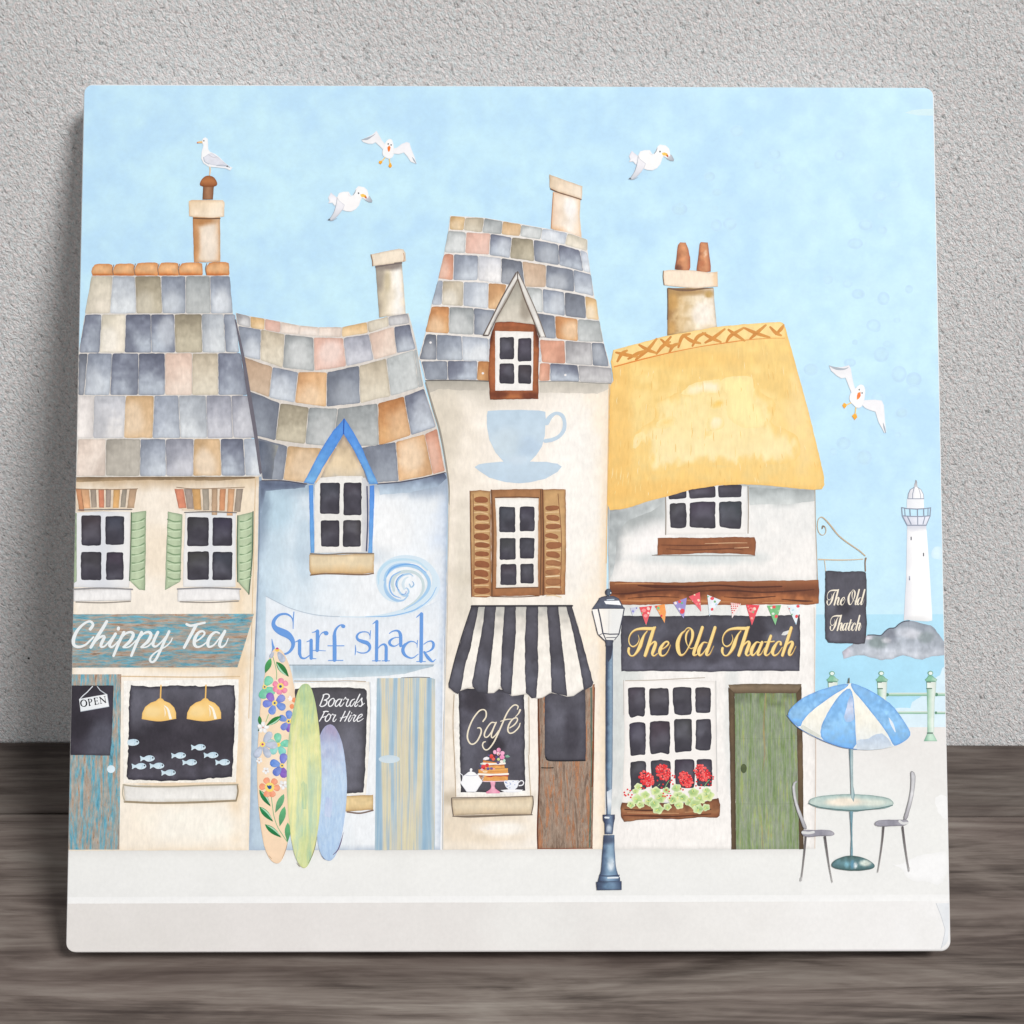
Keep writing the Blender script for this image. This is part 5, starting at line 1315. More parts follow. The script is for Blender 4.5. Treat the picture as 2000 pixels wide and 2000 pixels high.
for k, q in enumerate(([(470, 876), (550, 868), (630, 878), (638, 1695), (600, 1706), (484, 1700), (475, 1300)], [(1035, 866), (1130, 862), (1215, 866), (1220, 1300), (1212, 1685), (1048, 1688)])):
    s_ = Sheet('shutter', co_, M_WASH, 11)
    s_.fr('D', q, wash((202, 160, 110), (206, 166, 116), (186, 134, 90), mot=.08, ms=10, edge=(118, 72, 44), ew=2.4, es=.65), 0, res=4, wob=.5)
    x0 = (500, 1055)[k]
    r_ = random.Random(3 + k)
    for i in range(11):
        y = 925 + i * 71 - (0 if i > 1 else 0)
        if k and i == 0: continue
        wq = r_.uniform(100, 122); hq = r_.uniform(36, 54)
        xx = x0 + r_.uniform(-4, 12); tl = r_.uniform(-8, 14)
        fade = 1.0 if not k else (.85 if i < 7 else .6)
        c = tuple(a * fade + b_ * (1 - fade) for a, b_ in zip((156, 96, 62), (206, 160, 112)))
        s_.fr('D', [(xx, y), (xx + wq * .5, y - 6), (xx + wq, y + tl), (xx + wq + 2, y + hq * .8 + tl), (xx + wq * .5, y + hq), (xx, y + hq * .8)], wash(c, tuple(v * .94 for v in c), mot=.1, edge=(128, 74, 46), ew=1.6, es=.4), 0.5, res=4, wob=.7, smooth=1)
        s_.lr('D', [(xx + 4, y + hq + 12), (xx + wq * .5, y + hq + 9), (xx + wq - 4, y + hq + 12 + tl)], 9, (226, 192, 146) if not k or i < 8 else (240, 214, 176), 0.5)
    s_.lr('D', [q[0], (q[0][0] + 6, 1300), q[-1] if k else q[-2]], 6, (112, 66, 42), 0.9)
    s_.lr('D', [(x0 - (6 if not k else -100), 900), (x0 + (2 if not k else 128), 1250), (x0 + (2 if not k else 120), 1640)], 5, (136, 88, 58), 0.9)
    s_.done()

# awning, shop window, sill, door
sw = Sheet('shop_window', co_, M_SLATE, 10, 'dark cafe window lettered Cafe with a tea set and cake')
sw.fr('H', [(262, 740), (290, 770), (850, 780), (855, 1250), (868, 1575), (282, 1580), (270, 1250)], wash((250, 246, 238), (252, 248, 242), mot=.02, edge=(222, 208, 188), ew=2.5, es=.5), 0, res=8, wob=.5)
sw.fr('H', [(305, 740), (560, 730), (815, 770), (820, 1100), (826, 1530), (740, 1542), (322, 1542), (315, 1200)], wash((84, 82, 92), (92, 90, 102), (82, 80, 88), mot=.14, ms=16, edge=(38, 36, 42), ew=3.2, es=.75, blobs=[(.25, .12, .2, .12, (58, 54, 62), .8), (.55, .55, .15, .1, (42, 38, 44), .7), (.75, .3, .2, .2, (104, 103, 114), .6), (.15, .6, .12, .2, (104, 104, 116), .5)]), 0.6, res=6, wob=1.0)
sw.lr('H', [(270, 780), (262, 1000), (275, 1300), (285, 1575)], 6, (190, 166, 136), 0.9)
sw.lr('H', [(852, 800), (856, 1200), (852, 1290), (868, 1575)], 6, (196, 176, 148), 0.9)
swo = sw.done()
cl = Sheet('lettering', swo, M_INK, 12)
CT = (244, 232, 208)
script(cl, 'H', [
    (11, (495, 990), (518, 955), (518, 915), (498, 898, 9), (462, 912), (415, 975), (382, 1055, 12), (374, 1115, 12), (392, 1158), (418, 1167), (448, 1145), (475, 1095, 12), (482, 1058), (470, 1040), (452, 1042, 7)),
    (10, (588, 1000, 8), (560, 1000), (530, 1035), (508, 1080, 12), (508, 1108), (528, 1112), (560, 1075), (592, 1005, 8)), (10, (598, 998), (575, 1050), (560, 1098), (568, 1118), (592, 1098), (618, 1060, 7)),
    (10, (762, 896, 7), (768, 874), (745, 862), (715, 880), (680, 930, 11), (645, 1010, 12), (608, 1095, 12), (572, 1165, 11), (535, 1208), (508, 1208), (492, 1180), (498, 1155), (515, 1148, 7)), (8, (632, 990, 6), (675, 976, 9), (720, 972, 6)),
    (10, (702, 1042, 8), (738, 1018), (762, 985), (758, 964), (730, 970), (700, 1010, 12), (688, 1055, 12), (702, 1082), (735, 1075), (772, 1038), (784, 1005, 7)), (12, (784, 902, 15), (772, 928, 10), (748, 955, 5))], CT, 0)
cl.done()
tp = Sheet('teapot', swo, M_INK, 13)
tp.fr('e', [(330, 1265), (280, 1190), (220, 1110), (170, 1030), (215, 1010), (230, 920), (265, 875), (300, 850), (360, 800), (405, 785), (400, 740), (415, 710), (450, 708), (462, 740), (445, 785), (520, 810), (570, 855), (610, 870), (650, 905), (690, 860), (730, 835), (765, 850), (740, 900), (710, 990), (680, 1060), (620, 1150), (555, 1250), (530, 1265)],
      wash((255, 255, 255), (252, 252, 254), mot=.01, edge=(214, 214, 226), ew=1.2, es=.4), 0, res=4, wob=.2)
tp.lr('e', [(300, 868), (360, 880), (440, 885), (560, 875)], 10, (176, 178, 200), 0.5)
tp.lr('e', [(165, 815), (200, 845), (240, 880), (235, 910)], 16, (244, 244, 250), 0)
tp.done()
ck = Sheet('cake_on_stand', swo, M_INK, 12.6, 'layered berry cake on a pink cake stand')
ck.fr('e', [(880, 1010), (1005, 1010), (1000, 1080), (985, 1130), (1005, 1190), (1110, 1260), (1105, 1300), (790, 1300), (785, 1265), (890, 1200), (910, 1140), (895, 1070)], wash((238, 150, 180), (250, 186, 206), (238, 148, 180), axis='u', mot=.12, ms=4, edge=(226, 116, 156), ew=1.2, es=.4), 0, res=3, wob=.3)
ck.fr('e', [(620, 1005), (1260, 1000), (1240, 1022), (760, 1030)], flat((248, 214, 222)), 0.2, wob=.1)
OC = ((222, 150, 80), (240, 180, 104), (226, 154, 84))
ck.fr('e', [(605, 740), (1300, 705), (1300, 1000), (700, 1008), (610, 900)], wash((240, 184, 108), (226, 152, 80), (236, 172, 98), mot=.12, ms=5, edge=(206, 128, 62), ew=1.4, es=.4), 0.4, res=3, wob=.4)
ck.fr('e', [(715, 520), (1210, 600), (1225, 705), (720, 720)], wash((214, 132, 70), (240, 178, 100), mot=.12, ms=5), 0.5, res=3, wob=.4)
for y, x0, x1 in ((848, 605, 1300), (598, 705, 1225)): ck.lr('e', [(x0, y), ((x0 + x1) / 2, y + 14), (x1, y - 4)], 46, (254, 248, 238), 0.9)
ck.lr('e', [(620, 880, 12), (680, 890, 30), (720, 885, 8)], 20, (150, 62, 40), 1.2)
ck.lr('e', [(800, 905, 14), (900, 900, 34), (980, 885, 18), (1100, 890, 26), (1200, 885, 20), (1295, 890, 30)], 20, (178, 44, 52), 1.2)
ck.lr('e', [(880, 640), (1000, 632), (1100, 640), (1210, 632)], 14, (150, 62, 48), 1.2)
ck.lr('e', [(780, 800), (900, 790), (1290, 770)], 8, (196, 118, 58), 1.2)
ck.fr('e', [(705, 500), (740, 455), (800, 435), (860, 460), (850, 500), (760, 520)], flat((250, 246, 250)), 1.0, wob=.3)
for (x, y, a, b_, c) in ((910, 430, 44, 52, (232, 58, 50)), (955, 490, 42, 40, (236, 90, 76)), (985, 440, 26, 30, (120, 40, 36)), (1030, 450, 30, 32, (82, 72, 130)), (850, 405, 22, 22, (104, 92, 142)), (1065, 580, 36, 36, (92, 72, 128)), (715, 675, 56, 54, (228, 48, 54)), (810, 640, 44, 46, (220, 40, 46)), (655, 660, 26, 28, (96, 96, 150)),
                         (830, 720, 36, 36, (88, 82, 146)), (910, 715, 38, 32, (104, 84, 140)), (740, 720, 26, 22, (170, 40, 60)), (970, 725, 26, 16, (246, 164, 190)), (690, 740, 40, 26, (246, 190, 200)), (1075, 500, 36, 34, (214, 224, 150)), (1150, 550, 44, 34, (250, 232, 220)), (1210, 530, 30, 44, (196, 226, 206)), (680, 605, 34, 22, (190, 216, 206)),
                         (1080, 280, 48, 52, (246, 150, 190)), (990, 330, 42, 50, (250, 176, 206)), (1165, 355, 54, 50, (248, 168, 202)), (1070, 365, 40, 46, (252, 196, 206)), (1160, 450, 58, 54, (240, 140, 186)), (1078, 385, 12, 16, (206, 84, 60)), (760, 790, 60, 26, (250, 214, 170))):
    ck.dr('e', x, y, a, b_, wash(tuple(v + (255 - v) * .2 for v in c), c, mot=.15, ms=4) if a > 30 else c, 1.5 if c[0] > 200 else 1.8, res=3)
ck.fr('e', [(1235, 415), (1290, 395), (1350, 440), (1290, 465), (1240, 455)], wash((160, 204, 178), (104, 156, 130)), 1.4, res=3, wob=.3)
ck.done()
tc = Sheet('teacup', swo, M_INK, 13)
tc.fr('e', [(1205, 1000), (1300, 990), (1550, 995), (1545, 1100), (1510, 1170), (1460, 1210), (1320, 1210), (1250, 1150), (1210, 1060)], wash((248, 250, 255), (240, 244, 252), mot=.02), 0, res=3, wob=.2)
tc.lr('e', [(1555, 1040), (1590, 1008), (1640, 1005), (1668, 1050), (1640, 1105), (1560, 1120)], 24, (250, 250, 255), 0)
tc.fr('e', [(1130, 1225), (1320, 1205), (1460, 1205), (1660, 1218), (1590, 1265), (1400, 1280), (1220, 1268)], wash((240, 240, 246), (254, 254, 255), (236, 236, 244), mot=.02), 0.3, res=3, wob=.2)
for (x, y, r0) in ((1250, 1040, 22), (1275, 1065, 12), (1355, 1080, 18), (1345, 1050, 10), (1420, 1020, 12), (1280, 1130, 16), (1345, 1170, 12), (1460, 1100, 12), (1520, 1030, 10), (1320, 1120, 8)): tc.dr('e', x, y, r0, r0 * .8, (128, 152, 206), 0.5)
tc.done()

aw = Sheet('striped_awning', co_, M_WASH, 14, 'black and cream striped awning with a scalloped edge')
aw.fr('H', [(408, 92), (800, 90), (1185, 92), (1240, 270), (1300, 500), (1352, 700), (1345, 725), (1270, 745), (1200, 795), (1150, 800), (1080, 780), (1020, 770), (960, 808), (910, 815), (830, 780), (720, 795), (630, 730), (580, 770), (520, 772), (410, 725), (370, 735), (310, 755), (285, 775), (230, 735), (228, 690), (280, 480), (340, 280)],
      wash((0, (186, 184, 178)), (.15, (222, 216, 206)), (.35, (248, 242, 232)), (1, (252, 246, 238)), mot=.04, ms=12, edge=(120, 112, 106), ew=1.8, es=.5), 0, res=7, wob=.4)
ST = [[(408, 92), (462, 92), (400, 400), (355, 560), (325, 740), (300, 778), (268, 762), (228, 725), (226, 690), (285, 470)],
      [(510, 92), (595, 92), (572, 380), (548, 600), (530, 775), (450, 762), (412, 720), (410, 690), (450, 460), (490, 250)],
      [(660, 92), (748, 92), (752, 300), (735, 480), (715, 785), (660, 765), (630, 715), (632, 560), (645, 330)],
      [(830, 92), (925, 92), (920, 400), (925, 600), (910, 805), (875, 812), (830, 770), (822, 600), (820, 330)],
      [(990, 92), (1080, 92), (1102, 320), (1128, 560), (1150, 795), (1085, 780), (1028, 765), (1022, 560), (1008, 330)],
      [(1140, 92), (1185, 92), (1240, 280), (1300, 490), (1352, 690), (1340, 722), (1280, 748), (1262, 640), (1205, 350)]]
for q in ST:
    aw.fr('H', q, wash((86, 84, 92), (92, 90, 100), (80, 78, 87), (100, 100, 112), (86, 85, 95), mot=.14, ms=13, edge=(48, 45, 52), ew=2.6, es=.6), 0.6, res=6, wob=.8)
aw.lr('H', [(405, 92), (800, 92), (1188, 92)], 14, (52, 49, 56), 1.1)
aw.lr('H', [(405, 95), (340, 290), (280, 490), (228, 700)], 6, (52, 49, 56), 1.1)
aw.done()
si = Sheet('shop_window_sill', co_, M_WASH, 11)
si.fr('H', [(252, 1592), (560, 1588), (885, 1575), (880, 1700), (870, 1715), (560, 1712), (265, 1722)], wash((224, 204, 174), (234, 218, 190), (214, 192, 160), mot=.06, edge=(138, 122, 104), ew=2.4, es=.6), 0, res=5, wob=.5)
si.lr('H', [(252, 1585), (560, 1582), (880, 1572)], 6, (110, 96, 82), 0.6)
si.lr('H', [(262, 1728, 8), (400, 1730, 18), (640, 1722, 14), (880, 1718, 8)], 12, (128, 114, 100), 0.6)
si.lr('H', [(252, 1590), (255, 1650), (265, 1722)], 7, (104, 90, 80), 0.6)
si.lr('H', [(885, 1575), (888, 1640), (872, 1715)], 7, (104, 90, 80), 0.6)
si.done()
dr = Sheet('door', co_, M_BROWN, 10, 'weathered brown cafe door with a dark upper pane')
dr.fr('H', [(918, 800), (1365, 700), (1360, 1300), (1350, 1980), (920, 1984), (928, 1400)], wash((250, 250, 250), (244, 244, 244), mot=.05, ms=20, edge=(190, 150, 124), ew=2.5, es=.5), 0, res=10, wob=.4)
dr.fr('H', [(1330, 722), (1342, 718), (1348, 1300), (1332, 1975), (1322, 1975), (1336, 1300)], flat((160, 214, 214)), 0.5, wob=.3)
dr.lr('H', [(925, 810), (930, 1100), (935, 1400), (922, 1800), (925, 1980)], 11, (150, 96, 66), 0.6)
dr.lr('H', [(1362, 730), (1356, 1100), (1345, 1500)], 9, (190, 116, 70), 0.6)
dr.lr('H', [(952, 1352), (1000, 1354), (1042, 1352)], 8, (84, 78, 72), 0.6)
dr.lr('H', [(922, 1982), (1130, 1982), (1350, 1980)], 6, (206, 122, 70), 0.6)
dro = dr.done()
dp = Sheet('door_pane', dro, M_SLATE, 11)
dp.fr('H', [(975, 780), (1290, 730), (1298, 1100), (1296, 1295), (1040, 1298), (985, 1285), (975, 1250)], wash((80, 78, 87), (92, 91, 102), (80, 78, 87), mot=.14, ms=16, edge=DKE, ew=3, es=.5, blobs=[(.65, .6, .2, .3, (62, 59, 68), .7), (.3, .4, .2, .2, (102, 101, 112), .6)]), 0, wob=.6)
dp.lr('H', [(985, 1270), (1005, 1293), (1100, 1298), (1290, 1296)], 12, (38, 36, 42), 0.6)
dp.done()

# ------------------------------------------------------------------ thatched pub
pub = Sheet('printed_thatched_pub', tile, M_WASH, 7.6, 'white painted cottage pub with a golden thatched roof')
pub.fill([(1186, 980), (1300, 940), (1589, 940), (1590, 1000), (1593, 1100), (1592, 1180), (1590, 1400), (1591, 1657), (1181, 1657), (1184, 1300), (1188, 1130)],
         wash((0, (238, 238, 236)), (.3, (248, 244, 240)), (1, (250, 246, 242)), mot=.03, ms=28, edge=(206, 204, 200), ew=4, es=.4,
              blobs=[(.12, .07, .25, .07, (166, 172, 172), .85), (.8, .02, .25, .045, (176, 184, 184), .85), (.02, .14, .06, .1, (152, 158, 160), .8), (.35, .09, .12, .06, (208, 212, 212), .6), (.25, .17, .12, .06, (254, 250, 248), .8), (.45, .21, .3, .02, (206, 214, 214), .7), (.5, .285, .6, .03, (212, 214, 212), .6),
                     (.03, .6, .05, .3, (214, 218, 216), .6), (.3, .345, .35, .04, (216, 220, 218), .6), (.5, .465, .3, .02, (226, 228, 226), .6), (.28, .875, .22, .025, (186, 194, 192), .8), (.1, .62, .08, .25, (214, 219, 217), .7), (.6, .62, .035, .25, (224, 227, 225), .6), (.72, .5, .03, .2, (236, 234, 232), .5)]), 0, res=8, wob=.3)
pub.fr('I', [(150, 410), (300, 360), (590, 270), (585, 330), (480, 400), (300, 470), (215, 560), (200, 800), (165, 930), (150, 700)], wash((158, 164, 166), (200, 205, 205), (226, 227, 225), axis='d', mot=.07, ms=14, warp=.2), 0.4, res=5, wob=1.2)
pub.fr('I', [(1245, 215), (1500, 222), (1755, 235), (1755, 320), (1600, 340), (1250, 350)], wash((158, 164, 164), (196, 202, 202), (216, 220, 218), mot=.07, ms=14), 0.4, res=5, wob=1.2)
for pts, w, c in (([(1757, 230), (1762, 500), (1772, 760), (1778, 935)], 7, (186, 170, 150)), ([(1752, 1150), (1758, 1500), (1754, 1900)], 5, (214, 200, 186)), ([(160, 250), (152, 600), (160, 930)], 6, (196, 198, 196))):
    pub.lr('I', pts, w, c, 0.8)
pub.lr('J', [(1755, 250), (1768, 800), (1762, 1545)], 6, (226, 206, 190), 0.8)
po = pub.done()

beam = Sheet('timber_beam', po, M_WASH, 9, 'dark brown timber beam across the pub front')
beam.fr('I', [(158, 942), (300, 946), (600, 952), (1000, 945), (1400, 940), (1784, 936), (1792, 1030), (1788, 1118), (1700, 1130), (1400, 1125), (1000, 1130), (600, 1122), (300, 1128), (165, 1110)],
        wash((0, (172, 112, 74)), (.2, (140, 84, 54)), (.4, (116, 66, 42)), (.55, (128, 74, 48)), (.75, (176, 110, 68)), (1, (160, 98, 62)), mot=.16, ms=12, warp=.16, edge=(120, 72, 44), ew=2, es=.4), 0, res=5, wob=.8)
for pts, w in (([(180, 1040, 6), (300, 1038, 14), (450, 1020, 18), (650, 1010, 10), (800, 1024, 6)], 1), ([(380, 975, 8), (560, 985, 26), (800, 985, 16), (1000, 975, 12), (1250, 990, 14), (1500, 985, 10)], 1), ([(850, 1020, 6), (1100, 1015, 14), (1350, 1030, 10), (1600, 1020, 12), (1750, 1010, 6)], 1), ([(300, 1075, 4), (500, 1062, 9), (700, 1068, 4)], 1), ([(1050, 1065, 4), (1250, 1075, 12), (1450, 1062, 6)], 1), ([(1500, 1085, 5), (1650, 1098, 14), (1740, 1100, 6)], 1)):
    beam.lr('I', pts, 1, (88, 46, 32), 0.5)
for pts in ([(200, 962, 5), (350, 958, 10), (500, 962, 4)], [(700, 1085, 5), (900, 1100, 14), (1100, 1105, 6)], [(1350, 1110, 5), (1500, 1112, 10), (1650, 1118, 4)], [(250, 1092, 6), (420, 1095, 16), (560, 1090, 6)]):
    beam.lr('I', pts, 1, (196, 134, 88), 0.5)
beam.done()

pw = Sheet('casement_window', po, M_INK, 8, 'wide six pane window tucked under the thatch')
pw.fr('I', [(598, 262), (760, 215), (1000, 190), (1228, 205), (1225, 560), (1222, 578), (592, 578)], wash((240, 240, 240), (248, 244, 240), mot=.03, edge=(206, 202, 198), ew=2.4, es=.4), 0, res=7, wob=.4)
panes(pw, 'I', [[(615, 268), (690, 240), (756, 228), (758, 296), (690, 302), (618, 306)], [(772, 226), (880, 206), (982, 202), (984, 288), (880, 296), (780, 300)], [(1000, 198), (1100, 190), (1188, 192), (1184, 288), (1100, 292), (1006, 290)],
               [(624, 336), (750, 332), (760, 420), (752, 525), (690, 532), (628, 525)], [(778, 330), (880, 320), (982, 326), (980, 430), (982, 532), (900, 528), (782, 522)], [(1008, 328), (1090, 320), (1184, 322), (1186, 430), (1180, 538), (1090, 532), (1014, 520)]], 0.6)
pw.lr('I', [(592, 262), (596, 420), (594, 578)], 9, (158, 148, 138), 0.9)
pw.lr('I', [(1236, 205), (1238, 400), (1236, 570)], 8, (166, 152, 138), 0.9)
pw.done()
si = Sheet('window_sill', po, M_WASH, 9, 'brown timber sill under the upper pub window')
si.fr('I', [(532, 605), (700, 602), (900, 605), (1100, 598), (1285, 602), (1298, 640), (1290, 742), (1150, 730), (900, 722), (700, 735), (532, 738)], wash((156, 98, 64), (146, 90, 58), (160, 102, 68), mot=.12, ms=9, edge=(110, 64, 40), ew=2.2, es=.5), 0, res=4, wob=.7)
for pts in ([(560, 660, 5), (800, 665, 10), (1000, 660, 6)], [(600, 690, 5), (800, 700, 9), (1100, 690, 9), (1200, 700, 5)]): si.lr('I', pts, 1, (110, 62, 42), 0.5)
for pts in ([(900, 650, 3), (1100, 645, 6), (1230, 645, 3)], [(1130, 685, 3), (1240, 680, 7)]): si.lr('I', pts, 1, (222, 180, 140), 0.6)
si.lr('I', [(535, 735), (545, 742), (1290, 746)], 6, (146, 140, 134), -0.4)
si.done()

th = Sheet('thatched_roof', po, M_THATCH, 10, 'golden thatched roof with a cross stitched ridge')
GD = (246, 198, 110)
th.fr('E', [(185, 500), (300, 470), (600, 392), (980, 322), (1250, 298), (1480, 284), (1505, 292), (1530, 350), (1600, 600), (1700, 960), (1780, 1290), (1826, 1480), (1830, 1555), (1812, 1588), (1740, 1592), (1640, 1585), (1500, 1570), (1350, 1556), (1200, 1549), (1000, 1558), (800, 1588), (620, 1638), (480, 1672), (330, 1722), (240, 1742), (160, 1748), (138, 1700), (150, 1300), (155, 900), (160, 780), (185, 740), (165, 590)],
      wash((248, 211, 134), (249, 212, 132), (251, 220, 148), (249, 212, 134), (248, 206, 124), mot=.04, ms=18, warp=.3, edge=(238, 180, 92), ew=4, es=.4,
           blobs=[(.05, .6, .07, .5, (245, 196, 112), .6), (.3, .9, .35, .06, (246, 198, 114), .6), (.9, .5, .07, .3, (252, 222, 160), .6), (.35, .2, .3, .05, (247, 202, 118), .6)]), 0, res=7, wob=.6)
th.fr('E', [(185, 502), (300, 472), (600, 394), (980, 324), (1250, 300), (1480, 286), (1503, 295), (1525, 400), (1400, 405), (1230, 420), (1050, 445), (850, 475), (620, 520), (400, 570), (190, 625), (172, 580)], wash((252, 222, 152), (252, 218, 146), mot=.06, ms=12, edge=(246, 200, 116), ew=2, es=.4), 0.6, res=5, wob=.5)
th.lr('E', [(190, 632, 9), (400, 576, 10), (620, 524, 8), (850, 478, 6), (1050, 448, 8), (1230, 424, 6), (1400, 412, 4), (1520, 412, 3)], 1, (232, 142, 66), 0.9)
BG = (249, 212, 133)
for q, a, b_, k in (([(490, 925), (620, 860), (770, 800), (850, 740), (1000, 715), (1270, 685), (1300, 760), (1330, 840), (1450, 900), (1440, 1000), (1400, 1080), (1560, 1130), (1640, 1200), (1640, 1360), (1480, 1400), (1300, 1390), (1100, 1405), (950, 1395), (800, 1395), (640, 1430), (480, 1465), (450, 1340), (440, 1225), (380, 1240), (320, 1290), (325, 1170), (400, 1110), (500, 1050), (520, 980)], (252, 226, 158), (254, 234, 180), .2),
                    ([(700, 840), (800, 760), (1000, 722), (1030, 760), (1010, 840), (900, 845), (820, 870), (740, 850)], (254, 244, 216), (253, 236, 190), .3),
                    ([(1020, 720), (1260, 695), (1285, 780), (1270, 900), (1340, 960), (1380, 1080), (1300, 1120), (1150, 1100), (1060, 1000), (1080, 860), (1030, 800)], (254, 238, 168), (254, 236, 172), .3),
                    ([(930, 1010), (1040, 1020), (1060, 1100), (960, 1140), (900, 1100)], (254, 242, 206), (253, 234, 184), .4),
                    ([(900, 900), (960, 885), (1060, 880), (1050, 940), (980, 970), (930, 960)], (250, 204, 104), (250, 210, 120), .4),
                    ([(890, 1140), (960, 1120), (950, 1170), (900, 1180)], (249, 198, 112), (250, 206, 126), .4),
                    ([(500, 1080), (600, 1020), (680, 1020), (660, 1090), (560, 1120)], (249, 208, 124), (250, 214, 138), .4),
                    ([(340, 1180), (420, 1120), (410, 1210), (340, 1290)], (254, 240, 206), (252, 230, 176), .4)):
    th.fr('E', q, wash(a, b_, mot=.03, ms=14, warp=.3, fade=((BG if k < .3 else (252, 228, 162)), 22 if k < .25 else 11)), k, res=5, wob=1.5, smooth=1)
rs = random.Random(21)
XX = (212, 138, 62)
for pts in ([(215, 590), (250, 530), (290, 505)], [(205, 520), (290, 540), (380, 555)], [(300, 570), (370, 530), (440, 505)], [(385, 462), (450, 500), (520, 525)], [(360, 575), (450, 500), (520, 415)], [(520, 530), (570, 470), (625, 440)], [(555, 420), (620, 470), (690, 455)], [(620, 520), (650, 470), (700, 450)],
            [(630, 400), (580, 460)], [(690, 480), (720, 400), (780, 375)], [(725, 385), (790, 430), (860, 450)], [(800, 470), (840, 400), (900, 370)], [(880, 370), (950, 410), (1020, 440)], [(900, 445), (960, 410), (1050, 340)], [(1065, 440), (1100, 390), (1200, 330)], [(1080, 345), (1130, 380), (1205, 430)], [(1200, 330), (1290, 370), (1400, 405)],
            [(1250, 415), (1300, 370), (1370, 310)], [(1405, 325), (1450, 370), (1490, 390)], [(1450, 380), (1490, 340), (1510, 310)]):
    th.lr('E', [(p[0], p[1], (16, 28, 16)[min(i, 2)]) for i, p in enumerate(pts)], 18, XX, 1.0, c2=(222, 156, 78))
TO = np.array(R('E', [(190, 640), (1520, 420), (1800, 1560), (1500, 1560), (1000, 1550), (640, 1620), (165, 1720), (160, 1000)]))
for i in range(230):
    x, y = rs.uniform(160, 1800), rs.uniform(460, 1700)
    L_ = rs.uniform(20, 90)
    q = R('E', [(x, y, 2), (x + rs.uniform(-3, 3) + (x - 800) * .006, y + L_ / 2, 5), (x + rs.uniform(-5, 5) + (x - 800) * .012, y + L_, 2)])
    if inside(np.array([q[0][:2], q[2][:2]]), TO).all():
        th.line(q, 1, rs.choice([(240, 192, 108), (246, 206, 126), (254, 232, 176), (252, 222, 150)]), 0.75)
th.done()
ch = Sheet('chimney', po, M_WASH, 8.2)
ch.fr('a', [(205, 1010), (1075, 1010), (1100, 1400), (1135, 1740), (1000, 1800), (205, 1900)], wash((170, 128, 78), (222, 190, 140), (236, 216, 182), (250, 236, 214), (252, 240, 224), axis='u', edge=(120, 92, 66), ew=2.2, es=.45, mot=.06, ms=8, warp=.18,
      blobs=[(.35, .08, .5, .09, (180, 142, 92), .85), (.83, .14, .08, .07, (196, 160, 98), .95), (.1, .3, .12, .2, (204, 158, 92), .8), (.68, .55, .2, .22, (254, 244, 232), .8), (.85, .88, .15, .1, (234, 212, 178), .7), (.08, .85, .1, .15, (212, 166, 100), .8)]), 0, res=4, wob=.4)
ch.lr('a', [(205, 1020), (212, 1300), (208, 1600)], 18, (116, 92, 74), 0.4)
ch.lr('a', [(220, 1015, 24), (420, 1045, 44), (640, 1050, 40), (820, 1030, 30), (1060, 1010, 14)], 30, (128, 98, 74), 0.5)
ch.fr('a', [(125, 690), (250, 670), (700, 680), (960, 720), (1080, 715), (1145, 705), (1155, 985), (1060, 985), (800, 1015), (600, 1005), (380, 985), (150, 960), (130, 900)], wash((252, 234, 212), (253, 232, 208), (254, 238, 218), mot=.03, edge=(188, 150, 116), ew=2, es=.4, blobs=[(.95, .5, .06, .5, (248, 214, 174), .8)]), 0.8, res=5, wob=.4)
ch.lr('a', [(128, 690), (122, 800), (140, 950)], 16, (140, 112, 90), 1.1)
ch.done()
for k, q in enumerate(([(340, 660), (365, 480), (400, 200), (440, 150), (545, 155), (590, 260), (625, 430), (635, 620), (610, 690), (470, 680)], [(750, 690), (775, 480), (810, 180), (830, 150), (960, 155), (990, 380), (1015, 600), (1015, 700), (880, 720)])):
    pt = Sheet('chimney_pot', po, M_WASH, 8.0)
    pt.fr('a', q, wash((150, 88, 66), (206, 138, 96), (222, 156, 112), (194, 116, 82), axis='u', mot=.12, ms=6, edge=(130, 72, 50), ew=2, es=.5, blobs=[(.25, .9, .3, .12, (104, 62, 48), .7)] if k == 0 else [(.62, .38, .1, .12, (246, 204, 170), .9), (.4, .7, .2, .1, (182, 108, 72), .6)]), 0, res=4, wob=.5)
    pt.done()

sb = Sheet('sign_board', po, M_SLATE, 9, 'dark grey board lettered The Old Thatch in gold script')
sb.fr('I', [(255, 1210), (600, 1216), (1000, 1208), (1300, 1215), (1640, 1205), (1645, 1420), (1642, 1646), (1300, 1642), (900, 1648), (500, 1642), (252, 1644), (246, 1400)],
      wash((76, 74, 83), (88, 87, 98), (82, 80, 91), (100, 99, 112), mot=.14, ms=18, edge=DKE, ew=2.8, es=.7, blobs=[(.36, .55, .12, .25, (54, 50, 58), .7), (.76, .35, .06, .3, (50, 46, 54), .7), (.6, .4, .15, .2, (62, 59, 68), .6), (.87, .4, .08, .1, (116, 116, 128), .7), (.52, .75, .05, .1, (58, 55, 64), .6)]), 0, res=6, wob=.9)
sb.fr('V', [(1680, 170), (1700, 140), (1760, 120), (1765, 150), (1720, 172)], flat((228, 228, 226)), 0.5, wob=.5)
sbo = sb.done()
TH1 = [(10, (140, 165, 4), (150, 215, 6), (125, 268, 11), (82, 290, 14), (48, 262, 12), (40, 205, 10), (65, 145, 13), (115, 108, 20), (190, 96, 30), (255, 97, 34), (312, 96, 30)), (20, (325, 80, 14), (300, 112, 34)),
       (30, (238, 122, 8), (205, 165, 18), (180, 225, 34), (160, 285, 40), (128, 345, 28), (90, 386, 14), (55, 384, 16), (36, 345, 26), (40, 308, 26)),
       (36, (308, 92, 34), (275, 200, 38), (230, 340, 36), (214, 386, 32)), (20, (235, 335, 6), (275, 268, 12), (315, 238, 20), (328, 258, 32), (308, 320, 38), (292, 370, 28), (312, 390, 12), (350, 362, 6))]
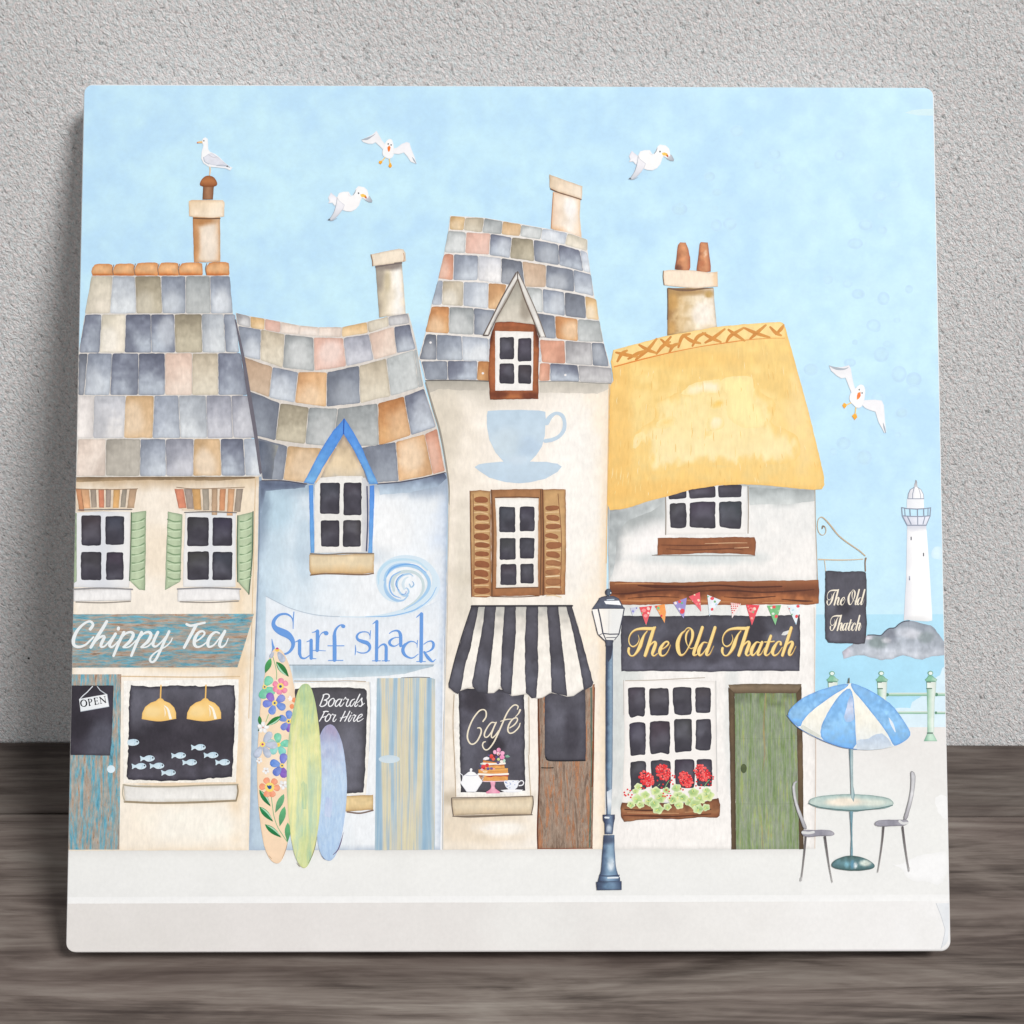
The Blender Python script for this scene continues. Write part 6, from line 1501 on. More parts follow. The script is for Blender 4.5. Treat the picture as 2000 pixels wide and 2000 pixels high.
E1 = [(12, (365, 332, 6), (425, 302, 10), (465, 262, 16), (458, 238, 18), (425, 246, 18), (385, 300, 34), (372, 350, 36), (388, 386, 22), (425, 382, 10), (460, 340, 7), (488, 272, 4))]
OLD = [(20, (645, 118, 8), (600, 160, 24), (566, 245, 42), (570, 330, 42), (595, 380, 26), (635, 368, 11), (680, 300, 12), (718, 210, 26), (724, 135, 30), (700, 95, 14), (668, 92, 9), (640, 120, 6)), (10, (690, 108, 6), (660, 150, 18), (652, 215, 16), (672, 280, 6), (705, 312, 7), (745, 300, 8)),
       (34, (830, 84, 32), (785, 220, 34), (740, 350, 34), (740, 384, 20), (775, 372, 8), (800, 330, 5)),
       (30, (882, 250, 8), (842, 248, 16), (805, 300, 36), (790, 350, 36), (802, 386, 22), (838, 362, 10), (895, 280, 8)), (34, (966, 86, 32), (920, 230, 34), (878, 350, 34), (876, 384, 20), (910, 370, 8), (952, 285, 4))]
ATCH = [(30, (1452, 252, 8), (1412, 246, 16), (1372, 300, 36), (1356, 350, 36), (1368, 386, 22), (1402, 362, 10), (1455, 280, 8)), (32, (1472, 246, 30), (1432, 345, 32), (1428, 384, 20), (1460, 372, 8), (1500, 305, 5)),
        (32, (1566, 178, 28), (1525, 295, 34), (1505, 360, 32), (1515, 388, 18), (1548, 372, 8), (1580, 325, 5)), (11, (1500, 244), (1550, 242), (1602, 236)),
        (26, (1672, 270, 26), (1672, 244, 18), (1640, 244, 16), (1602, 300, 36), (1584, 350, 36), (1600, 388, 20), (1642, 370, 10), (1690, 300, 6)),
        (34, (1786, 90, 30), (1745, 220, 34), (1690, 388, 30)), (24, (1708, 325, 6), (1750, 262, 12), (1790, 240, 22), (1798, 268, 34), (1768, 340, 36), (1764, 384, 22), (1795, 372, 8), (1836, 290, 4))]
def shift(st, dx): return [(s_[0],) + tuple((p[0] + dx,) + tuple(p[1:]) for p in s_[1:]) for s_ in st]
ALLT = TH1 + E1 + OLD + shift(TH1, 1007) + ATCH
tl = Sheet('lettering', sbo, M_INK, 10.5)
script(tl, 'V', ALLT, (252, 222, 146), 0, k=0.93, shadow=((176, 128, 68), 0.9, 1.1))
tl.done()

hs = Sheet('printed_hanging_sign', tile, M_SLATE, 12, 'small dark hanging sign on a curled bracket beside the lighthouse')
hs.fr('Y', [(115, 190), (250, 182), (500, 210), (700, 196), (950, 200), (1010, 225), (1022, 500), (1020, 1000), (1030, 1300), (1010, 1600), (985, 1790), (850, 1800), (600, 1780), (350, 1790), (180, 1770), (115, 1680), (105, 1200), (102, 600)],
      wash((88, 87, 97), (84, 82, 92), (92, 91, 102), mot=.12, ms=14, edge=(46, 43, 50), ew=2.4, es=.75, blobs=[(.45, .5, .2, .1, (58, 55, 64), .8), (.25, .9, .15, .1, (110, 110, 122), .6), (.15, .5, .12, .08, (112, 112, 124), .5)]), 0, res=5, wob=1.0)
hso = hs.done()
br = Sheet('sign_bracket', hso, M_INK, 11.4)
IRN = (206, 182, 152)
br.lr('L', [(262, 800, 14), (268, 772, 16), (295, 785, 12), (306, 825, 10), (290, 868, 9), (255, 878, 8), (222, 845, 9), (205, 780, 9), (215, 700, 9), (250, 668, 12), (300, 700, 14), (370, 780, 16), (440, 870, 15), (520, 940, 15), (620, 1010, 14), (700, 1065, 14), (762, 1120, 13)], 1, IRN, 0)
br.lr('L', [(222, 1162, 16), (300, 1165, 14), (450, 1170, 14), (600, 1168, 12), (740, 1160, 10)], 1, (222, 200, 170), 0)
br.lr('L', [(290, 1175, 9), (298, 1240, 9), (304, 1310, 8)], 1, (232, 214, 190), 0)
br.lr('L', [(772, 1150, 20), (764, 1200, 14), (768, 1300, 14)], 1, (150, 122, 98), 0.4)
br.lr('L', [(262, 800, 14), (268, 772, 16), (290, 782, 10)], 1, (140, 116, 98), 0.4)
br.done()
hl = Sheet('lettering', hso, M_INK, 13.5)
def remap(st, ax, bx, ay, by, k): return [(s_[0] * k,) + tuple((bx + p[0] * ax, by + p[1] * ay) + ((p[2] * k,) if len(p) > 2 else ()) for p in s_[1:]) for s_ in st]
HC = (250, 240, 220)
ax = 855 / 955; ay = 345 / 310
script(hl, 'Y', remap(TH1 + E1 + OLD, ax, 135 - 20 * ax, ay, 595 - 80 * ay, 1.02), HC, 0)
ax2 = 705 / 805
script(hl, 'Y', remap(shift(TH1, 1007) + ATCH, ax2, 210 - 1030 * ax2, ay, 1160 - 80 * ay, 1.02), HC, 0)
hl.done()

pw = Sheet('shop_window', po, M_INK, 8.5, 'large twelve pane ground floor pub window')
pw.fr('J', [(270, 238), (600, 225), (985, 242), (990, 700), (1000, 1110), (1010, 1180), (260, 1190), (278, 700)], wash((250, 246, 242), (248, 243, 238), mot=.025, edge=(212, 204, 198), ew=2.4, es=.45), 0, res=8, wob=.4)
pw.lr('J', [(285, 236), (500, 232), (700, 222), (900, 214)], 7, (196, 186, 174), 0.4)
pw.lr('J', [(268, 230), (272, 500)], 5, (200, 194, 188), 0.4); pw.lr('J', [(988, 240), (992, 600), (1000, 1100)], 5, (196, 196, 194), 0.4)
panes(pw, 'J', [[(302, 292), (360, 286), (436, 288), (440, 400), (432, 515), (380, 510), (325, 528), (308, 490)], [(468, 298), (540, 292), (618, 294), (626, 400), (620, 505), (550, 508), (478, 510), (468, 400)], [(652, 290), (720, 286), (798, 288), (800, 400), (800, 500), (720, 508), (665, 498), (655, 400)], [(828, 294), (890, 290), (948, 292), (952, 400), (948, 488), (890, 490), (830, 486)],
               [(314, 568), (370, 558), (440, 562), (444, 700), (442, 818), (400, 814), (322, 824)], [(474, 556), (550, 548), (630, 552), (634, 700), (625, 810), (560, 800), (482, 812), (470, 700)], [(664, 540), (730, 534), (802, 536), (804, 700), (800, 788), (730, 790), (672, 800), (662, 680)], [(832, 542), (890, 536), (950, 538), (956, 680), (948, 780), (890, 782), (830, 772)],
               [(322, 870), (380, 862), (445, 864), (450, 980), (448, 1080), (330, 1096), (324, 980)], [(482, 862), (560, 854), (634, 862), (640, 980), (636, 1080), (488, 1080)], [(668, 850), (740, 846), (820, 852), (826, 980), (820, 1075), (680, 1072), (668, 960)], [(840, 850), (900, 848), (958, 850), (962, 980), (955, 1062), (845, 1058)]], 0.6)
pwo = pw.done()
fbx = Sheet('window_box', po, M_WASH, 12, 'brown wooden window box of red geraniums')
fbx.fr('J', [(258, 1185), (400, 1190), (700, 1190), (900, 1180), (1010, 1150), (1025, 1200), (1018, 1290), (1000, 1302), (850, 1302), (700, 1318), (550, 1312), (400, 1322), (275, 1338), (252, 1300), (248, 1230)],
       wash((0, (120, 74, 50)), (.3, (136, 88, 60)), (.55, (168, 116, 80)), (.75, (140, 84, 56)), (1, (170, 122, 86)), mot=.14, ms=9, edge=(78, 48, 34), ew=2.2, es=.6, warp=.15), 0, res=4, wob=.7)
for pts in ([(280, 1238, 8), (450, 1246, 12), (600, 1240, 8)], [(270, 1285, 5), (500, 1290, 12), (700, 1292, 9), (950, 1275, 6)], [(850, 1228, 5), (950, 1240, 9)]): fbx.lr('J', pts, 1, (84, 46, 32), 0.5)
for pts in ([(300, 1265, 4), (500, 1268, 9), (700, 1270, 5)], [(750, 1262, 4), (900, 1252, 9)]): fbx.lr('J', pts, 1, (200, 150, 108), 0.5)
fbo2 = fbx.done()
ger = Sheet('geranium_leaves', fbo2, M_INK, 13.4)
rg = random.Random(11)
LV = [(365, 575, 62), (240, 880, 62), (350, 790, 86), (400, 880, 62), (480, 720, 72), (550, 830, 78), (660, 650, 76), (640, 870, 82), (700, 960, 84), (740, 760, 92), (860, 920, 62), (960, 800, 78), (1020, 600, 74), (1040, 740, 88), (1060, 890, 70), (1130, 770, 76), (1250, 830, 84), (1310, 680, 82), (1340, 880, 92), (1390, 960, 82), (1430, 780, 88), (1550, 730, 98), (1520, 930, 62), (1530, 650, 64), (840, 640, 56), (320, 650, 52)]
for i, (x, y, r0) in enumerate(LV):
    r0 *= 1.1; m = 12; a0 = rg.uniform(0, 6)
    pts = [(x + r0 * (1 + .10 * math.cos(5 * t + a0)) * math.cos(t), y + r0 * .88 * (1 + .12 * math.cos(5 * t + a0)) * math.sin(t)) for t in np.linspace(0, 2 * math.pi, 26)[:-1]]
    c = rg.choice([(206, 226, 156), (216, 232, 168), (196, 220, 160), (226, 236, 170)])
    ger.fr('f', pts, wash((236, 242, 200), c, (224, 236, 176), axis='d', mot=.1, ms=5, edge=(244, 248, 216), ew=1.1, es=.6, blobs=[(.5, .5, .3, .3, (178, 208, 136), .7), (rg.random(), rg.random(), .3, .3, (150, 192, 124), .5)]), 0.35 * (i % 4), res=3, wob=.2)
    a = rg.uniform(0, 3)
    ger.lr('f', [(x, y), (x + r0 * .6 * math.cos(a), y + r0 * .5 * math.sin(a))], 7, (152, 186, 112), 1.6)
    ger.lr('f', [(x, y), (x - r0 * .5 * math.sin(a), y + r0 * .5 * math.cos(a))], 12, (236, 232, 130), 1.6)
    if i % 2: ger.lr('f', [(x - 10, y - 8), (x + r0 * .3 * math.cos(a + 2), y - r0 * .4)], 9, (104, 158, 92), 1.7)
for pts in ([(815, 600), (850, 530), (890, 470)], [(1490, 580), (1530, 510), (1580, 460)], [(700, 560), (730, 530)], [(180, 700), (230, 660)], [(860, 690), (920, 690)]): ger.lr('f', pts, 10, (150, 190, 130), 1.4)
ger.done()
gf = Sheet('geranium_flowers', fbo2, M_INK, 15.4)
def bloom(cx, cy, w, h, seed):
    r_ = random.Random(seed)
    pts = []
    for _ in range(4000):
        if len(pts) > 34: break
        t, q = r_.uniform(0, 6.28), math.sqrt(r_.random())
        x, y = cx + w * q * math.cos(t), cy + h * q * math.sin(t) 
        x += (y - cy) * .25
        if all((x - a) ** 2 + (y - b_) ** 2 > 30 ** 2 for a, b_ in pts): pts.append((x, y))
    for i, (x, y) in enumerate(pts):
        c = r_.choice([(238, 62, 66), (244, 84, 84), (228, 46, 54), (248, 100, 98)])
        gf.dr('f', x, y, r_.uniform(22, 30), r_.uniform(20, 27), c, 0.05 * (i % 6))
    for i, (x, y) in enumerate(pts):
        if i % 2: gf.dr('f', x + 8, y - 6, 7, 6, (254, 184, 178), 0.5)
        if i % 3 == 0: gf.dr('f', x - 8, y + 10, 6, 6, (150, 24, 34), 0.5)
for k, (x, y, w, h) in enumerate(((505, 440, 112, 128), (790, 330, 118, 134), (1172, 450, 108, 134), (1455, 340, 122, 134))): bloom(x, y, w, h, k + 2)
for (x, y) in ((180, 620), (225, 640), (125, 670), (130, 710), (150, 725), (195, 712), (255, 712), (235, 755), (840, 632), (890, 658), (790, 690), (785, 735), (820, 740), (858, 725), (915, 728), (900, 770), (455, 605), (415, 590), (785, 535), (760, 590), (690, 470), (950, 385), (985, 390), (935, 465), (910, 500), (955, 530), (980, 420),
               (1090, 610), (1128, 628), (1440, 550), (1350, 560), (1420, 600), (1360, 490), (1610, 390), (1645, 410), (1600, 490), (1640, 445), (1560, 540), (1610, 550), (1590, 430)):
    gf.dr('f', x, y, 15, 15, (232, 52, 56), 0.2)
gf.done()

dr = Sheet('door', po, M_GREEN, 9, 'weathered green plank door in a deep brown frame')
dr.fr('J', [(1135, 330), (1620, 330), (1640, 1000), (1640, 1550), (1148, 1552), (1140, 900)], wash((0, (196, 200, 190)), (.06, (240, 242, 238)), (1, (250, 250, 248)), mot=.03, edge=(206, 214, 196), ew=3, es=.4), 0, res=9, wob=.3)
for y in (688, 1196): dr.lr('J', [(1140, y), (1400, y + 4), (1630, y)], 4, (226, 232, 218), 0.4)
for x in (1240, 1410, 1510): dr.lr('J', [(x, 345), (x + 6, 900), (x + 4, 1545)], 4, (228, 236, 220), 0.4)
dr.lr('J', [(1375, 340, 10), (1362, 600, 16), (1370, 800, 12), (1352, 950, 4)], 1, (255, 226, 206), 0.5)
dro = dr.done()
df = Sheet('door_frame', dro, M_WASH, 9.6)
FRM = (112, 92, 70)
df.fr('J', [(1085, 268), (1300, 262), (1655, 265), (1650, 330), (1615, 338), (1300, 334), (1135, 338), (1100, 320)], wash((124, 108, 86), (132, 114, 92), (104, 86, 66), mot=.1, ms=12, edge=(80, 64, 48), ew=2.2, es=.5), 0, res=4, wob=.6)
df.fr('J', [(1085, 290), (1135, 335), (1140, 800), (1148, 1552), (1112, 1552), (1100, 900)], wash((84, 68, 50), (104, 86, 64), (82, 66, 48), axis='u', mot=.14, ms=14, edge=(66, 50, 38), ew=2, es=.5), 0.3, res=4, wob=.5)
df.fr('J', [(1655, 285), (1668, 800), (1675, 1550), (1640, 1552), (1625, 900), (1615, 340)], wash((92, 74, 54), (112, 92, 68), (86, 70, 52), mot=.14, ms=14, edge=(70, 54, 40), ew=2, es=.5), 0.3, res=4, wob=.5)
df.done()
kn = Sheet('door_knob', dro, M_INK, 10)
kn.dr('J', 1206, 922, 24, 36, wash((92, 104, 66), (76, 88, 58), mot=.15, ms=5, edge=(60, 70, 44), ew=1.5, es=.5), 0)
kn.done()

# bunting
bu = Sheet('printed_bunting', tile, M_INK, 16, 'string of small patterned triangular flags over the pub sign')
buo = bu.fr('g', [(0, 210), (8, 208), (8, 214), (0, 216)], flat((206, 206, 214)), 0, wob=0).done()
FLG = [([(0, 215), (85, 200), (25, 298)], (206, 206, 226), [(70, 215, 12, (96, 96, 190)), (30, 250, 14, (150, 150, 214)), (20, 285, 10, (240, 190, 190))]),
       ([(100, 205), (240, 190), (175, 408)], (236, 84, 92), [(150, 240, 24, (250, 150, 150)), (200, 220, 20, (250, 210, 200)), (130, 270, 16, (150, 200, 150)), (170, 300, 22, (250, 160, 160)), (200, 270, 14, (255, 230, 220)), (172, 395, 8, (120, 200, 150)), (215, 200, 10, (226, 60, 70))]),
       ([(270, 190), (380, 172), (395, 260), (380, 380)], (250, 160, 84), [(288, 200, 18, (236, 80, 84)), (310, 215, 18, (130, 196, 140)), (345, 300, 18, (232, 70, 80)), (360, 340, 14, (140, 200, 140)), (320, 250, 10, (250, 190, 150))]),
       ([(472, 155), (625, 100), (605, 240), (590, 330)], (156, 146, 206), [(545, 145, 26, (238, 90, 96)), (500, 160, 20, (250, 236, 236)), (575, 250, 30, (236, 80, 88)), (570, 160, 14, (120, 180, 130)), (545, 225, 14, (240, 230, 240))]),
       ([(645, 90), (768, 38), (785, 255)], (238, 92, 102), [(710, 70, 16, (252, 226, 190)), (755, 130, 16, (252, 220, 190)), (690, 140, 13, (250, 210, 190)), (770, 170, 10, (246, 190, 170)), (735, 170, 12, (250, 140, 140))]),
       ([(850, 68), (1002, 130), (925, 225), (875, 308), (862, 180)], (236, 242, 248), [(905, 110, 28, (238, 90, 98)), (935, 145, 14, (120, 184, 130)), (905, 230, 32, (238, 84, 92)), (860, 90, 10, (140, 200, 150)), (875, 290, 14, (140, 200, 230)), (950, 175, 14, (190, 216, 240))]),
       ([(1110, 158), (1225, 170), (1125, 332)], (252, 232, 228), [(1115 + i * 22 + j * 4, 172 + j * 24, 8, (222, 52, 58)) for j in range(6) for i in range(5 - j)]),
       ([(1280, 178), (1430, 185), (1345, 408)], (236, 76, 88), [(1340, 240, 34, (246, 150, 150)), (1375, 225, 18, (250, 220, 200)), (1360, 262, 12, (130, 190, 140)), (1330, 235, 14, (226, 60, 70)), (1345, 330, 16, (250, 170, 160)), (1305, 200, 12, (244, 130, 130))]),
       ([(1512, 190), (1668, 185), (1605, 408)], (122, 190, 128), [(1590, 205, 34, (236, 86, 94)), (1560, 215, 14, (250, 236, 220)), (1615, 310, 28, (238, 100, 104)), (1580, 280, 16, (226, 240, 226)), (1640, 250, 12, (170, 214, 160))]),
       ([(1740, 195), (1888, 178), (1835, 405)], (234, 244, 250), [(1855, 198, 28, (238, 90, 98)), (1760, 225, 22, (240, 130, 130)), (1840, 310, 22, (236, 90, 96)), (1800, 240, 14, (200, 226, 236)), (1830, 385, 16, (150, 206, 232)), (1790, 290, 10, (140, 200, 150))])]
for pts, c, dots in FLG:
    fl = Sheet('flag', buo, M_INK, 16)
    fl.fr('g', pts, wash(c, tuple(v + (255 - v) * .15 for v in c), mot=.05, ms=5), 0, res=3, wob=.15)
    P0 = np.array(R('g', pts))
    for i, (x, y, r0, cc) in enumerate(dots):
        p = np.array(R('g', [(x, y)]))
        rr0 = r0 / 5.682
        if inside(p, P0)[0]:
            rr0 = min(rr0, float(dist_poly(p, P0)[0]) + .6)
            fl.dot(p[0][0], p[0][1], rr0, rr0 * .85, cc, 0.4 + .05 * i, rot=i)
    fl.done()

# ------------------------------------------------------------------ street lamp
la = Sheet('printed_street_lamp', tile, M_INK, 22, 'slender blue grey street lamp in front of the cafe and pub')
PST = wash((52, 54, 74), (84, 104, 130), (128, 154, 178), (150, 172, 192), (112, 136, 162), axis='u', mot=.06, ms=9, edge=(60, 66, 88), ew=1.3, es=.4)
la.fr('J', [(132, -165), (184, -165), (186, 300), (184, 900), (180, 1090), (172, 1280), (138, 1280), (132, 900), (130, 300)], PST, 0, res=4, wob=.2)
la.fr('J', [(132, -165), (186, -165), (184, -20), (172, 60), (150, 90), (134, 60)], wash((44, 44, 58), (70, 76, 94), mot=.1), 0.5, res=4, wob=.8)
la.fr('J', [(140, 1100), (178, 1080), (172, 1275), (150, 1275)], wash((196, 208, 220), (236, 240, 244), (150, 170, 190), mot=.05), 0.5, res=4, wob=.4)
la.fr('J', [(108, 1278), (202, 1278), (203, 1310), (196, 1345), (186, 1430), (124, 1430), (122, 1345), (110, 1320)], wash((52, 56, 78), (78, 92, 120), (120, 142, 170), (56, 60, 84), axis='u', mot=.1, ms=7, edge=(40, 42, 60), ew=1.6, es=.6, blobs=[(.5, .7, .2, .2, (214, 224, 234), .8)]), 0.5, res=4, wob=.3)
la.lr('J', [(128, 1300), (155, 1302)], 14, (230, 236, 242), 1.0, smooth=False)
la.fr('J', [(116, 1438), (200, 1436), (202, 1560), (212, 1680), (228, 1745), (244, 1770), (245, 1800), (72, 1800), (80, 1765), (95, 1720), (106, 1600)], wash((50, 56, 80), (86, 106, 134), (142, 172, 198), (120, 148, 178), (70, 88, 116), axis='u', mot=.1, ms=10, edge=(44, 50, 72), ew=1.8, es=.5,
      blobs=[(.6, .62, .14, .14, (230, 238, 244), .9), (.55, .4, .15, .2, (160, 188, 210), .6), (.3, .1, .5, .1, (58, 64, 88), .7)]), 0.5, res=4, wob=.3)
la.lr('J', [(85, 1752), (150, 1756), (238, 1750)], 8, (60, 70, 96), 1.0); la.lr('J', [(150, 1770), (228, 1768)], 12, (232, 238, 244), 1.0, smooth=False)
la.fr('J', [(58, 1800), (256, 1796), (257, 1864), (64, 1866)], wash((58, 64, 88), (96, 122, 150), (120, 148, 176), (66, 80, 108), axis='u', mot=.1, ms=7, edge=(40, 44, 64), ew=1.8, es=.6), 0.8, res=4, wob=.3)
lao = la.done()
ln = Sheet('lantern', lao, M_INK, 22.8)
ln.fr('h', [(95, 810), (275, 790), (1080, 790), (940, 1590), (790, 1770), (500, 1770), (290, 1600)], wash((254, 250, 246), (252, 246, 238), (238, 238, 236), (244, 244, 242), axis='u', mot=.02, warp=.05), 0, res=4, wob=.1)
ln.fr('h', [(85, 800), (150, 700), (230, 590), (300, 480), (300, 455), (400, 410), (520, 385), (760, 390), (860, 430), (930, 470), (1010, 620), (1080, 750), (1112, 765), (1090, 792), (280, 790), (120, 808)], wash((72, 72, 86), (92, 98, 114), (84, 90, 106), axis='d', mot=.14, ms=6, edge=(40, 40, 52), ew=1.3, es=.6), 0.5, res=3, wob=.2)
ln.fr('h', [(465, 545), (930, 535), (1005, 680), (520, 640)], flat((252, 253, 255)), 1.0, wob=.1)
ln.fr('h', [(545, 490), (790, 480), (780, 515), (545, 525)], flat((196, 210, 222)), 1.0, wob=.1)
ln.dr('h', 600, 270, 105, 112, wash((52, 50, 62), (98, 114, 132), (60, 66, 82), axis='u', edge=(34, 32, 44), ew=1.2, es=.6), 1.0)
ln.dr('h', 672, 290, 20, 26, (228, 236, 242), 1.5)
for pts, w in (([(92, 860), (170, 1160), (240, 1480), (285, 1600)], 22), ([(282, 795), (350, 1100), (430, 1550)], 44), ([(430, 1550), (530, 1770)], 34), ([(1098, 770), (1060, 980), (1000, 1260), (930, 1590)], 36), ([(930, 1590), (800, 1760)], 26), ([(430, 1560), (650, 1585), (930, 1580)], 36), ([(290, 1600), (320, 1610), (420, 1560)], 24), ([(310, 1615), (480, 1780)], 30), ([(540, 1690), (830, 1690)], 22), ([(620, 830), (615, 1560)], 10)):
    ln.lr('h', pts, w, (76, 78, 92) if w > 12 else (206, 204, 202), 1.2, smooth=False)
ln.fr('h', [(480, 1775), (560, 1760), (760, 1770), (765, 1830), (720, 1890), (740, 1960), (510, 1960), (520, 1880)], wash((58, 58, 72), (92, 98, 114), (60, 62, 78), axis='u', edge=(40, 40, 52), ew=1.2, es=.5), 1.4, res=3, wob=.2)
ln.done()

# ------------------------------------------------------------------ parasol, table and chairs
pt = Sheet('printed_parasol_table', tile, M_WASH, 22, 'round pedestal table under a blue and cream striped parasol')
def TB(axis='v'): return wash((150, 184, 186), (206, 220, 212), (150, 178, 180), axis=axis, mot=.1, ms=8, edge=(92, 120, 122), ew=1.6, es=.5)
pt.fr('K', [(708, 770), (738, 770), (736, 900), (738, 1060), (752, 1130), (742, 1185), (722, 1150), (720, 1060), (714, 920)], wash((104, 140, 156), (196, 214, 214), (128, 158, 166), axis='u', edge=(84, 108, 118), ew=1, es=.4), 1.0, res=3, wob=.3)
pt.fr('K', [(712, 1255), (738, 1255), (732, 1400), (738, 1620), (718, 1620), (724, 1450)], wash((110, 150, 166), (140, 178, 190), axis='u', edge=(84, 116, 128), ew=1, es=.4), 0.4, res=3, wob=.4)
pt.fr('K', [(384, 1185), (420, 1150), (540, 1130), (700, 1122), (880, 1132), (1010, 1150), (1056, 1185), (1050, 1215), (980, 1238), (860, 1245), (760, 1262), (690, 1255), (560, 1245), (430, 1222)], wash((176, 200, 196), (206, 220, 212), (142, 174, 176), mot=.06, ms=8, edge=(86, 114, 112), ew=1.6, es=.55, blobs=[(.42, .45, .25, .25, (250, 236, 218), .9), (.75, .5, .15, .2, (226, 230, 218), .8)]), 0.6, res=4, wob=.4, smooth=2)
pt.lr('K', [(390, 1195), (480, 1225), (600, 1240), (740, 1250), (900, 1240), (1045, 1212)], 6, (84, 112, 112), 1.0)
pt.fr('K', [(565, 1680), (590, 1640), (650, 1610), (730, 1600), (800, 1612), (870, 1640), (915, 1680), (890, 1708), (800, 1720), (700, 1720), (600, 1705)], wash((82, 110, 108), (104, 140, 148), (70, 98, 98), mot=.2, ms=6, edge=(56, 76, 74), ew=1.8, es=.6, blobs=[(.78, .5, .14, .2, (226, 232, 220), .9), (.55, .65, .05, .2, (220, 230, 232), .9), (.35, .6, .05, .2, (130, 180, 196), .8), (.48, .6, .04, .3, (96, 150, 180), .8)]), 0.6, res=3, wob=.4, smooth=2)
pto = pt.done()
pa = Sheet('parasol_canopy', pto, M_WASH, 24)
pa.fr('K', [(705, 258), (760, 268), (860, 310), (960, 370), (1040, 430), (1110, 520), (1160, 600), (1188, 655), (1160, 700), (1080, 745), (960, 775), (840, 782), (720, 772), (600, 745), (490, 700), (400, 660), (330, 620), (260, 560), (222, 505), (250, 450), (330, 380), (430, 330), (560, 285)],
      wash((253, 251, 242), (252, 248, 234), (230, 236, 238), mot=.05, ms=10, edge=(176, 200, 222), ew=1.8, es=.4), 0, res=5, wob=.3, smooth=1)
U1 = (122, 176, 234)
for q in ([(705, 258), (690, 290), (600, 340), (500, 410), (420, 470), (350, 540), (322, 610), (262, 560), (222, 505), (250, 450), (330, 380), (430, 330), (560, 285)],
          [(705, 290), (735, 340), (748, 480), (755, 620), (765, 772), (650, 758), (560, 728), (490, 695), (480, 620), (520, 520), (580, 420), (640, 340)],
          [(712, 258), (760, 268), (860, 310), (960, 370), (1040, 430), (1110, 520), (1160, 600), (1188, 655), (1160, 700), (1080, 745), (1052, 748), (1020, 680), (960, 590), (880, 490), (800, 390), (730, 310)]):
    pa.fr('K', q, wash((146, 196, 242), (132, 188, 240), (152, 202, 244), (122, 180, 236), mot=.14, ms=7, edge=(78, 130, 208), ew=2, es=.5, warp=.25), 0.6, res=4, wob=.4, smooth=1)
pa.fr('K', [(715, 345), (735, 380), (745, 540), (720, 560), (680, 560), (665, 520), (690, 430)], wash((160, 194, 240), (214, 220, 240), (170, 202, 242), mot=.1, ms=6), 1.1, res=4, wob=1)
pa.fr('K', [(765, 705), (860, 690), (900, 665), (960, 650), (1000, 680), (1045, 748), (940, 775), (840, 780), (768, 772)], wash((196, 212, 232), (214, 224, 234), mot=.08, ms=7), 0.6, res=4, wob=1.2)
pa.lr('K', [(1015, 530, 4), (1040, 580, 22), (1065, 640, 6)], 1, (236, 244, 252), 1.2)
pa.lr('K', [(345, 600, 30), (400, 640, 40), (470, 675, 30)], 1, (222, 224, 214), 0.3)
pa.lr('K', [(705, 220, 7), (702, 255, 14)], 10, (120, 116, 100), 1.2)
pa.lr('K', [(222, 508), (262, 560), (330, 618), (490, 700), (640, 755), (765, 775)], 5, (96, 140, 200), 1.2)
pa.done()
for k, (bx, by) in enumerate(((0, 0), (0, 0))):
    c_ = Sheet('printed_chair', tile, M_INK, 25 if k == 0 else 23, 'thin grey metal chair %s the parasol table' % ('on the door side of' if k == 0 else 'on the open right side of'))
    GY1, GY2 = (150, 148, 156), (92, 86, 88)
    if k == 0:
        back = [(262, 1040), (300, 1012), (302, 1030), (285, 1045), (288, 1120), (310, 1210), (350, 1310), (385, 1395), (350, 1395), (330, 1330), (290, 1230), (268, 1130)]
        seat = [(332, 1425), (345, 1400), (420, 1402), (500, 1398), (570, 1405), (598, 1430), (580, 1448), (480, 1446), (400, 1458), (350, 1450)]
        legs = [[(370, 1455, 14), (362, 1560, 12), (350, 1680, 9), (336, 1795, 10)], [(520, 1455, 16), (535, 1560, 13), (555, 1690, 8), (578, 1808, 6)]]
        tip = [(330, 1770), (345, 1770), (338, 1802), (326, 1796)]; hl_ = [(345, 1420), (390, 1425), (430, 1418)]
    else:
        back = [(1185, 935), (1225, 965), (1222, 1050), (1205, 1160), (1180, 1250), (1160, 1325), (1128, 1325), (1150, 1250), (1180, 1140), (1190, 1030)]
        seat = [(905, 1352), (925, 1328), (1000, 1322), (1090, 1325), (1160, 1322), (1172, 1345), (1150, 1370), (1060, 1372), (960, 1378), (918, 1370)]
        legs = [[(976, 1380, 15), (968, 1480, 12), (950, 1620, 9), (932, 1732, 6)], [(1125, 1380, 14), (1140, 1500, 13), (1158, 1620, 10), (1176, 1722, 10)]]
        tip = [(1168, 1695), (1182, 1695), (1180, 1725), (1170, 1722)]; hl_ = [(1100, 1335), (1125, 1352), (1160, 1350)]
    for l in legs: c_.lr('K', l, 1, GY2, 0, c2=(170, 166, 164))
    c_.fr('K', tip, flat((196, 194, 194)), 0.3, wob=.2)
    c_.fr('K', back, wash((206, 206, 210), (226, 226, 228), (170, 168, 174), mot=.08, ms=6, edge=(104, 100, 104), ew=1.1, es=.6), 0.4, res=3, wob=.2, smooth=1)
    c_.fr('K', seat, wash((166, 164, 174), (150, 148, 160), (176, 174, 182), axis='u', mot=.12, ms=6, edge=(108, 104, 112), ew=1.3, es=.5), 0.7, res=3, wob=.4, smooth=2)
    c_.lr('K', hl_, 20, (222, 222, 222), 1.0)
    c_.done()

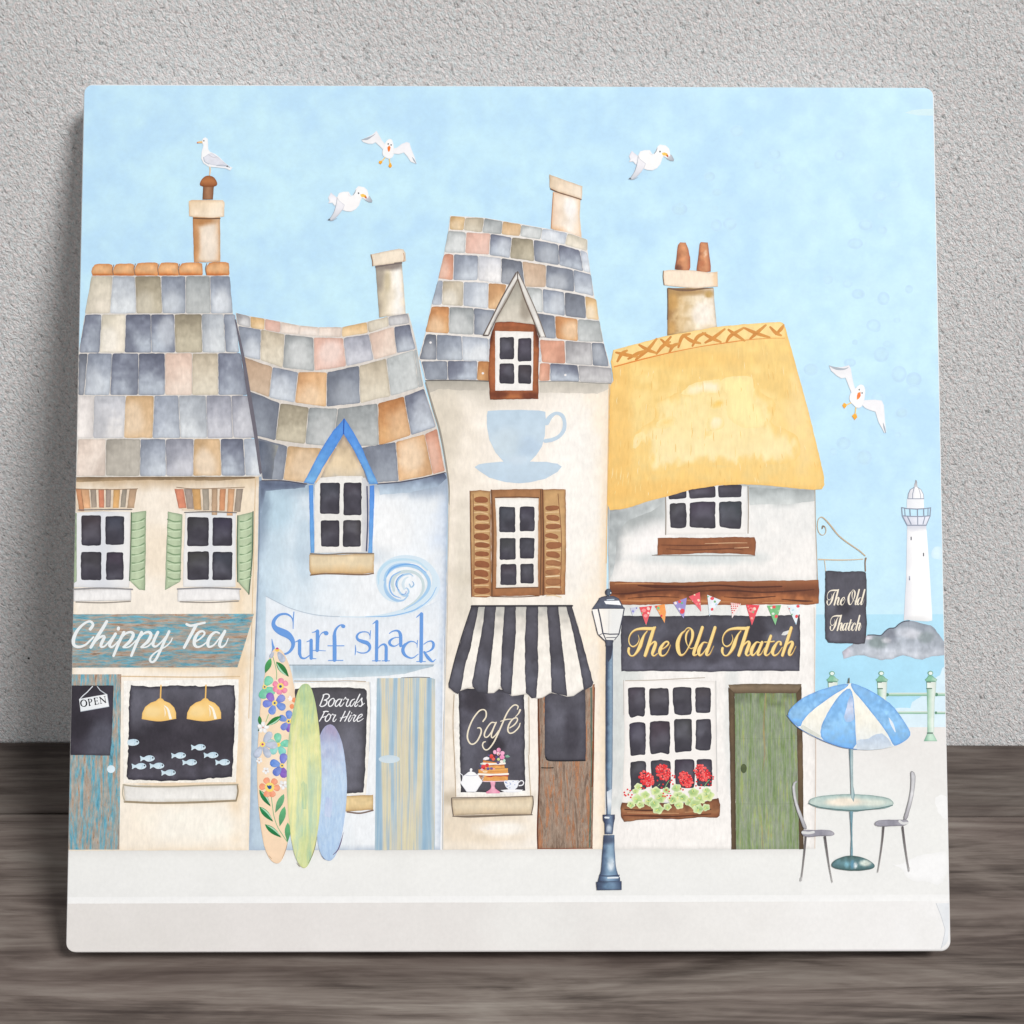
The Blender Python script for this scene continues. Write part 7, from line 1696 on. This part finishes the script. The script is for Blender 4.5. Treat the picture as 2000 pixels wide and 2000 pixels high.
# ------------------------------------------------------------------ gulls
def gull(label, lvl=9): return Sheet('printed_gull', tile, M_INK, lvl, label)
WT = lambda *s, **k: wash(*(s or ((254, 254, 254), (250, 250, 252))), mot=.015, ms=8, edge=(226, 228, 236), ew=1.2, es=.35, **k)
g = gull('standing gull perched on the chimney pot')
g.lr('Q', [(1198, 765), (1200, 790), (1196, 822)], 10, (240, 208, 170), 0)
g.fr('Q', [(1140, 560), (1148, 545), (1165, 540), (1182, 552), (1184, 590), (1186, 630), (1200, 650), (1240, 665), (1275, 695), (1310, 730), (1340, 755), (1368, 768), (1350, 790), (1320, 775), (1280, 770), (1240, 765), (1190, 762), (1150, 735), (1132, 700), (1135, 650), (1148, 600), (1138, 582)], WT(), 0.2, res=3, wob=.1)
g.fr('Q', [(1185, 665), (1215, 658), (1260, 690), (1300, 725), (1340, 758), (1300, 762), (1250, 755), (1200, 745), (1155, 725), (1150, 690)], wash((236, 236, 244), (224, 226, 236), mot=.05, ms=5, edge=(190, 194, 208), ew=1.2, es=.5), 0.6, res=3, wob=.2)
g.lr('Q', [(1150, 690), (1158, 722), (1190, 742)], 6, (190, 196, 210), 1.0)
g.lr('Q', [(1190, 672), (1220, 690), (1250, 688)], 6, (212, 210, 218), 1.0)
g.lr('Q', [(1250, 752), (1300, 750), (1345, 765)], 8, (186, 192, 204), 1.0); g.dr('Q', 1328, 758, 8, 6, (110, 112, 120), 1.2)
g.fr('Q', [(1140, 566), (1120, 568), (1100, 574), (1102, 584), (1142, 584)], wash((244, 216, 170), (236, 190, 130)), 0.7, res=3, wob=.1)
g.dr('Q', 1105, 580, 6, 5, (226, 130, 110), 1.0); g.dr('Q', 1152, 566, 5, 6, (70, 70, 80), 1.0)
g.done()
def front_gull(label, reg, wingL, wingR, body, dkL, dkR, eyes, beak, feet):
    g = gull(label)
    for l, f_ in feet:
        g.lr(reg, l, 18, (250, 214, 140), 0)
        g.fr(reg, f_, wash((252, 190, 70), (248, 164, 44)), 0.2, res=3, wob=.1)
    g.fr(reg, wingL, WT((240, 238, 242), (252, 252, 253)), 0.3, res=3, wob=.15)
    g.fr(reg, wingR, WT((246, 244, 248), (252, 252, 253)), 0.3, res=3, wob=.15)
    g.fr(reg, body, WT(), 0.7, res=3, wob=.1, smooth=1)
    for d in (dkL, dkR): g.lr(reg, d, 1, (176, 184, 194), 0.9)
    for (x, y) in eyes: g.dr(reg, x, y, 11, 14, (86, 86, 92), 1.1)
    g.fr(reg, beak, wash((252, 150, 60), (246, 122, 62), (250, 160, 60)), 1.1, res=3, wob=.1)
    g.done()
front_gull('gull flying towards the viewer high between the first two chimneys', 'N',
           [(670, 358), (760, 320), (850, 275), (910, 220), (940, 270), (985, 350), (1030, 410), (1080, 470), (1010, 510), (950, 450), (895, 400), (850, 425), (790, 425), (700, 395)],
           [(1160, 500), (1230, 480), (1300, 425), (1380, 395), (1425, 410), (1450, 500), (1500, 620), (1535, 735), (1500, 725), (1440, 700), (1390, 620), (1335, 560), (1260, 585), (1170, 575)],
           [(1050, 400), (1080, 360), (1120, 342), (1155, 362), (1172, 420), (1182, 500), (1185, 580), (1160, 635), (1110, 660), (1050, 640), (1005, 600), (1000, 540), (1020, 470)],
           [(680, 358, 8), (760, 345, 34), (840, 305, 14), (890, 270, 4)], [(1465, 630, 4), (1495, 680, 22), (1528, 732, 6)], ((1092, 425), (1137, 440)), [(1108, 445), (1130, 480), (1118, 530), (1102, 552), (1085, 525), (1078, 480)],
           (([(1040, 640), (1000, 685)], [(1000, 680), (950, 690), (945, 720), (975, 742), (1000, 715)]), ([(1110, 660), (1118, 720)], [(1115, 715), (1095, 770), (1125, 800), (1152, 770), (1135, 720)])))
front_gull('gull flying beside the thatched roof with wings tilted', 'M',
           [(285, 285), (380, 310), (480, 315), (600, 285), (630, 340), (650, 470), (680, 600), (720, 700), (640, 720), (600, 620), (545, 480), (480, 490), (410, 450), (320, 370)],
           [(820, 830), (900, 825), (1000, 820), (1110, 835), (1145, 910), (1155, 1060), (1165, 1200), (1182, 1320), (1150, 1340), (1110, 1260), (1060, 1170), (1010, 1010), (930, 985), (850, 950), (800, 900)],
           [(690, 660), (740, 600), (790, 580), (840, 610), (855, 680), (845, 780), (830, 880), (790, 940), (730, 955), (660, 900), (610, 840), (602, 780), (630, 710)],
           [(290, 292, 8), (400, 335, 40), (520, 345, 24), (590, 320, 6)], [(1130, 1180, 6), (1150, 1260, 26), (1170, 1335, 14)], ((759, 665), (803, 717)), [(778, 700), (782, 760), (760, 800), (722, 825), (722, 765), (735, 715)],
           (([(640, 865), (560, 905)], [(570, 895), (525, 868), (495, 910), (530, 960), (560, 925)]), ([(708, 945), (698, 1040)], [(690, 1030), (645, 1072), (690, 1138), (730, 1095), (715, 1040)])))
def side_gull(label, reg, dx, dy, s=1.0):
    g = gull(label)
    def q(pts): return [(p[0] * s + dx, p[1] * s + dy) + tuple(t * s for t in p[2:]) for p in pts]
    g.fr(reg, q([(205, 1175), (240, 1210), (300, 1255), (310, 1330), (265, 1390), (225, 1340), (160, 1345), (180, 1310), (160, 1255)]), wash((240, 238, 246), (250, 250, 252), edge=(200, 200, 212), ew=1.2, es=.4), 0, res=3, wob=.1)
    g.fr(reg, q([(780, 1230), (810, 1240), (850, 1310), (840, 1335), (790, 1330), (730, 1295), (740, 1260)]), wash((226, 226, 232), (168, 174, 184), axis='d', edge=(150, 156, 166), ew=1.2, es=.4), 0.1, res=3, wob=.1)
    g.fr(reg, q([(300, 1250), (330, 1185), (400, 1165), (480, 1165), (520, 1230), (560, 1200), (590, 1120), (630, 1080), (720, 1095), (770, 1140), (785, 1190), (790, 1250), (740, 1290), (690, 1260), (670, 1290), (640, 1380), (590, 1440), (520, 1475), (440, 1470), (390, 1450), (340, 1400), (300, 1340)]), WT((254, 254, 254), (254, 250, 250)), 0.4, res=3, wob=.1)
    g.fr(reg, q([(300, 1240), (330, 1300), (420, 1370), (400, 1430), (340, 1510), (280, 1575), (215, 1615), (160, 1610), (200, 1560), (250, 1480), (280, 1380)]), wash((252, 250, 252), (240, 238, 244), (206, 210, 218), mot=.04, ms=6, edge=(168, 176, 188), ew=1.1, es=.45), 0.8, res=3, wob=.1)
    g.lr(reg, q([(298, 1250, 4), (285, 1360, 7), (255, 1470, 7), (205, 1560, 8), (165, 1605, 20)]), 1, (170, 178, 190), 1.1)
    g.dr(reg, 178 * s + dx, 1600 * s + dy, 18 * s, 12 * s, (96, 108, 118), 1.3)
    g.lr(reg, q([(300, 1580, 6), (230, 1612, 10), (190, 1615, 6)]), 1, (178, 186, 196), 1.2)
    g.lr(reg, q([(595, 1130, 4), (575, 1180, 16), (545, 1222, 10)]), 1, (180, 188, 196), 1.1)
    g.lr(reg, q([(480, 1190, 4), (480, 1220, 8), (520, 1240, 6)]), 1, (236, 232, 236), 1.1)
    g.dr(reg, 633 * s + dx, 1189 * s + dy, 12 * s, 13 * s, (46, 46, 52), 1.2)
    g.fr(reg, q([(658, 1210), (700, 1200), (745, 1218), (760, 1255), (750, 1275), (715, 1250), (680, 1250)]), wash((252, 214, 110), (250, 190, 84), axis='u'), 1.1, res=3, wob=.1)
    g.fr(reg, q([(725, 1240), (755, 1240), (762, 1265), (748, 1278)]), wash((214, 90, 40), (170, 60, 30)), 1.4, res=3, wob=.1)
    g.done()
side_gull('gull gliding low left of the second chimney', 'N', 0, 0)
g0 = 1.0
side_gull('gull gliding alone in the sky right of the tall chimney', 'O', 120, -742, 1.02)
